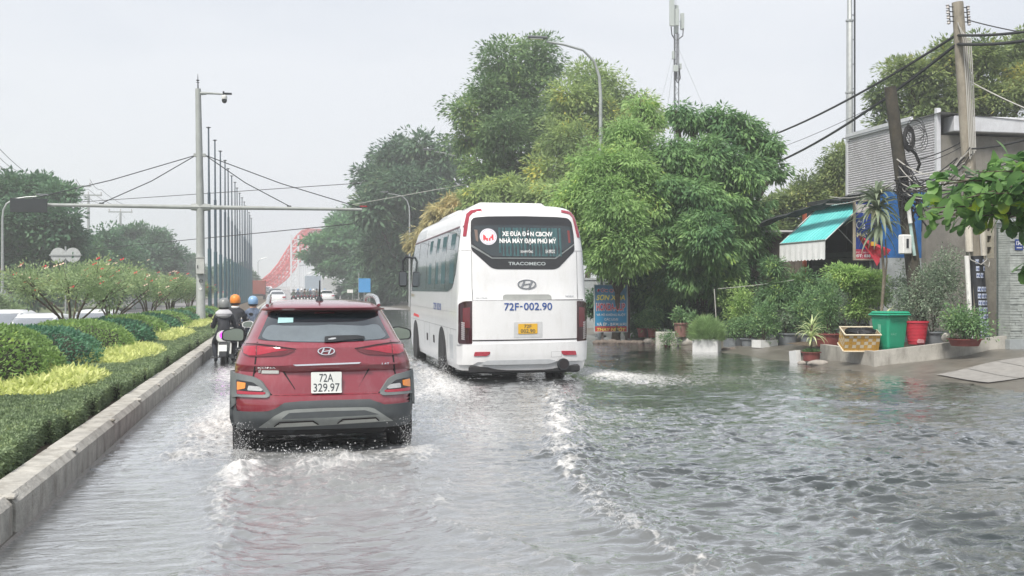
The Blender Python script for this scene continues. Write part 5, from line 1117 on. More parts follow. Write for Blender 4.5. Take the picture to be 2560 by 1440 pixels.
# ---- trees
lm_tall = leafmat('tall tree leaves', (.030, .070, .024), (.085, .15, .04), (.19, .25, .07), .3, cs=.35)
lm_tall2 = leafmat('yellowing leaves', (.07, .12, .03), (.17, .23, .05), (.42, .38, .08), .35, cs=.5)
lm_mango = leafmat('drooping leaves', (.035, .095, .028), (.10, .19, .045), (.22, .32, .08), .28, cs=.7)
lm_mango2 = leafmat('bright feathery leaves', (.07, .14, .03), (.16, .26, .06), (.32, .38, .11), .35, cs=.8)
lm_darkt = leafmat('dark far leaves', (.020, .055, .030), (.050, .10, .045), (.13, .16, .08), .25, cs=.25)
lm_umb = leafmat('umbrella tree leaves', (.022, .085, .030), (.055, .14, .045), (.10, .19, .06), .25, cs=.3)
lm_brown = leafmat('brown-tipped leaves', (.14, .13, .05), (.26, .22, .08), (.38, .28, .12), .3, cs=.8)
lm_back = leafmat('olive leaves', (.05, .085, .025), (.14, .18, .045), (.30, .28, .08), .3, cs=.6)
def P3(px, py, d): return at(px, py, d)
def bl(lst, d, dj=.0, ry=None):               # crown lobes read off the photo at their own depths: (px, py, radius px, depth offset[, height factor])
    o = []
    for q in lst:
        px, py, rp, dd = q[:4]; k = q[4] if len(q) > 4 else .85; x, y, z = at(px, py, d + dd); r = rp * (d + dd) / F; o.append((x, y, z, r, r * 1.05, r * k))
    return o
# tall pale-barked tree, centre of the picture
tree('tall_tree', 'tallest tree, rising behind the bus with a high separate top', 'tree', (at(1330, 700, 63)[0], at(1330, 700, 63)[1], 0),
     bl([(1262, 165, 85, 0), (1340, 150, 80, 2), (1230, 240, 70, -1), (1310, 235, 90, 1), (1200, 330, 65, 0), (1175, 285, 48, -2), (1165, 350, 45, -1), (1290, 300, 70, 0), (1255, 340, 80, -3), (1350, 320, 85, 0), (1230, 430, 85, -2), (1320, 430, 90, -1), (1190, 500, 80, 0), (1290, 520, 90, 0), (1380, 540, 70, 0)], 63), lm_tall, bark_pale, 620, 34, .55, .26, .09, .4, .22, 501, sub=6, shell=.35)
tree('tall_tree', 'yellow-flecked tall tree right of the tallest one, behind the near street lamp', 'tree', (at(1450, 700, 58)[0], at(1450, 700, 58)[1], 0),
     bl([(1570, 290, 48, 2), (1625, 300, 40, 3), (1560, 350, 60, 1), (1600, 262, 30, 3), (1480, 200, 58, 2), (1530, 240, 55, 2), (1440, 250, 65, 0), (1400, 290, 55, 0), (1500, 310, 70, 1), (1420, 370, 80, -1), (1500, 400, 75, 0), (1370, 440, 60, -2), (1450, 470, 80, -1), (1400, 560, 75, 0), (1500, 560, 70, 0)], 58), lm_tall2, bark_pale, 620, 34, .5, .25, .08, .4, .2, 502, sub=6, shell=.35)
tree('dark_tree', 'hazy dark blue-green tree left of the tallest tree, behind the second street lamp', 'tree', (at(1050, 700, 98)[0], at(1050, 700, 98)[1], 0),
     bl([(1050, 365, 50, 0), (985, 400, 60, 2), (1100, 410, 70, 0), (940, 460, 55, 0), (1020, 480, 85, -2), (1110, 510, 80, 0), (930, 530, 60, -3), (1000, 590, 80, 0), (1080, 600, 80, 0), (940, 640, 60, 0), (1020, 690, 60, 0)], 98), lm_darkt, bark, 560, 30, .8, .5, .17, .45, .3, 503, shell=.3)
umb = tree('umbrella_tree', 'broad umbrella-crowned tree overhanging the road beyond the red roof', 'tree', (at(932, 700, 128)[0], at(932, 700, 128)[1], 0),
     bl([(870, 570, 55, 0, .5), (820, 600, 50, -2, .5), (900, 600, 55, -3, .5), (790, 640, 40, 0, .5), (850, 640, 60, -2, .55), (920, 640, 60, 0, .6), (960, 590, 50, 2, .6), (970, 650, 60, 2, .8), (890, 680, 50, 0, .5), (830, 672, 35, 0, .4)], 128), lm_umb, bark, 420, 34, .75, .5, .22, .25, .3, 504, shell=.35, flat=.5)
tree('umbrella_tree', 'small leafy treetop above and behind the umbrella-crowned tree', 'tree', (at(890, 700, 150)[0], at(890, 700, 150)[1], 0), bl([(880, 548, 42, 0, .5), (930, 555, 40, 0, .6), (850, 552, 22, 0, .4)], 150), lm_umb, bark, 130, 30, .7, .5, .2, .3, .2, 505)
tree('roadside_thicket', 'dark undergrowth beneath the umbrella tree along the right edge', 'bushes', (at(1000, 760, 112)[0], at(1000, 760, 112)[1], 0), bl([(960, 700, 45, 0), (1000, 720, 40, -6), (915, 715, 38, 6), (1010, 660, 50, 0), (870, 725, 28, 20), (960, 745, 25, -10)], 112), lm_darkt, bark, 200, 30, .6, .45, .2, .3, .12, 506)
tree('pale_bush', 'brown-tipped drooping bush just above the left of the bus roof', 'bush', (at(1115, 760, 58)[0], at(1115, 760, 58)[1], 0), bl([(1120, 530, 45, 0), (1085, 555, 38, 0), (1160, 510, 40, 0), (1130, 590, 60, 0), (1060, 600, 40, 1)], 58), lm_brown, bark, 170, 34, .3, .35, .07, 1.0, .12, 507, shell=.55)
tree('pale_bush', 'yellow-green bush above the middle of the bus roof', 'bush', (at(1240, 760, 52)[0], at(1240, 760, 52)[1], 0), bl([(1200, 490, 40, 0), (1260, 480, 45, 1), (1320, 495, 45, 0), (1380, 490, 50, -1), (1220, 540, 60, 0), (1300, 560, 70, 0), (1400, 560, 80, 0)], 52), lm_tall2, bark, 260, 34, .35, .28, .08, .7, .12, 508, shell=.5)
# near trees right of the bus
tree('feathery_tree', 'light green feathery tree right behind the bus, left of the big drooping one', 'tree', (at(1540, 800, 33.5)[0], at(1540, 800, 33.5)[1], 0),
     bl([(1570, 345, 60, 1), (1605, 262, 36, 3), (1632, 300, 30, 3), (1500, 430, 75, 0), (1580, 430, 80, 0), (1450, 500, 75, 0), (1540, 520, 90, -1), (1610, 510, 80, 0), (1480, 590, 70, 0), (1560, 620, 90, -1), (1515, 655, 40, -1), (1420, 560, 60, 1), (1620, 620, 70, 0)], 33), lm_mango2, bark, 700, 36, .25, .16, .045, .7, .14, 509, shell=.4, sub=6)
tree('drooping_tree', 'big green tree with long drooping leaves between the bus and the house', 'tree', (at(1740, 830, 34)[0], at(1740, 830, 34)[1], .05),
     bl([(1725, 300, 42, 1), (1690, 285, 22, 1), (1800, 310, 52, 1), (1860, 340, 50, 1), (1915, 380, 45, 1), (1930, 430, 35, 1), (1680, 400, 65, 0), (1770, 400, 75, 0), (1850, 440, 75, 0), (1660, 480, 70, -1), (1740, 500, 85, -1), (1830, 530, 80, 0), (1680, 580, 80, -1), (1770, 600, 90, -2), (1860, 620, 65, 0), (1720, 680, 80, -1), (1800, 690, 70, -1), (1640, 640, 60, 0), (1650, 720, 60, 0), (1880, 560, 50, 0)], 34), lm_mango, bark, 900, 36, .22, .20, .055, .9, .16, 510, shell=.4, sub=6)
tree('dark_shrubbery', 'dark leafy shrubbery under the big drooping tree, behind the pots', 'bushes', (at(1760, 830, 34.5)[0], at(1760, 830, 34.5)[1], .0),
     bl([(1570, 740, 60, 0), (1640, 760, 65, 0), (1700, 770, 70, 0), (1780, 770, 70, 0), (1850, 740, 75, 0), (1880, 670, 60, 1), (1600, 690, 60, 1), (1500, 760, 40, 3), (1850, 800, 50, -2), (1720, 830, 40, 0), (1600, 810, 40, 1)], 34.5), leafmat('dark shrub leaves', (.012, .045, .018), (.04, .10, .035), (.09, .17, .05), .25), bark, 520, 34, .26, .16, .05, .6, .06, 511, shell=.3, sub=3)
tree('bamboo_bush', 'dense dark feathery bush beneath the teal awning', 'bush', (at(1985, 830, 29)[0], at(1985, 830, 29)[1], .2),
     bl([(1960, 715, 40, 0), (2010, 712, 42, 0), (1940, 740, 45, 0), (1990, 755, 55, 0), (2040, 740, 42, 0), (1935, 670, 24, 0), (2030, 790, 45, 0), (1960, 800, 40, 0)], 29), leafmat('bamboo leaves', (.022, .07, .025), (.07, .14, .04), (.22, .30, .08), .25, cs=2), bark, 300, 34, .17, .11, .022, .5, .03, 512, shell=.35, sub=4)
tree('potted_bush', 'yellow-green bush in front of the blue shop board', 'bush', (at(2140, 830, 25.5)[0], at(2140, 830, 25.5)[1], .25),
     bl([(2100, 685, 30, 0), (2140, 690, 32, 0), (2185, 705, 28, 0), (2120, 700, 35, 0), (2160, 720, 38, 0), (2195, 740, 25, 0), (2150, 770, 30, 0)], 25.5), leafmat('lime leaves', (.08, .16, .03), (.19, .29, .06), (.40, .45, .15), .3, cs=2), bark, 190, 32, .12, .09, .026, .3, .03, 513, shell=.45, sub=3)
tree('back_tree', 'orange-tinged tree behind the grey house, upper right corner', 'tree', (at(2420, 700, 40)[0], at(2420, 700, 40)[1], 0),
     bl([(2250, 180, 45, 0), (2210, 240, 40, 0), (2310, 190, 55, 0), (2380, 150, 60, 0), (2450, 140, 65, 0), (2530, 150, 60, 1), (2580, 110, 50, 1), (2290, 270, 60, 0), (2380, 250, 75, 0), (2480, 240, 75, 0), (2570, 230, 70, 0), (2230, 310, 50, 0), (2340, 340, 70, 1), (2460, 330, 80, 1), (2640, 190, 70, 1)], 40), lm_back, bark, 640, 34, .3, .17, .06, .2, .2, 514, shell=.4, sub=6)
tree('back_tree', 'small tree peeping out left of the grey corrugated wall', 'tree', (at(2090, 700, 46)[0], at(2090, 700, 46)[1], 0), bl([(2105, 390, 30, 0), (2085, 430, 38, 0), (2110, 460, 35, 0), (2060, 480, 35, 0), (2020, 480, 40, 0), (1980, 500, 38, 0), (2040, 520, 40, 0), (2090, 510, 30, 0), (1930, 520, 36, 0), (2000, 555, 40, 0), (1940, 580, 40, 0)], 46), lm_back, bark, 330, 32, .28, .2, .06, .4, .12, 515)
# big-leaf branch reaching in from the right, close to the camera
def bigleaf(name, label, base, tips, seed, n_per=16, Ls=.20):
    t = thing(name, label, 'tree', base); g = np.random.default_rng(seed); b0 = Vector(base); mb = MB(); Vs, Fs = [], []; k = 0
    mb.tube([(0, 0, -.2), (.05, 0, 1.4), (0, 0, 2.6), (.1, .1, 3.6)], [.16, .13, .11, .06], 9)
    for tp in tips:
        e = Vector(tp) - b0; s = Vector((0, 0, 2.2 + g.random() * .7)) if e.z > 1.4 else Vector((0, 0, .9)); mid = s.lerp(e, .55) + Vector((0, 0, .15)); mb.tube([s, mid, e], [.035, .02, .006], 6)
        for j in range(n_per):
            u = .5 + .5 * g.random(); c = mid.lerp(e, max(0, u * 1.6 - .6)) + Vector(g.normal(size=3) * .06); d = Vector(g.normal(size=3)) * .8 + (e - mid).normalized() * .5; d.z -= .25; d.normalize()
            sd_ = d.cross(Vector((g.normal() * .4, g.normal() * .4, 1))).normalized(); nn = sd_.cross(d); Ln_ = Ls * (.7 + .6 * g.random()); W_ = Ln_ * .5
            prof = [(0, .03), (.15, .16), (.4, .34), (.65, .5), (.85, .42), (.97, .16)]; pts = []
            for (a, w_) in prof: cc = c + d * (a * Ln_) - nn * (a * a * Ln_ * .25); pts += [cc - sd_ * w_ * W_ + nn * (.12 * W_ * w_), cc, cc + sd_ * w_ * W_ + nn * (.12 * W_ * w_)]
            Vs += [tuple(p) for p in pts]
            for r in range(5): Fs += [(k + r * 3, k + r * 3 + 1, k + r * 3 + 4, k + r * 3 + 3), (k + r * 3 + 1, k + r * 3 + 2, k + r * 3 + 5, k + r * 3 + 4)]
            k += 18
    npmesh('crown', Vs, Fs, leafmat('almond tree leaves', (.03, .09, .02), (.10, .21, .03), (.40, .48, .05), .45, .35, cs=2, lift=2.1), t, smooth=True); mb.build('trunk', bark, t, smooth=True); return t
tb = (9.9, 10.2, .1); tips = [at(*q) for q in ((2290, 470, 12.2), (2330, 520, 11.8), (2290, 540, 12.3), (2360, 450, 12), (2400, 500, 11.6), (2380, 540, 12), (2440, 430, 12), (2450, 540, 11.8), (2490, 480, 11.6), (2500, 550, 12.2), (2530, 410, 12), (2550, 520, 11.6), (2560, 470, 12), (2540, 560, 12), (2340, 550, 12.4), (2420, 470, 12.6), (2480, 400, 12.6), (2580, 440, 11.2), (2600, 540, 11.6), (2400, 525, 12.8), (2460, 505, 12.8), (2520, 450, 13), (2350, 500, 12.6), (2440, 485, 11.5), (2560, 672, 11.8), (2640, 380, 12), (2700, 460, 12), (2700, 560, 11.8), (2780, 420, 12))]
bigleaf('almond_tree', 'large glossy light green leaves reaching in from the right edge in front of the house', tb, tips, 77, 32, .21)

# ---- telecom mast
mp_ = at(1690, 700, 92); t = thing('telecom_mast', 'slim guyed mobile phone mast with grey antenna panels, above the trees', 'mast', (mp_[0], mp_[1], 0))
pzm = lambda py: CH - (py - 722) / F * 92; u_ = 92 / F
m = MB()
for (dx, dy) in ((-.2, -.12), (.2, -.12), (0, .22)): m.tube([(dx, dy, -.5), (dx, dy, pzm(85))], .045, 6)
z = 0
while z < pzm(100):
    m.tube([(-.2, -.12, z), (.2, -.12, z + .5)], .02, 4); m.tube([(.2, -.12, z + .5), (0, .22, z + 1)], .02, 4); m.tube([(-.2, -.12, z), (0, .22, z + .5)], .02, 4); z += 1.0
m.build('lattice', mat('mast steel', (.13, .14, .15), .5, .3), t)
pa = mat('antenna panel grey', (.42, .46, .44), .5, var=.08)
for (x0, x1, y0, y1, dy) in ((1669, 1681, -28, 69, -.4), (1683, 1692, 26, 68, -.5), (1686, 1697, 12, 84, .1), (1702, 1711, 32, 74, 0), (1678, 1683, 129, 150, -.2), (1679, 1691, 166, 182, -.4), (1700, 1704, 158, 173, 0)):
    m = MB(); m.box((((x0 + x1) / 2 - 1690) * u_, dy, (pzm(y0) + pzm(y1)) / 2), ((x1 - x0) * u_, .22, pzm(y0) - pzm(y1)), bev=.03); m.tube([(((x0 + x1) / 2 - 1690) * u_, dy, (pzm(y0) + pzm(y1)) / 2), (0, 0, (pzm(y0) + pzm(y1)) / 2)], .03, 5); m.build('antenna_panel', pa, t)
m = MB()
for (a, b_, c) in ((1676, 74, 1686), (1708, 76, 1694)): m.tube([((a - 1690) * u_, -.1, pzm(b_ - 6)), ((a - 1690) * u_ * .9, -.15, pzm(b_ + 14)), ((c - 1690) * u_, 0, pzm(b_ + 24))], .05, 5)
m.tube([(-.1, -.2, pzm(182)), (-.15, -.25, pzm(200)), (.1, -.2, pzm(208)), (.3, -.2, pzm(196)), (.25, -.1, pzm(170))], .06, 5); m.tube([(.03, -.2, pzm(84)), (.0, -.22, pzm(200))], .06, 6); m.build('cable_run', cable_m, t)
m = MB()
for (zt_, ex, ey) in ((pzm(106), -7, -3), (pzm(106), 9, -3), (pzm(106), 0, 9), (pzm(222), -5, -2), (pzm(222), 5, -2)): m.tube([(0, 0, zt_), (ex, ey, 0)], .013, 4)
m.tube([(0, 0, pzm(85)), (0, 0, pzm(-60))], .02, 4); m.build('guy_wire', galv, t)
# ---- tall slim steel pole behind the house
sp3 = at(2124, 700, 44); t = thing('steel_pole', 'tall slim grey steel monopole rising behind the grey house', 'pole', (sp3[0], sp3[1], 0))
m = MB(); zz_ = lambda py: CH - (py - 722) / F * 44
m.tube([(0, 0, -.3), (0, 0, zz_(235)), (0, 0, zz_(232)), (0, 0, zz_(55)), (0, 0, zz_(52)), (0, 0, 16.5)], [.17, .15, .135, .13, .105, .09], 8)
m.lathe([(.14, 0), (.17, .02), (.17, .08), (.14, .1)], (0, 0, zz_(235)), 10); m.lathe([(.12, 0), (.16, .02), (.16, .08), (.12, .1)], (0, 0, zz_(55)), 10); m.build('pole', galv, t, smooth=True, sharp=40)
m = MB(); m.tube([(.2, -.05, 0), (.2, -.05, 16.3)], .035, 6)
for k in range(16): m.box((.12, -.04, .8 + k), (.2, .03, .03))
m.build('cable_run', dark_metal, t)

# ---- concrete utility pole, leaning timber-dark pole
def poleline(name, label, cat, pb, pt_, r0, r1, m_, n=12):
    t = thing(name, label, cat, pb); b0 = Vector(pb); e = Vector(pt_) - b0
    m = MB(); m.tube([(0, 0, -.3), e * .33, e * .66, e], [r0, r0 * .67 + r1 * .33, r0 * .33 + r1 * .67, r1], n); m.build('shaft', m_, t, smooth=True, sharp=50); return t, e
conc_p = mat('weathered pole concrete', (.30, .27, .22), .85, var=.3, vs=6, bump=.4, bs=50, dirt=.5, dirtcol=(.08, .07, .05), stretch=(1, 1, .4))
UB = at(2452, 850, 22.6); UT = at(2394, 6, 22.6); t, e = poleline('utility_pole', 'tall weathered concrete utility pole with insulators and white cables running down', 'utility pole', UB, UT, .165, .115, conc_p)
def up(py, dx=0, dy=0): q = (850 - py) / 844; v = e * q; return (v.x + dx, v.y + dy, v.z)
m = MB(); q0, q1 = Vector(up(870)), Vector(up(640)); m.tube([q0, q1], [.175, .163], 14); m.build('black_base', mat('black painted base', (.02, .022, .028), .6, var=.3), t, smooth=True)
st = mat('sticker paper blue-white', (.45, .50, .62), .6, var=.5, vs=60); m = MB(); g = random.Random(31)
stc = MB()
for row in range(12):
    py = 655 + row * 17
    if row in (3,): continue
    m = MB(); stc = MB()
    for c_ in range(3):
        if c_ and g.random() < .15: continue
        a0 = -2.15 + c_ * .42 + g.uniform(-.03, .03); v = Vector(up(py)); P = []
        for i in range(4):
            a = a0 + i * .12; P.append([(v.x + math.cos(a) * .181, v.y + math.sin(a) * .181, v.z + zz) for zz in (-.05, .05)])
        m.grid(P)
        for i_ in range(2): 
            a = a0 + .06 + i_ * .17; stc.grid([[(v.x + math.cos(a + j * .10) * .184, v.y + math.sin(a + j * .10) * .184, v.z + zz) for zz in (-.02 - .012 * i_, .018)] for j in range(2)])
    so_ = m.build('sticker', st, t); stc.build('sticker_print', mat('sticker navy print', (.03, .06, .2), .6), so_)
for s in (-1, 1):
    m = MB(); 
    for py in (18, 30, 42, 54): m.tube([up(py, 0), up(py, s * .22)], .012, 5)
    m.tube([up(14, s * .21), up(58, s * .21)], .014, 5); m.build('bracket', dark_metal, t)
    for py in (18, 31, 44, 57):
        m = MB(); c = up(py, s * .24); m.lathe([(.012, -.045), (.04, -.03), (.025, 0), (.04, .03), (.012, .045)], c, 10); m.build('insulator', mat('porcelain', (.45, .43, .42), .3), t, smooth=True)
m = MB(); 
for k_ in range(5):
    dx = -.10 + .045 * k_; m.tube([up(60 + 12 * k_, dx * 1.1, -.12), up(100, dx + .06, -.155), up(220, dx * .9 + .05, -.16), up(400 - k_ * 5, dx * .8, -.17)], .012, 5)
m.build('down_cables', pale_cable, t, smooth=True)
for a_, b_, r_, mm in ((2403, 700, .05, 0), (2418, 640, .045, 1)): pass
m = MB(); v0, v1 = Vector(up(860, -.30, -.10)), Vector(up(640, -.26, -.10)); m.tube([v0, v1], .05, 10); m.build('white_conduit', white_pl, t, smooth=True)
m = MB(); m.tube([up(630, -.22, -.14), up(540, -.20, -.14)], .075, 10); m.tube([up(640, .08, -.17), up(545, .10, -.17)], .06, 10); m.build('sleeve_pipe', mat('ivory pipe', (.60, .56, .48), .5, var=.15, dirt=.4), t, smooth=True)
m = MB(); m.tube([up(520, -.2, -.12), up(600, -.28, -.14), up(650, -.22, -.16), up(662, .0, -.18), up(650, .14, -.18), up(600, .12, -.2)], .012, 5); m.tube([up(540, 0, -.2), up(640, .02, -.2)], .013, 5); m.tube([up(640, .1, -.19), up(655, .22, -.16), up(668, .18, -.17), up(660, .06, -.19)], .012, 5); m.build('cable_loop', pale_cable, t, smooth=True)
DB = at(2305, 840, 23.6); DT = at(2225, 218, 23.6); t, e = poleline('leaning_pole', 'short dark leaning pole with a coil of black cable, left of the concrete pole', 'utility pole', DB, DT, .165, .125, mat('dark mossy pole', (.055, .05, .04), .9, var=.5, vs=5, bump=.5, bs=20, dirt=.4, dirtcol=(.12, .09, .05)))
def dp(py, dx=0, dy=0): q = (840 - py) / 622; v = e * q; return (v.x + dx, v.y + dy, v.z)
m = MB(); g = random.Random(5)
for k_ in range(14):
    a0 = g.random() * 6; c = Vector(dp(345 + g.uniform(-6, 6), .20, -.16)); rr = .20 + g.uniform(-.05, .06); m.tube([c + Vector((math.cos(a) * rr * .55, g.uniform(-.02, .02), math.sin(a) * rr * 1.1)) for a in [a0 + j * .6 for j in range(12)]], .016, 5)
m.tube([dp(375, .22, -.15), dp(385, .35, -.1), dp(410, .42, -.1), dp(430, .38, 0)], .035, 6); m.build('cable_coil', cable_m, t, smooth=True)
m = MB()
for k_ in range(7):
    a0 = g.random() * 6; c = Vector(dp(335 + g.uniform(-15, 15), .38 + g.uniform(0, .12), -.1)); rr = .22 + g.uniform(0, .12); m.tube([c + Vector((math.cos(a) * rr * .8, 0, math.sin(a) * rr)) for a in [a0 + j * .5 for j in range(10)]], .006, 4)
m.build('loose_wire', cable_m, t)
m = MB()
for k_ in range(26):
    a = dp(430 + g.uniform(-30, 60), g.uniform(-.1, .1), -.15); b2 = dp(520 + g.uniform(-40, 60), g.uniform(-.3, .4), -.2); c2 = dp(470 + g.uniform(-20, 60), g.uniform(-.45, .5), -.25); m.tube([a, c2, b2], .010 + .008 * g.random(), 4)
m.build('tangled_wire', cable_m, t, smooth=True)
m = MB(); m.tube([dp(640, -.05, -.19), dp(525, -.06, -.19)], .035, 8); m.build('conduit', mat('pale teal conduit', (.38, .52, .50), .5, var=.2), t, smooth=True)
m = MB(); m.tube([dp(560, -.07, -.22), dp(515, -.07, -.22)], .045, 8); m.build('white_conduit', white_pl, t, smooth=True)
m = MB(); mxp = dp(612, -.22, -.15); m.box(mxp, (.24, .16, .42), rz=R(10), bev=.02); m.m(1); m.box((mxp[0] + .01, mxp[1] - .085, mxp[2] + .02), (.06, .01, .2), rz=R(10)); m.build('meter_box', [white_pl, dark_metal], t)

# ---- overhead wires
def wire(label, pts, r=.018, m_=cable_m, sag=0, name='overhead_wire', group=None, n=14):
    a, b_ = Vector(pts[0]), Vector(pts[-1]); P = []
    for k in range(n + 1):
        s = k / n; v = a.lerp(b_, s); v.z -= 4 * sag * s * (1 - s); P.append(tuple(v))
    o = MB().tube(P, r, 5).build(name, m_, smooth=True); tag(o, label, 'wire', group); return o
wire('upper thick black cable from the concrete pole down to the left into the trees', [at(2390, 88, 22.6), at(1860, 362, 40)], .03, sag=.25)
wire('lower thick black cable from the concrete pole down to the left past the leaning pole', [at(2390, 112, 22.6), at(1920, 415, 38)], .035, sag=.25)
wire('upper thick black cable from the concrete pole to the right edge', [at(2392, 88, 22.6), at(2760, 40, 17)], .028, sag=.1)
wire('lower thick black cable from the concrete pole to the right edge', [at(2392, 110, 22.6), at(2760, 58, 17)], .032, sag=.12)
wire('thin black wire from the pole-top insulators to the right edge', [at(2420, 50, 22.5), at(2700, 100, 19)], .012, sag=.05)
wire('thin grey wire passing low behind the two thick cables', [at(1925, 378, 38), at(2380, 160, 24)], .008, sag=.15)
wire('pale wire crossing the orange-tinged tree at upper right', [at(2410, 195, 23), at(2640, 300, 20)], .014, pale_cable, sag=.05)
wire('black wire across the front of the grey corrugated wall', [at(2290, 400, 23.4), at(2420, 345, 22.8)], .012, sag=.06)
wire('wire from the right edge down to the tangle on the concrete pole', [at(2430, 372, 22.4), at(2700, 300, 18)], .02, sag=.1)
wire('long thin black wire crossing the sky at the level of the bridge arch', [at(240, 622, 60), at(880, 560, 42)], .018, sag=.0)
wire('long thin wire crossing just above the cross arm', [at(200, 505, 70), at(900, 458, 60)], .020, sag=.0)
wire('thin pale wire in front of the dark trees right of the cross arm', [at(880, 512, 70), at(1225, 450, 60)], .02, pale_cable)
wire('thin wire low over the potted bushes under the awning', [at(1795, 722, 30), at(1985, 700, 28.5)], .008, pale_cable, sag=.02)
for k_, (a, b_) in enumerate((((-40, 330, 60), (95, 450, 95)), ((-40, 380, 60), (70, 452, 95)), ((-40, 350, 62), (50, 430, 95)))): wire(('highest', 'lowest', 'middle')[k_] + ' of three thin wires falling from the upper left corner behind the trees', [at(*a), at(*b_)], .02, sag=.3, group='wires at the upper left')
tg = thing('wire_bundle', 'untidy bundle of black and grey cables slung between the leaning pole and the concrete pole', 'wires', at(2250, 440, 23.5)); gg = random.Random(17); b0 = Vector(tg.location)
for nm_, mm_, n_ in (('black_cables', cable_m, 16), ('grey_cables', pale_cable, 8)):
    m = MB()
    for q in range(n_):
        a = Vector(at(2245 + gg.uniform(-10, 10), 420 + gg.uniform(-25, 70), 23.4)); c = Vector(at(2405 + gg.uniform(-12, 25), 400 + gg.uniform(-50, 70), 22.4)); sg = gg.uniform(.05, .55)
        m.tube([a.lerp(c, k / 10) - Vector((0, 0, 4 * sg * (k / 10) * (1 - k / 10))) - b0 for k in range(11)], gg.uniform(.007, .016), 4)
    for q in range(n_ // 3):
        c = Vector(at(2405, 440, 22.3)); e2 = Vector(at(2600, 380 + gg.uniform(-40, 80), 19)); sg = gg.uniform(.05, .3); m.tube([c.lerp(e2, k / 10) - Vector((0, 0, 4 * sg * (k / 10) * (1 - k / 10))) - b0 for k in range(11)], .012, 4)
        a = Vector(at(2240, 455, 23.4)); e2 = Vector(at(2120 - gg.uniform(0, 60), 500 + gg.uniform(-15, 15), 26)); m.tube([a.lerp(e2, k / 6) - Vector((0, 0, .6 * (k / 6) * (1 - k / 6))) - b0 for k in range(7)], .011, 4)
    m.build(nm_, mm_, tg, smooth=True)
# timber-framed power poles far left
pf = [(190, 465, 98, 'nearest of the three cross-armed power poles over the left trees'), (221, 488, 108, 'middle one of the three cross-armed power poles over the left trees'), (301, 530, 122, 'rightmost and lowest of the three cross-armed power poles over the left trees')]
for k_, (px, py, d, lab) in enumerate(pf):
    x, y, z = at(px, py, d); t = thing('power_pole', lab, 'utility pole', (x, y, -.3), group='power poles on the far left'); m = MB(); m.tube([(0, 0, 0), (0, 0, z + .3)], [.2, .12], 8); m.build('pole', galv, t, smooth=True)
    m = MB(); m.box((0, 0, z + .3), (2.6, .12, .14)); m.tube([(-.5, 0, z - .4), (0, 0, z + .25), (.5, 0, z - .4)], .03, 4); m.build('cross_arm', galv, t)
    for dx in (-1.2, 0, 1.2): m = MB(); m.lathe([(.03, 0), (.07, .06), (.04, .14), (.07, .22), (.02, .3)], (dx, 0, z + .36), 8); m.build('insulator', _m['porcelain'], t)
for k_, dx in enumerate((-1.2, 0, 1.2)):
    for a, b_ in ((0, 1), (1, 2)):
        A, B_ = at(*pf[a][:3]), at(*pf[b_][:3]); wire('%s thin power line between the %s two cross-armed poles on the far left' % (('left', 'middle', 'right')[k_], ('near', 'far')[a]), [(A[0] + dx, A[1], A[2] + .6), (B_[0] + dx, B_[1], B_[2] + .6)], .02, sag=.3, group='power lines on the far left')
# ---- round sign backs on the left
for px, lab in ((182, 'right one of two round traffic signs seen from behind, green stain on it'), (146, 'left one of two round traffic signs seen from behind, partly under the branches')):
    x, y, z = at(px, 638, 45); t = thing('round_sign', lab, 'sign', (x, y, z), group='round signs seen from behind')
    m = MB(); m.tube([(0, -.012, 0), (0, .012, 0)], .31, 28); m.build('disc', mat('sign back grey', (.48, .50, .50), .5, .3, var=.1, dirt=.3), t)
    m = MB(); m.box((0, -.03, 0), (.7, .04, .05)); m.build('bracket', galv, t)
    if px == 182: m = MB(); m.add([(-.02, -.016, .12), (.03, -.016, .14), (.02, -.016, .02), (.06, -.016, -.08), (-.0, -.016, -.12), (-.05, -.016, -.14), (-.02, -.016, -.02)], [tuple(range(7))]); m.build('stain', mat('green stain', (.05, .14, .08), .8), t)
x, y, z = at(164, 640, 45.1); t = thing('sign_post', 'thin post holding up the two round signs behind the shrub trees', 'post', (x, y, -.3)); m = MB(); m.tube([(0, 0, 0), (0, 0, z + .7)], .035, 8); m.build('post', galv, t)

# ---- left-hand trees
lm_left = leafmat('banyan leaves', (.018, .060, .030), (.045, .11, .045), (.09, .16, .06), .2, cs=.25)
def lt_(label, lst, d, n, seed, L_=.34): return tree('roadside_tree', label, 'tree', (at(lst[0][0], 760, d)[0], at(lst[0][0], 760, d)[1], -.3), bl(lst, d), lm_left, bark, n, 34, .60, L_, .17, .15, .3, seed, group='trees beyond the opposite road', shell=.5, upb=.2)
lt_('big rounded tree filling the left edge behind the dark sign box', [(30, 480, 55, 0, .7), (100, 490, 60, 2, .7), (145, 500, 45, 0, .7), (40, 560, 80, -2, .7), (130, 570, 75, -2, .8), (180, 600, 45, 0), (20, 650, 80, 0), (110, 660, 80, 0), (-60, 560, 90, 0), (-140, 560, 100, 0), (-60, 660, 90, 0), (170, 680, 60, 0), (60, 720, 60, 0)], 74, 620, 601)
lt_('rounded tree right of the biggest left tree, under the three power poles', [(260, 600, 40, 0), (220, 650, 55, -5), (240, 700, 60, -5), (300, 660, 60, 0), (180, 720, 50, -10), (290, 715, 50, 0)], 98, 260, 602)
lt_('broad dome-shaped tree with a flat crest, left of the camera pole', [(330, 590, 42, 0, .7), (380, 600, 40, 0, .7), (300, 600, 35, 0, .7), (420, 640, 38, 0, .8), (360, 650, 60, -3), (420, 690, 40, 0), (340, 700, 55, 0), (390, 725, 45, 0)], 122, 340, 603, .42)
lt_('hazy distant tree just left of the camera pole', [(470, 660, 28, 0), (500, 690, 35, 0), (455, 700, 30, 0), (490, 720, 30, 0)], 175, 120, 604, .55)
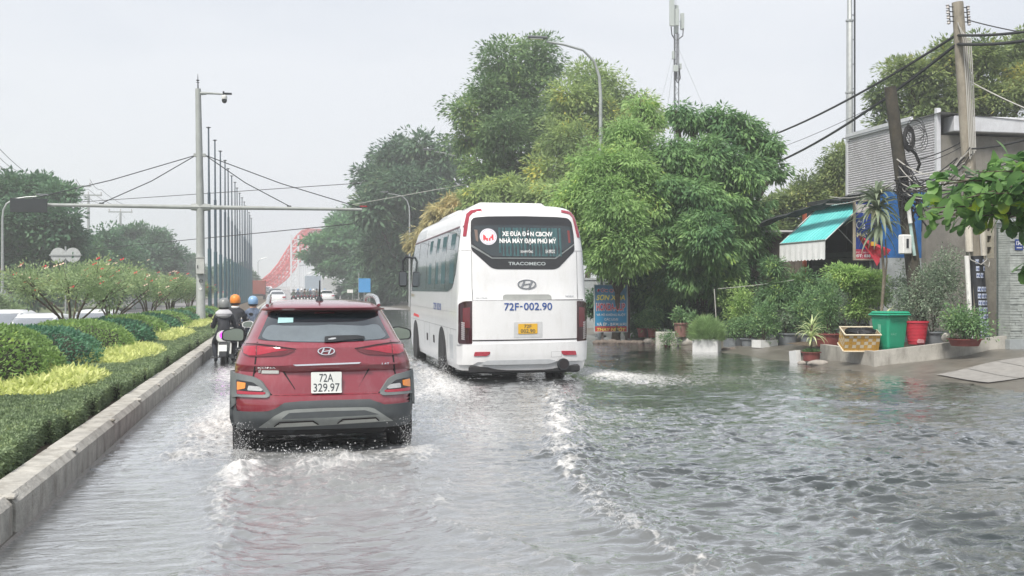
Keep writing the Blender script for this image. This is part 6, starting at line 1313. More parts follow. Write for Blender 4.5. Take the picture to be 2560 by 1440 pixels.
lt_('hazy distant tree seen through the flagpoles', [(560, 690, 40, 0), (600, 680, 30, 0, .8), (630, 695, 22, 0, .8), (590, 715, 30, 0), (540, 710, 30, 0)], 200, 140, 605, .6)
tree('verge_bush', 'pale scrubby bush at the left edge behind the white cars', 'bush', (at(20, 760, 50)[0], at(20, 760, 50)[1], -.3), bl([(15, 770, 35, 0), (-20, 760, 40, 0), (45, 785, 20, 0)], 50), lm_shrub, bark, 80, 26, .2, .14, .05, .1, .04, 606)
# low buildings behind the left trees
def block(name, lab, px0, px1, pyt, d, c, depth=6, roof=None):
    a = at(px0, 760, d); b_ = at(px1, 760, d); w_ = (px1 - px0) / F * d; h = zat_ = CH - (pyt - 722) / F * d + .3
    t = thing(name, lab, 'building', ((a[0] + b_[0]) / 2, (a[1] + b_[1]) / 2, -.3), -TH); m = MB(); m.box((0, depth / 2, h / 2), (w_, depth, h)); m.build('wall', c, t)
    m = MB(); m.box((0, depth / 2, h + .08), (w_ + .5, depth + .5, .14)); m.build('roof', roof or galv, t)
    n = max(1, int(w_ / 3))
    for k in range(n):
        x = -w_ / 2 + (k + .5) * w_ / n; m = MB(); m.box((x, -.02, h * .38), (w_ / n * .55, .08, h * .7)); fr2 = m.build('shutter', mat('steel shutter', (.22, .24, .25), .5, .2, var=.2), t)
    return t
block('shop_building', 'low pale shop front behind the left trees', -60, 90, 690, 92, mat('dull red wall', (.20, .10, .08), .8, var=.3)); block('shop_building', 'low grey shop front glimpsed through the flowering shrubs', 100, 330, 700, 105, mat('pale grey wall', (.34, .35, .35), .8, var=.2)); block('shop_building', 'far low building between the third flowering shrub and the camera pole', 340, 430, 715, 150, _m['pale grey wall'])
# ================================================================== HOUSE, SIGNS, POTS, BRIDGE
corr = mat('corrugated sheet', (.66, .65, .67), .5, .0, var=.10, vs=1.5, dirt=.35, dirtcol=(.2, .17, .15)); wallb = mat('stained render', (.20, .19, .17), .9, var=.3, vs=2, bump=.3, bs=30, dirt=.55, dirtcol=(.10, .09, .07))
fasc = mat('white fascia metal', (.62, .63, .66), .4, .2, var=.08, dirt=.2); bluew = mat('blue painted wall', (.015, .12, .36), .7, var=.35, vs=3, dirt=.25, dirtcol=(.01, .05, .12)); greyw = mat('pale grey render', (.36, .39, .40), .85, var=.25, vs=3, bump=.2, bs=30, dirt=.4)
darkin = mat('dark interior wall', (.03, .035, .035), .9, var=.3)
HX, HY = 17.0, 25.75
t = thing('house', 'grey house with a corrugated upper storey wall, white roof edge and blue-painted ground floor', 'house', (HX, HY, .4))
L_ = 4.7
# upper west wall, real corrugation running along the wall
ZB, ZN, ZF = 4.0, 6.22, 6.20
m = MB(); n = 34; P = []
for i in range(n * 2 + 1):
    z = ZB + (6.3 - ZB) * i / (n * 2) - .4; off = -.028 if i % 2 else .02; P.append([(off, y, z) for y in (0.06, L_ - .05)])
m.grid(P); m.build('corrugated_wall', corr, t)
m = MB(); m.box((0, .02, (ZB + 6.45) / 2 - .4), (.12, .12, 6.45 - ZB), bev=.01); m.box((0, L_, (ZB + 6.2) / 2 - .4), (.1, .1, 6.2 - ZB)); m.box((-.03, L_ / 2 + .6, 5.93), (.10, L_ - 1.2, .16)); m.build('wall_trim', fasc, t)
m = MB(); m.box((2.6, .16, 2.7), (5.0, .24, 5.3)); m.box((2.6, L_, 2.7), (5.0, .2, 5.2)); m.box((5.0, L_ / 2, 2.7), (.2, L_, 5.2)); m.build('wall', wallb, t)
m = MB(); m.box((2.8, -.02, 5.62), (5.0, .5, .42), bev=.02); m.build('fascia', fasc, t)
m = MB(); m.grid([[(x, y, 5.9 - x * .06) for y in (-.3, L_ + .2)] for x in (-.1, 5.4)]); m.build('roof', corr, t)
# ground floor, forward towards the road
m = MB(); m.box((-.72, .32, 2.95), (1.44, .2, 1.75)); m.build('blue_wall', bluew, t)
m = MB(); m.box((-.72, .34, 1.02), (1.44, .24, 2.10)); m.build('plinth_wall', greyw, t)
m = MB(); m.box((-.02, .16, 1.9), (.22, .5, 3.7), bev=.02); m.build('pillar', mat('grey pillar', (.19, .19, .20), .85, var=.3, dirt=.4), t)
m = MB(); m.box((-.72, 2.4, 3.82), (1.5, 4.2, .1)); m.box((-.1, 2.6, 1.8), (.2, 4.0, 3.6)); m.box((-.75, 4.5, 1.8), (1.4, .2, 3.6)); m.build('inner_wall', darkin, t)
m = MB()
for k in range(12): m.box((-1.42, 2.45, .35 + k * .17), (.03, 3.6, .15))
m.build('slat_shutter', mat('dark slats', (.045, .055, .055), .6, var=.3), t)
m = MB(); m.box((-1.45, 4.62, 1.9), (.14, .14, 3.4)); m.build('orange_post', mat('orange-red post', (.40, .10, .05), .7, var=.3), t)
m = MB(); m.box((-1.45, .62, 1.7), (.09, .09, 3.2)); m.box((-1.45, 4.1, 2.9), (.06, 1.6, .9)); m.build('shop_frame', mat('shop frame grey', (.09, .095, .10), .7, var=.3), t)
m = MB(); m.grid([[(-1.75 + 1.5 * u, 4.0 - 3.2 * v, 3.62 + .22 * u + .012 * (1 if int(v * 60) % 2 else -1)) for u in (0, .5, 1)] for v in [q / 60 for q in range(61)]]); tr = m.build('upper_sheet', mat('pale teal roof sheet', (.25, .42, .40), .5, .1, var=.2, dirt=.3), t)
# ragged dark tarpaulin sagging to the left
m = MB(); P = []; g = random.Random(8)
for i in range(15):
    q = i / 14; a = Vector(at(2215 - 310 * q, 478 + 82 * q ** 1.3, 27 + 6 * q)); P.append([(a.x, a.y, a.z + .05 + g.uniform(-.05, .05)), (a.x - .1, a.y - .06, a.z + .02 + g.uniform(-.05, .05)), (a.x, a.y + .1, a.z - .05 - g.uniform(0, .10)), (a.x + .15, a.y + .9, a.z + .05)])
m = MB(); m.grid(P); tp = m.build('tarpaulin', mat('dark tarpaulin', (.025, .03, .03), .8, var=.4, vs=12, bump=.6, bs=14)); tag(tp, 'ragged dark tarpaulin strip sloping over the awning roof', 'tarpaulin')

x, y, _ = at(2035, 760, 34); t = thing('timber_shed', 'dim brown timber shed wall half hidden behind the bamboo bush and the awning', 'shed', (x, y, .2), -TH)
m = MB()
for k in range(22): m.box((-1.9 + k * .17, 0, 1.55), (.16, .05, 3.3 - .02 * (k % 3)))
m.build('boards', mat('weathered boards', (.13, .11, .09), .9, var=.4, vs=5, dirt=.4), t); m = MB(); m.box((0, .4, 3.25), (4.1, 1.4, .05)); m.build('roof', corr, t)
# awning
teal = mat('teal striped canvas', (.03, .42, .40), .6, var=.15, vs=3)
# the stripes are woven into the cloth, running down the slope
tn = teal.node_tree; b_ = tn.nodes['Principled BSDF']; wv = tn.nodes.new('ShaderNodeTexWave'); wv.wave_type = 'BANDS'; wv.bands_direction = 'Y'; wv.inputs['Scale'].default_value = 4.6; wv.inputs['Distortion'].default_value = .4
tcx = tn.nodes.new('ShaderNodeTexCoord'); tn.links.new(tcx.outputs['Object'], wv.inputs['Vector']); rmp = tn.nodes.new('ShaderNodeValToRGB'); rmp.color_ramp.elements[0].position = .42; rmp.color_ramp.elements[0].color = (.03, .34, .35, 1); rmp.color_ramp.elements[1].position = .5; rmp.color_ramp.elements[1].color = (.20, .68, .66, 1)
tn.links.new(wv.outputs['Fac'], rmp.inputs[0]); tn.links.new(rmp.outputs[0], b_.inputs['Base Color'])
AX, AY = 14.35, 26.9; aw = thing('awning', 'teal striped canvas awning with a white scalloped valance over the shop front', 'awning', (AX, AY, 2.4))
m = MB(); P = []
for i in range(29):
    y = 2.75 * i / 28; ch_ = .012 * (1 if i % 2 else -1); P.append([(1.25 * q ** 1.0, y, .58 + 1.12 * (q ** .86) + ch_ - .10 * math.sin(q * math.pi) ) for q in [k / 10 for k in range(11)]])
m.grid(P); ca = m.build('canopy', teal, aw)
m = MB(); P = []
for i in range(57):
    y = 2.75 * i / 56; w_ = .012 * math.sin(i * .9) + .006 * math.sin(i * 2.1); P.append([(w_ * (1 - q) - .004, y, .07 + .5 * q - (.035 * abs(math.sin(i * math.pi / 4)) if q == 0 else 0)) for q in (0, .33, .66, 1)])
m.grid(P); m.build('valance', mat('white canvas', (.84, .84, .84), .8, var=.08, vs=5), aw, smooth=True)
m = MB(); m.tube([(0, 0, .57), (0, 2.75, .57)], .025, 6); m.tube([(0, 0, .57), (1.25, 0, 1.68)], .015, 6); m.tube([(0, 2.75, .57), (1.25, 2.75, 1.68)], .015, 6); m.tube([(.45, .15, .9), (1.2, .15, .2)], .014, 6); m.build('frame', galv, aw)
m = MB(); m.box((1.25, .0, -.2), (.07, .07, 3.9)); m.build('support_post', _m['shop frame grey'], aw)
# shop board facing the traffic
sx0, sx1 = 15.0, 16.08; SY = 26.55; z0_, z1_ = zat(2140, 647, 15.1, SY), zat(2140, 503, 15.1, SY)
s = thing('shop_sign', 'tall blue and red shop board half hidden behind the corn plant', 'sign', (sx0, SY, z0_), R(3)); W_, H_ = sx1 - sx0, z1_ - z0_
flat = lambda u, v, o_=0: (u, -o_, v)
MB().panel(rect(0, W_, 0, H_), flat, .03, .06, 2).build('board', mat('board navy', (.02, .05, .26), .4, var=.1, dirt=.15), s)
MB().panel(rect(.0, W_, 0, H_ * .165), flat, .034, .01, 2).build('board_red_band', mat('board crimson', (.42, .03, .07), .45, var=.08), s); MB().panel(rect(.02, W_ - .02, H_ * .80, H_ * .945), flat, .034, .01, 2).build('board_white_band', mat('board pale band', (.60, .55, .55), .5), s)
fr2 = MB(); 
for (a, b2, c, d) in ((-.03, .02, -.02, H_ + .02), (W_ - .02, W_ + .03, -.02, H_ + .02), (-.03, W_ + .03, H_, H_ + .04), (-.03, W_ + .03, -.04, 0)): fr2.box(((a + b2) / 2, -.03, (c + d) / 2), (b2 - a, .07, d - c))
fr2.build('frame', mat('tan frame', (.38, .33, .25), .6, var=.2), s)
crm = mat('cream letters', (.78, .70, .45), .5, var=0); pkl = mat('pink letters', (.72, .52, .52), .5, var=0)
tx = lambda q, m_, a, b2, c, d, bold=.02, off=.04: text(q, 'board_lettering', m_, s, flat, W_ * a, W_ * b2, H_ * c, H_ * d, bold=bold, off=off)
tx('MAY - BAN', crm, .06, .92, .375, .455); tx('ĐC: 1340 VÕ NGUYÊN GIÁP', pkl, .04, .96, .095, .13); tx('ĐT: 038 222', white_ink, .04, .66, .025, .078, .03); tx('Ca', white_ink, .04, .30, .52, .66, 0); tx('tín', mat('red letters', (.6, .04, .06), .5, var=0), .80, .97, .82, .92)
sp = MB(); sp.box((W_ * .5, .03, -1.0), (.05, .05, 2.0)); sp.build('post', galv, s)
# folded red flag
fl_ = at(2150, 600, 26); f_ = thing('red_flag', 'furled red flag with a yellow star patch drooping in front of the blue board', 'flag', fl_); m = MB()
P = []
for i in range(7):
    q = i / 6; P.append([(-.12 + q * .80 + .04 * math.sin(j * 2.2) * q - .10 * j * q, -.20 + .05 * math.sin(j * 1.9 + q * 4), .10 - q * .34 - j * (.012 + .085 * q)) for j in range(5)])
m.grid(P); m.build('cloth', mat('red flag cloth', (.45, .03, .05), .8, var=.3, vs=8), f_, smooth=True)
m = MB(); m.box((.20, -.27, -.10), (.13, .02, .10), rz=.1); m.build('star_patch', mat('flag yellow', (.75, .42, .04), .7), f_); m = MB(); m.tube([(-.1, -.12, .05), (.9, .2, -.35)], .012, 5); m.build('staff', mat('maroon staff', (.2, .03, .03), .6), f_)

# stone-faced gate pillar and wall
stone = mat('ledge stone', (.26, .29, .28), .85, var=.3, vs=6, bump=.4, bs=35, dirt=.2)
def stonewall(mb, x0, x1, y, z0, z1, th, seed, ys=-1, hrow=.05):
    g = random.Random(seed); z = z0
    while z < z1 - .01:
        h = hrow * g.uniform(.7, 1.3); h = min(h, z1 - z); x = x0
        while x < x1 - .01:
            w_ = min(g.uniform(.10, .34), x1 - x); dp_ = g.uniform(0, .022); mb.box((x + w_ / 2, y - dp_ / 2, z + h / 2), (w_ - .005, th + dp_, h - .005)); x += w_
        z += h
px0, px1 = 14.42, 14.80
gp2 = thing('gate_pillar', 'pillar faced with thin pale grey stones, carrying the blue house number', 'pillar', (14.6, 19.55, .5)); m = MB(); stonewall(m, -.19, .19, 0, .1, 2.5, .36, 3); m.build('stone_facing', mat('pale ledge stone', (.40, .43, .41), .85, var=.3, vs=6, bump=.3, bs=35, dirt=.25), gp2)
m = MB(); m.box((0, 0, 2.53), (.46, .46, .07), bev=.01); m.box((0, 0, .0), (.44, .44, .24)); m.build('pillar_cap', greyw, gp2)
npz = zat(2495, 612, 14.6, 19.35) - .5
pb_ = MB().panel(roundp(rect(-.09, .09, npz - .11, npz + .11), .015), flat, .215, .012, 1).build('number_plate', mat('number plate blue', (.02, .05, .22), .35, var=.05), gp2)
text('1342', 'number', white_ink, gp2, flat, -.07, .07, npz - .01, npz + .075, bold=.02, off=.219); MB().panel(rect(-.06, .06, npz - .07, npz - .055), flat, .219, .004, 1).build('plate_text_line', white_ink, gp2)
sw = thing('stone_wall', 'dark green-grey ledge-stone wall at the right edge', 'wall', (14.85, 20.3, .4)); m = MB(); stonewall(m, 0, 3.2, 0, 0, 2.75, .2, 4, hrow=.065); m.build('stone_facing', mat('dark ledge stone', (.16, .20, .19), .85, var=.35, vs=5, bump=.4, bs=35, dirt=.3, dirtcol=(.05, .06, .05)), sw)
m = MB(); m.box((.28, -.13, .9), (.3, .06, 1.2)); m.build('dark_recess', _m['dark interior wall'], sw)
# grey boundary wall and pierced vent wall behind the pole
bw = thing('boundary_wall', 'stained grey-brown rendered wall behind the concrete pole', 'wall', (15.9, 24.4, .4)); m = MB(); m.box((.75, 0, 1.6), (1.9, .18, 3.4)); m.box((.75, 0, .3), (1.94, .24, .5)); m.build('panel', wallb, bw)
vx, vy, vz = at(2452, 600, 23.5); vw = thing('vent_wall', 'small pierced breeze-block screen beside the number pillar', 'wall', (vx, vy, .5)); vz0, vz1 = CH - (640 - 722) / F * 23.5 - .5, CH - (556 - 722) / F * 23.5 - .5
m = MB(); n = 3
for i in range(n + 1): m.box((-.24 + i * .16, 0, (vz0 + vz1) / 2), (.06, .14, vz1 - vz0))
for i in range(4): m.box((0, 0, vz0 + i * (vz1 - vz0) / 3), (.56, .138, .10))
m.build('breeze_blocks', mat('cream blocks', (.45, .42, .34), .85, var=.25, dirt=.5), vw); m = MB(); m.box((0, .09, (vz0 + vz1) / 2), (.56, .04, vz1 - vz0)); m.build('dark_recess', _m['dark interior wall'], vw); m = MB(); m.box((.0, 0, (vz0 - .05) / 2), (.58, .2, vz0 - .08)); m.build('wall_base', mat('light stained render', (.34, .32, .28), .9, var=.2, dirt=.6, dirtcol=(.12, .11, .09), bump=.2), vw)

# raised planter
cw = mat('planter concrete', (.42, .405, .37), .85, var=.22, vs=2.5, bump=.35, bs=45, dirt=.55, dirtcol=(.10, .09, .07))
pw = thing('planter_wall', 'low grey concrete retaining wall around the raised bed of pots', 'wall', (11.75, 20.0, 0)); m = MB()
m.add([(0, 0, -.3), (2.75, -.55, -.0), (2.75, -.55, .70), (0, 0, .37), (.0, .14, -.3), (2.75, -.41, -.0), (2.75, -.41, .70), (.0, .14, .37)], [(0, 1, 2, 3), (5, 4, 7, 6), (3, 2, 6, 7), (1, 5, 6, 2), (0, 3, 7, 4)])
m.add([(0, .003, -.3), (0, .003, .367), (.10, 2.45, .40), (.10, 2.45, -.3), (.15, .05, -.3), (.15, .05, .367), (.24, 2.45, .40), (.24, 2.45, -.3)], [(3, 2, 1, 0), (1, 2, 6, 5), (4, 5, 6, 7), (2, 3, 7, 6), (0, 1, 5, 4)])
m.build('wall', cw, pw); m = MB(); m.add([(.12, .1, .30), (2.75, -.45, .62), (3.6, 4.2, .60), (.2, 4.4, .32)], [(0, 1, 2, 3)]); m.build('bed_soil', soil, pw)
# concrete strip across the driveway
m = MB(); m = MB()
for k_ in range(8):
    xa_ = 11.75 + k_ * .62; m.grid([[(xa_ + u * .60, 16.35 + v * 1.5, bank_z(xa_ + u * .60, 16.35 + v * 1.5) + .022) for v in (0, .2, .4, .6, .8, 1)] for u in (0, .25, .5, .75, 1)])
o = m.build('driveway_slab', mat('pale slab', (.26, .25, .235), .8, var=.15, bump=.2, dirt=.3)); tag(o, kind='structure')

# ---- potted plants
terra = mat('dark red pot', (.20, .05, .045), .6, var=.2, dirt=.3); terra2 = mat('dusty terracotta', (.25, .13, .11), .8, var=.2, dirt=.4); greyp = mat('grey cement pot', (.20, .22, .24), .8, var=.2, dirt=.4); foamw = mat('white foam box', (.72, .73, .73), .6, var=.06, dirt=.2)
def gz(x, y): return max(bank_z(x, y), -.02)
def pot_round(t, r, h, m_, rim=.02, flare=1.25):
    m = MB(); m.lathe([(r / flare, 0), (r * .97, h * .9), (r + rim, h * .9), (r + rim, h), (r - .02, h), (r - .03, h - .05), (.01, h - .05)], n=22); return m.build('pot', m_, t, smooth=True, sharp=40)
def plant(name, label, px, d, kind, pot, r, h, fh, fr_, lm, n=60, per=22, L_=.09, W_=.03, droop=.1, base_z=None, seed=1, group='potted plants outside the house', rz=0, top=None):
    x, y, _ = at(px, 800, d); z = gz(x, y) if base_z is None else base_z; t = thing(name, label, 'potted plant', (x, y, z), rz, group); hh = h
    if pot == 'round': pot_round(t, r, h, kind)
    elif pot == 'box':
        m = MB(); w_, d_ = r; th = .03
        for (cx, cy, sx_, sy_) in ((0, -d_ / 2, w_, th), (0, d_ / 2, w_, th), (-w_ / 2, 0, th, d_ - th * 1.02), (w_ / 2, 0, th, d_ - th * 1.02)): m.box((cx, cy, h / 2), (sx_, sy_, h))
        m.build('box', kind, t); m = MB(); m.box((0, 0, h * .45), (w_ - .04, d_ - .04, h * .8)); m.build('soil', soil, t)
    if fh > 0:
        g = random.Random(seed); bls = [(g.uniform(-.45, .45) * fr_, g.uniform(-.45, .45) * fr_, hh + fh * q, fr_ * .62, fr_ * .62, fh * .30) for q in (.25, .35, .5, .6, .72, .8)]
        if top: bls = [(b2[0] * top(b2[2] / (hh + fh)), b2[1] * top(b2[2] / (hh + fh)), b2[2]) + tuple(v * top(b2[2] / (hh + fh)) for v in b2[3:5]) + (b2[5],) for b2 in bls]
        P, D, C, _i = crown_pts(bls, n, per, .10 if fr_ < .5 else .14, droop, .4, seed, .9); V, Fc = leaf_arrays(P, D, L_, W_, .2, np.random.default_rng(seed)); npmesh('foliage', V, Fc, lm, t)
        m = MB()
        for b2 in bls: m.tube([(g.uniform(-.04, .04), g.uniform(-.04, .04), hh * .8), (b2[0] * .5, b2[1] * .5, hh + fh * .3), b2[:3]], [.014, .01, .004], 5)
        m.build('stem', bark, t)
    return t
lm_p1 = leafmat('pot leaves green', (.035, .09, .03), (.09, .17, .05), (.22, .30, .10), .25, cs=4); lm_p2 = leafmat('pot leaves light', (.10, .18, .04), (.20, .30, .07), (.34, .42, .14), .3, cs=4); lm_fern = leafmat('dill leaves', (.12, .20, .07), (.22, .32, .12), (.32, .40, .18), .3, cs=5); lm_grey = leafmat('grey-green leaves', (.05, .08, .05), (.12, .16, .10), (.24, .27, .20), .25, cs=3)
def fine(t, hh, rx, ry, fh, n, lm, seed, L_=.16, W_=.006):
    g = np.random.default_rng(seed); a = g.random(n) * 6.283; q = np.sqrt(g.random(n)); P = np.stack([rx * q * np.cos(a), ry * q * np.sin(a), hh + fh * g.random(n) * (1 - .5 * q ** 2)], 1); D = np.stack([np.cos(a) * q * .9, np.sin(a) * q * .9, .6 + .4 * g.random(n)], 1) + g.normal(size=(n, 3)) * .35
    V, Fc = leaf_arrays(P, D, L_, W_, .1, g); npmesh('foliage', V, Fc, lm, t)
q = plant('potted_plant', 'feathery pale green plant in the white foam box standing in the water', 1767, 28.3, foamw, 'box', (.64, .42), .36, 0, 0, None, base_z=-.02, rz=R(-35)); fine(q, .30, .42, .36, .62, 5200, lm_fern, 11)
q = plant('potted_plant', 'low green plant in the long white trough on the bank', 1912, 28.2, foamw, 'box', (.62, .30), .20, .85, .42, lm_p1, 90, 24, .08, .03, seed=12, rz=R(20), base_z=.12)
plant('potted_plant', 'bush in a grey oblong tub left of the white trough', 1842, 29.4, greyp, 'box', (.62, .35), .26, .45, .40, lm_p1, 80, 22, .07, .026, seed=13, base_z=.05)
plant('potted_plant', 'flowering bush in the round grey cement bowl left of the dracaena', 1966, 28.6, greyp, 'round', .30, .32, .60, .36, lm_grey, 70, 22, .07, .03, seed=14, base_z=.16)
plant('potted_plant', 'small leafy bush in a grey bowl between the grey tub and the white trough', 1872, 29.0, greyp, 'round', .22, .24, .50, .34, lm_p1, 70, 22, .07, .026, seed=15, base_z=.08)
plant('potted_plant', 'bright green cone-shaped bush standing tall behind the troughs', 1855, 31.5, greyp, 'round', .25, .28, 1.35, .62, lm_p2, 150, 26, .08, .026, seed=16, base_z=.12, top=lambda v: 1.2 - .5 * v)
plant('potted_plant', 'small plant in the left of two red pots near the repair sign', 1606, 33.2, terra, 'round', .16, .28, .45, .34, lm_p1, 60, 22, .08, .03, seed=17, base_z=.16)
plant('potted_plant', 'small plant in the right of two red pots near the repair sign', 1632, 33.0, terra, 'round', .17, .28, .65, .40, lm_p1, 70, 22, .08, .03, seed=18, base_z=.16)
plant('potted_plant', 'sparse plant in the tall dusty pink pot beside the white block', 1702, 30.8, terra2, 'round', .20, .40, .30, .22, lm_p1, 24, 16, .12, .035, seed=19, base_z=.28)
plant('potted_plant', 'second dusty pink pot partly behind the feathery plant', 1728, 31.2, terra2, 'round', .20, .36, .25, .22, lm_p1, 24, 16, .12, .035, seed=20, base_z=.28)
plant('potted_plant', 'upright shrub in the wide maroon bowl behind the dracaena pot', 2072, 24.6, terra, 'round', .34, .30, 1.15, .34, lm_p1, 110, 24, .08, .024, droop=-.2, seed=21, base_z=.34, top=lambda v: 1.15 - .55 * v)
plant('potted_plant', 'broad grey-leaved shrub behind the red bucket', 2330, 22.9, greyp, 'round', .34, .30, 1.60, .62, lm_grey, 300, 26, .055, .028, seed=22, base_z=.45)
plant('potted_plant', 'grey-leaved shrub left of the black pole base', 2268, 24.4, greyp, 'round', .28, .26, 1.35, .42, lm_grey, 180, 24, .055, .026, seed=29, base_z=.42)
plant('potted_plant', 'low round-leaved bush at the foot of the stickered pole', 2412, 21.4, terra, 'round', .32, .14, .52, .50, lm_p1, 110, 24, .065, .036, seed=23, base_z=.52)
plant('potted_plant', 'reddish-flowered bush between the awning and the blue board', 2120, 27.0, greyp, 'round', .30, .30, .95, .55, lm_grey, 90, 22, .07, .03, seed=24, base_z=.35)
plant('potted_plant', 'leafy bush in the shade below the awning post', 2030, 26.5, greyp, 'round', .30, .30, 1.0, .50, lm_p1, 100, 24, .08, .03, seed=25, base_z=.25)
plant('potted_plant', 'low dark bush behind the grey cement bowls', 1930, 31.0, greyp, 'round', .28, .26, .75, .55, lm_p1, 100, 24, .08, .03, seed=26, base_z=.15)
plant('potted_plant', 'tuft of weeds by the white block at the water line', 1668, 30.5, terra2, 'round', .10, .06, .28, .30, lm_p1, 50, 20, .07, .02, seed=27, base_z=-.0)
# strap-leaved plants
def strap(mb, c, n, L_, W_, g, up_=.8, lo=-.2, droop=1.0):
    for k in range(n):
        a = g.uniform(0, 6.283); el = g.uniform(lo, 1.2) * up_; d = Vector((math.cos(a) * math.cos(el), math.sin(a) * math.cos(el), math.sin(el))); Ln_ = L_ * g.uniform(.7, 1.15); pts = []; p = Vector(c) + Vector((0, 0, g.uniform(-.1, .1))); sd_ = Vector((-math.sin(a), math.cos(a), 0))
        for s_ in range(7):
            q = s_ / 6; w_ = W_ * (.35 + 1.3 * q if q < .4 else (1 - q) * 1.45 + .02); nn = sd_.cross(d).normalized(); pts += [tuple(p - sd_ * w_ * .5 - nn * w_ * .18), tuple(p), tuple(p + sd_ * w_ * .5 - nn * w_ * .18)]
            d = (d + Vector((0, 0, -1)) * droop * .28 * (q + .25)).normalized(); p = p + d * Ln_ / 6
        mb.add(pts, [(r * 3 + j, r * 3 + j + 1, r * 3 + j + 4, r * 3 + j + 3) for r in range(6) for j in range(2)])
lm_drac = leafmat('dracaena leaves', (.16, .22, .08), (.34, .38, .18), (.55, .55, .35), .3, cs=4); lm_corn = leafmat('corn plant leaves', (.13, .19, .11), (.27, .33, .20), (.50, .50, .33), .25, cs=2, lift=1.1)
x, y, _ = at(2028, 880, 23.8); q = thing('potted_dracaena', 'striped yellow-green dracaena in the small red pot at the water edge', 'potted plant', (x, y, .06), group='strap-leaved plants'); pot_round(q, .20, .20, terra, .02, 1.15); g = random.Random(41); m = MB(); strap(m, (0, 0, .52), 34, .48, .05, g, .9, -.1, 1.2); strap(m, (.02, 0, .72), 22, .42, .045, g, 1.1, .2, 1.1); m.build('leaves', lm_drac, q); m = MB(); m.tube([(0, 0, .1), (.01, 0, .8)], .025, 6); m.build('stem', bark, q)
fine(q, .17, .17, .17, .08, 500, lm_p1, 44, .06, .02)
x, y, _ = at(2207, 800, 23.9); q = thing('corn_plant', 'tall corn plant with a drooping crown of long leaves, in front of the blue board', 'plant', (x, y, .35), group='strap-leaved plants'); zt_ = CH - (530 - 722) / F * 23.9 - .35
m = MB(); m.tube([(.0, 0, 0), (-.03, 0, .8), (.03, 0, 1.6), (-.05, 0, zt_ * .85), (-.13, 0, zt_)], [.035, .032, .03, .028, .025], 8); m.tube([(.0, 0, 1.0), (.10, 0, 1.9), (.06, 0, 2.4)], [.02, .018, .015], 6); m.build('trunk', bark_pale, q, smooth=True); m = MB(); g = random.Random(43); strap(m, (-.13, 0, zt_ + .05), 44, .80, .12, g, .9, -.5, 1.5); strap(m, (-.13, 0, zt_ + .35), 32, .60, .11, g, 1.0, .0, 1.3); strap(m, (-.08, 0, zt_ - .25), 20, .80, .11, g, .5, -1.7, 1.2); m.build('leaves', lm_corn, q)
m = MB(); strap(m, (.06, 0, .62), 16, .5, .06, g, 1.0, 0, 1.0); m.build('low_leaves', lm_drac, q)

# ---- bins, crate, rocks
x, y, _ = at(2224, 860, 22.55); t = thing('wheelie_bin', 'green plastic wheelie bin with its lid shut on the planter wall', 'bin', (x, y, .39), R(8)); grn = mat('green plastic', (.012, .30, .17), .45, var=.12, vs=4, dirt=.2, dirtcol=(.05, .15, .1))
zb_ = .0; m = MB(); P = []
for z_, w_, d_ in ((0, .20, .20), (.06, .215, .215), (.60, .265, .27), (.70, .275, .28)): P.append([(sx_ * w_, sy_ * d_, z_) for sx_, sy_ in ((-1, -.85), (-.85, -1), (.85, -1), (1, -.85), (1, .85), (.85, 1), (-.85, 1), (-1, .85), (-1, -.85))])
m.grid(P); m.add(P[0][:8], [tuple(range(8))]); m.build('tub', grn, t)
m = MB(); m.box((0, 0, .715), (.62, .62, .05), bev=.02); m.box((0, -.02, .76), (.58, .56, .06), bev=.03); m.box((0, -.33, .72), (.5, .05, .03), bev=.01); m.tube([(-.22, .33, .74), (.22, .33, .74)], .02, 6); m.build('lid', grn, t, smooth=True, sharp=30)
em = mat('pale green print', (.20, .50, .35), .6, var=.3, vs=20); m = MB(); m.panel([(.03 + .0, .35), (-.03, .35), (-.03, .52), (.03, .52)], lambda u, v, o_=0: (-.235 - v * .045 - o_, u * 1.5 - .0, v), .006, .004, 1); m.build('side_print', em, t)
def arrow(a0):
    pts = []
    for k in range(6): a = a0 + k * .26; pts.append((math.cos(a) * .075, math.sin(a) * .075))
    for k in range(5, -1, -1): a = a0 + k * .26; pts.append((math.cos(a) * .05, math.sin(a) * .05))
    return pts
m = MB()
for k in range(3): m.panel([(u - .09, v + .46) for u, v in arrow(k * 2.094)], lambda u, v, o_=0: (u, -.205 - v * .09 - o_, v), .008, .005, 1)
m.build('recycling_mark', em, t)
text('RÁC', 'bin_print', em, t, lambda u, v, o_=0: (u, -.205 - v * .09 - o_ - .004, v), -.16, -.02, .30, .35, bold=.01)
for s in (-1, 1): m = MB(); m.lathe([(.02, -.03), (.09, -.03), (.09, .03), (.02, .03)], (s * .17, .24, .07), 14, axis='x'); m.build('wheel', black_rub, t)
x, y, _ = at(2291, 850, 22.45); t = thing('bucket', 'red plastic basket bucket with a pale scuffed patch, right of the green bin', 'bucket', (x, y, .50)); redp = mat('red plastic bucket', (.50, .025, .05), .5, var=.15, vs=7)
m = MB(); prof = [(.165, 0), (.175, .05)]
for k in range(12): z_ = .06 + k * .03; r_ = .178 + k * .0042; prof += [(r_, z_), (r_ + .006, z_ + .008), (r_ + .006, z_ + .018), (r_, z_ + .024)]
prof += [(.232, .44), (.25, .445), (.25, .475), (.225, .475), (.17, .03), (.01, .03)]; m.lathe(prof, n=28); m.build('tub', redp, t, smooth=True, sharp=30)
m = MB(); m.panel(roundp([(-.10, .03), (.07, .03), (.05, .10), (-.08, .12)], .03), lambda u, v, o_=0: (u * 1.0, -math.sqrt(max(0, (.184 + v * .14 + o_) ** 2 - u * u)), v), .004, .006, .03); m.build('scuff', mat('scuffed pink', (.60, .30, .32), .7, var=.3, vs=30), t)
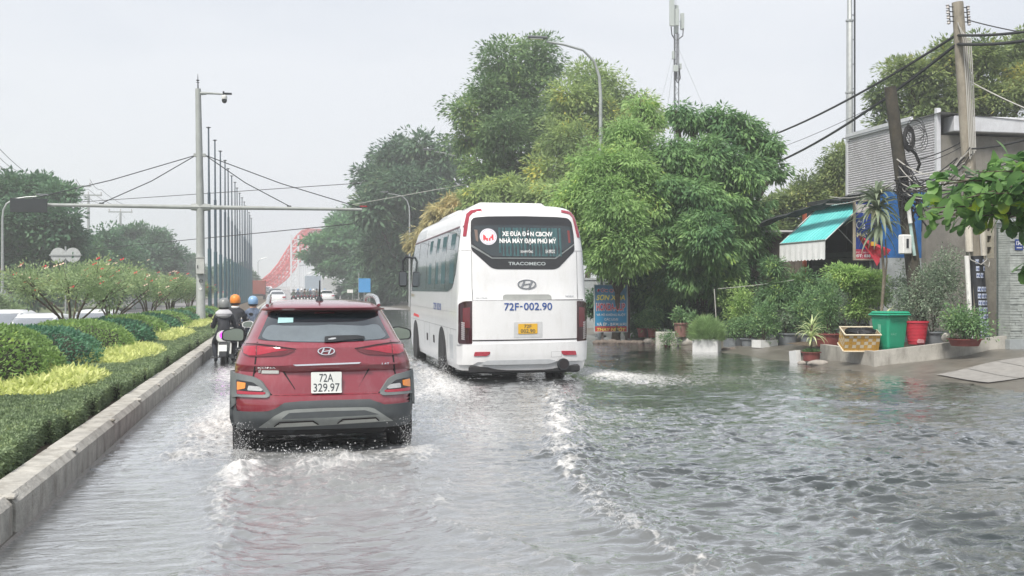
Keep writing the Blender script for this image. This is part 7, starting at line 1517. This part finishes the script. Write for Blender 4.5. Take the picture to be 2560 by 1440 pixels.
x, y, _ = at(2146, 855, 22.6); t = thing('woven_crate', 'tipped yellow woven basket box with a black bin bag inside, left of the green bin', 'basket', (x, y, .40), R(-12)); yel = mat('ochre woven strips', (.58, .33, .06), .6, var=.2, vs=10); crm_ = mat('cream woven strips', (.68, .60, .45), .6, var=.1)
m = MB(); til = R(20); rt_ = lambda p: (p[0], p[1] * math.cos(til) - p[2] * math.sin(til), p[1] * math.sin(til) + p[2] * math.cos(til) + .02)
def face(mb, o, u, v, nu, nv):
    for i in range(nu):
        for j in range(nv):
            mb.m(1 if (i + j) % 2 and (i * 3 + j) % 5 != 0 and j > 0 else 0); a = [Vector(o) + Vector(u) * (i + a_) / nu + Vector(v) * (j + b_) / nv for a_, b_ in ((.03, .03), (.97, .03), (.97, .97), (.03, .97))]; mb.add([rt_(p) for p in a], [(0, 1, 2, 3)])
for o_, u_2 in (((-.36, -.2, 0), (.72, 0, 0)), ((.36, -.2, 0), (0, .42, 0)), ((.36, .22, 0), (-.72, 0, 0)), ((-.36, .22, 0), (0, -.42, 0))): face(m, o_, u_2, (0, 0, .36), 9, 5)
m.build('weave', [yel, crm_], t); m = MB(); 
for z_ in (0.0, .37): 
    c = [rt_(p) for p in ((-.37, -.21, z_), (.37, -.21, z_), (.37, .23, z_), (-.37, .23, z_), (-.37, -.21, z_))]; m.tube(c, .018, 6)
m.add([rt_(p) for p in ((-.345, -.185, .005), (.345, -.185, .005), (.345, .205, .005), (-.345, .205, .005), (-.345, -.185, .35), (.345, -.185, .35), (.345, .205, .35), (-.345, .205, .35))], [(0, 1, 2, 3), (0, 1, 5, 4), (1, 2, 6, 5), (2, 3, 7, 6), (3, 0, 4, 7)]); m.build('liner', crm_, t)
m = MB(); P = []; g = random.Random(6)
for i in range(13):
    a = 2 * math.pi * i / 12; P.append([rt_((math.cos(a) * rr * .32 + g.uniform(-.02, .02) * (i % 12 > 0), .01 + math.sin(a) * rr * .18, hh + g.uniform(-.02, .02) * (i % 12 > 0))) for rr, hh in ((1.05, .38), (.98, .33), (.7, .28), (.4, .34), (.05, .30))])
P[12] = P[0]; m.grid(P); m.build('bin_bag', mat('black bin bag', (.02, .02, .022), .25, var=.2, bump=.8, bs=12), t, smooth=True)
def rock(lab, px, py, d, r, z=None, cat='rock', m_=None, name='rock', group='stones at the water edge', sq=.6):
    x, y, zz = at(px, py, d); o = MB(); g = np.random.default_rng(int(px)); n = 10; P = []
    for i in range(9):
        th_ = math.pi * i / 8; row = []
        for j in range(13):
            a = 2 * math.pi * (j % 12) / 12; k = 1 + .18 * math.sin(3 * a + px) * math.sin(th_ * 2) + .12 * math.cos(5 * a + i + px); row.append((r * math.sin(th_) * math.cos(a) * k, r * math.sin(th_) * math.sin(a) * .8 * k, r * sq * math.cos(th_)))
        P.append(row)
    o.grid(P); ob = o.build(name, m_ or mat('pale stone', (.34, .31, .28), .9, var=.3, vs=9, bump=.6, bs=18), smooth=True, sharp=60); ob.location = (x, y, zz if z is None else z); tag(ob, lab, cat, group); return ob
rock('flat pale stone lying in front of the small red pot', 2045, 903, 23.4, .24, .03, sq=.35); rock('small stone left of the flat pale one by the red pot', 2005, 904, 23.6, .10, .02)
rock('round whitish boulder left of the white foam box', 1716, 855, 31.0, .32, .12, m_=mat('whitish boulder', (.48, .46, .42), .85, var=.2, bump=.5, bs=15)); rock('tan stone under the right red pot', 1622, 850, 32.6, .18, .05)
for k_, (px, py, rr) in enumerate(((1560, 850, .16), (1572, 853, .13), (1585, 856, .15), (1600, 858, .14), (1640, 862, .16), (1655, 857, .12), (1545, 852, .14), (1530, 846, .2), (1508, 850, .18), (1680, 860, .13), (1495, 842, .16), (1812, 868, .12), (1830, 872, .14), (1850, 875, .1))): rock('one of many small grey-brown stones heaped along the water edge', px, py, 32.5 if px < 1700 else 28.6, rr, .02, m_=mat('brown stone', (.17, .14, .12), .9, var=.4, vs=9, bump=.6, bs=18))
x, y, _ = at(1668, 840, 31.8); t = MB(); t.box((0, 0, .18), (.68, .42, .40), rz=R(-18), bev=.015); o = t.build('white_block', mat('whitewashed block', (.52, .51, .47), .8, var=.15, bump=.3, dirt=.45)); o.location = (x, y, .0); tag(o, 'whitewashed concrete block between the red pots and the dusty pink pot', 'block')
x, y, _ = at(1998, 890, 24.1); t = MB(); t.box((0, 0, .12), (.12, .26, .30), rz=R(10), rx=R(-8)); o = t.build('broken_tile', foamw); o.location = (x - .1, y, .0); tag(o, 'white ribbed slab leaning behind the small red pot', 'slab')
x, y, _ = at(2365, 835, 21.9); rock('white stone among the leaves right of the red bucket', 2365, 830, 21.9, .09, .66, m_=_m['whitish boulder'], sq=1.1)
wx_, wy_, _ = at(1795, 860, 30); t = MB(); t.tube([(0, 0, -.1), (0, .0, 1.6)], .014, 6); o = t.build('thin_stake', pale_cable); o.location = (wx_, wy_, .05); o.rotation_euler = (0, R(-4), 0); tag(o, 'thin pale stake standing right of the feathery plant', 'stake')
wx_, wy_, _ = at(2010, 655, 27.2); 
# hand-painted repair sign
D_ = 33.4; a = at(1486, 829, D_); b2 = at(1567, 829, D_); W2 = 81 / F * D_ * 1.01; H2 = 116 / F * D_; s = thing('repair_sign', 'hand-painted blue and red repair shop sign standing at the water edge, right of the bus', 'sign', (a[0], a[1], a[2]), -TH + R(2))
MB().panel(rect(0, W2, 0, H2), flat, .02, .04, 2).build('board', mat('sign sky blue', (.02, .26, .50), .5, var=.12, dirt=.12), s); MB().panel(rect(.0, W2, 0, H2 * .115), flat, .024, .008, 2).build('board_red_band', mat('sign brick red', (.45, .04, .04), .5, var=.1), s); MB().panel(rect(0, W2, H2 * .56, H2), flat, .023, .006, 2).build('board_faded_band', mat('sign faded blue', (.08, .22, .38), .55, var=.15), s)
m = MB()
for (p, q2, c, d2) in ((-.02, .012, -.01, H2 + .01), (W2 - .012, W2 + .02, -.01, H2 + .01), (-.02, W2 + .02, H2, H2 + .02), (-.02, W2 + .02, -.02, 0)): m.box(((p + q2) / 2, -.02, (c + d2) / 2), (q2 - p, .05, d2 - c))
m.build('frame', mat('pale frame', (.45, .50, .50), .5), s)
red_l = mat('sign red letters', (.50, .02, .06), .5, var=0); yl = mat('sign yellow letters', (.80, .68, .12), .5, var=0)
def sl(q, m_, x0, x1, z0, z1, bold=.02, off=.030, sh=0): text(q, 'sign_lettering', m_, s, flat, W2 * x0, W2 * x1, H2 * z0, H2 * z1, bold=bold, off=off, shear=sh)
sl('ĐỨC QUÝ', white_ink, .07, .795, .834, .941, .05, .027); sl('ĐỨC QUÝ', red_l, .08, .785, .84, .935, .02); sl('SƠN XOA', yl, .06, .94, .675, .80, .03, sh=.2)
sl('HONDA-CUP', white_ink, .05, .945, .440, .620, .06, .027); sl('HONDA-CUP', red_l, .06, .935, .45, .61, .03, .031)
sl('VÁ VỎ KHÔNG RUỘT', white_ink, .06, .95, .325, .40); sl('CÁC LOẠI', white_ink, .30, .72, .225, .30); sl('VÁ ÉP - BƠM HƠI', white_ink, .07, .97, .125, .205); sl('THAY NHỚT', yl, .07, .95, .01, .10, .03, sh=.15)
m = MB()
for x_ in (.25, W2 - .02): m.box((x_, .03, -.25), (.07, .05, .6))
m.build('post', mat('sign post', (.12, .10, .09), .8, var=.2), s); m = MB(); m.box((W2 + .06, .05, H2 * .45), (.08, .06, H2 * 1.2)); m.build('rusty_post', mat('rusty post', (.09, .05, .04), .8, var=.3), s)
# pale concrete wall glimpsed behind the sign
x, y, _ = at(1500, 760, 42); t = thing('garden_wall', 'pale concrete wall glimpsed between the bus and the repair sign', 'wall', (x, y, .1), -TH); m = MB(); m.box((.3, 0, .9), (2.6, .15, 2.0)); m.box((.3, 0, 1.93), (2.7, .22, .08)); m.build('panel', greyw, t)
# blue board and small white board far ahead
x0, y0, _ = at(896, 730, 96); t = thing('blue_board', 'plain blue rectangular board on posts far ahead under the dark tree', 'sign', (x0, y0, 0), -TH); zt2, zb2 = CH - (696 - 722) / F * 96, CH - (731 - 722) / F * 96
m = MB(); m.box((.55, 0, (zt2 + zb2) / 2), (1.05, .06, zt2 - zb2)); m.build('panel', mat('plain sky blue', (.04, .24, .52), .5, var=.08), t)
for x_ in (.02, .5, 1.0): m = MB(); m.tube([(x_, .06, -.2), (x_, .06, zt2 + (.5 if x_ < .1 else 0))], .035, 6); m.build('post', galv, t)
x0, y0, _ = at(868, 740, 104); t = thing('white_board', 'small pale rectangular sign left of the blue board', 'sign', (x0, y0, 0), -TH); zt2, zb2 = CH - (724 - 722) / F * 104, CH - (732 - 722) / F * 104; m = MB(); m.box((.28, 0, (zt2 + zb2) / 2), (.56, .04, zt2 - zb2)); m.build('panel', white_pl, t); m = MB(); m.tube([(.5, .04, 0), (.5, .04, zt2 + .1)], .03, 6); m.build('post', galv, t)

# ---- the red arch bridge, far off
BD = 230.0
redb = mat('bridge red', (.52, .045, .04), .5, .1, var=.15, vs=.3); whb = mat('bridge white', (.62, .64, .66), .5, .1)
def rib(label, dy, dx=0, dp=0.0):
    t = thing('bridge_arch', label, 'bridge', (0, 0, 0), group='red lattice ribs of the far bridge')
    top = [(470, 716), (560, 714), (632, 713), (650, 707), (668, 698), (686, 683), (705, 660), (722, 632), (738, 607), (752, 588), (764, 577), (780, 573), (800, 577), (822, 590), (850, 615)]
    bot = [(470, 732), (560, 730), (645, 728), (662, 722), (680, 712), (698, 698), (717, 676), (735, 650), (750, 625), (762, 607), (772, 597), (784, 594), (798, 597), (815, 608), (838, 632)]
    def chord(src, w_): 
        o = []
        for i, (px, py) in enumerate(src):
            d_ = BD + 26 * max(0, 4 - i) * 0 + dy + i * 6; p = Vector(at(px + dx, py, d_)); o.append((p + Vector((w_, w_ * .2, 0))))
        return o
    T1, T2, B1, B2 = chord(top, -.9), chord(top, .9), chord(bot, -.9), chord(bot, .9); m = MB()
    for c in (T1, T2, B1, B2): m.tube(c, .22, 6)
    m.build('chord', redb, t, smooth=True); m = MB()
    def lerp(c, u): i = min(int(u), len(c) - 2); return c[i].lerp(c[i + 1], u - i)
    N_ = 26
    for k in range(N_):
        u, u2 = k * (len(top) - 1.01) / N_, (k + 1) * (len(top) - 1.01) / N_
        for A, B_ in ((T1, B1), (T2, B2), (T1, T2)): m.tube([lerp(A, u), lerp(B_, u2)], .10, 4); m.tube([lerp(B_, u), lerp(A, u2)], .10, 4); m.tube([lerp(A, u), lerp(B_, u)], .1, 4)
    m.build('lattice', redb, t)
    for k in range(16):
        u = 4.4 + k * .52; p = lerp(B1, u); MB().tube([p, (p.x, p.y, 1.0)], .06, 4).build('hanger', whb, t)
    return t
rib('near red lattice arch rib rising to the right over the far road', 0); rib('second red lattice arch rib close behind the first', 24, 9)
t = thing('bridge_tower', 'faint white lattice frame under the crest of the red arch', 'tower', at(738, 740, BD)); m = MB(); b0 = Vector(t.location)
for px in (728, 746):
    p = Vector(at(px, 740, BD)) - b0; m.tube([(p.x, p.y, -1), (p.x, p.y, 13)], .22, 5)
for k in range(9): p, q = Vector(at(728, 740, BD)) - b0, Vector(at(746, 740, BD)) - b0; m.tube([(p.x, p.y, k * 1.5), (q.x, q.y, k * 1.5 + 1.5)], .1, 4); m.tube([(p.x, p.y, k * 1.5), (q.x, q.y, k * 1.5)], .1, 4)
m.build('frame', whb, t); m = MB()
for k in range(6): p, q = Vector(at(744 + 4 * k, 665 - k * 14, BD + 3)) - b0, Vector(at(790, 660 - k * 14, BD + 12)) - b0; m.tube([p, q], .16, 4)
m.build('cross_beam', whb, t)
m = MB(); P0_, P1_ = at(640, 733, 320), at(860, 736, 320); m.box(((P0_[0] + P1_[0]) / 2, (P0_[1] + P1_[1]) / 2, road_z(320) + .55), (30, .5, .9), rz=-TH); t = m.build('bridge_parapet', mat('parapet', (.45, .46, .46), .7, var=.1)); tag(t, 'pale low parapet across the foot of the far bridge', 'parapet')
for px, py, d in ((645, 655, 210), (800, 700, 190), (765, 690, 240)):
    x, y, z = at(px, py, d); 
    tag(MB().tube([(x, y, 0), (x, y, z), (x + .5, y, z + .6), (x + 1.6, y, z + .8)], .09, 6).build('street_lamp', galv, smooth=True), {645: 'thin distant street lamp left of the red arch', 800: 'thin distant lamp right of the white hangers', 765: 'thin distant lamp among the white hangers'}[px], 'street lamp')
# ================================================================== THE WET AIR
HZ = .0018
mb = MB(); mb.box((0, 690, 14.5), (1820, 1640, 33)); hz = mb.build('haze', bpy.data.materials.new('haze air')); tag(hz, 'thin grey haze over the whole road', 'haze', kind='stuff')
hm = hz.data.materials[0]; hm.use_nodes = True; hn = hm.node_tree; hn.nodes.clear()
pv = hn.nodes.new('ShaderNodeVolumePrincipled'); pv.inputs['Density'].default_value = HZ; pv.inputs['Color'].default_value = (.96, .975, 1.0, 1); pv.inputs['Anisotropy'].default_value = .3
ho = hn.nodes.new('ShaderNodeOutputMaterial'); hn.links.new(pv.outputs[0], ho.inputs['Volume'])
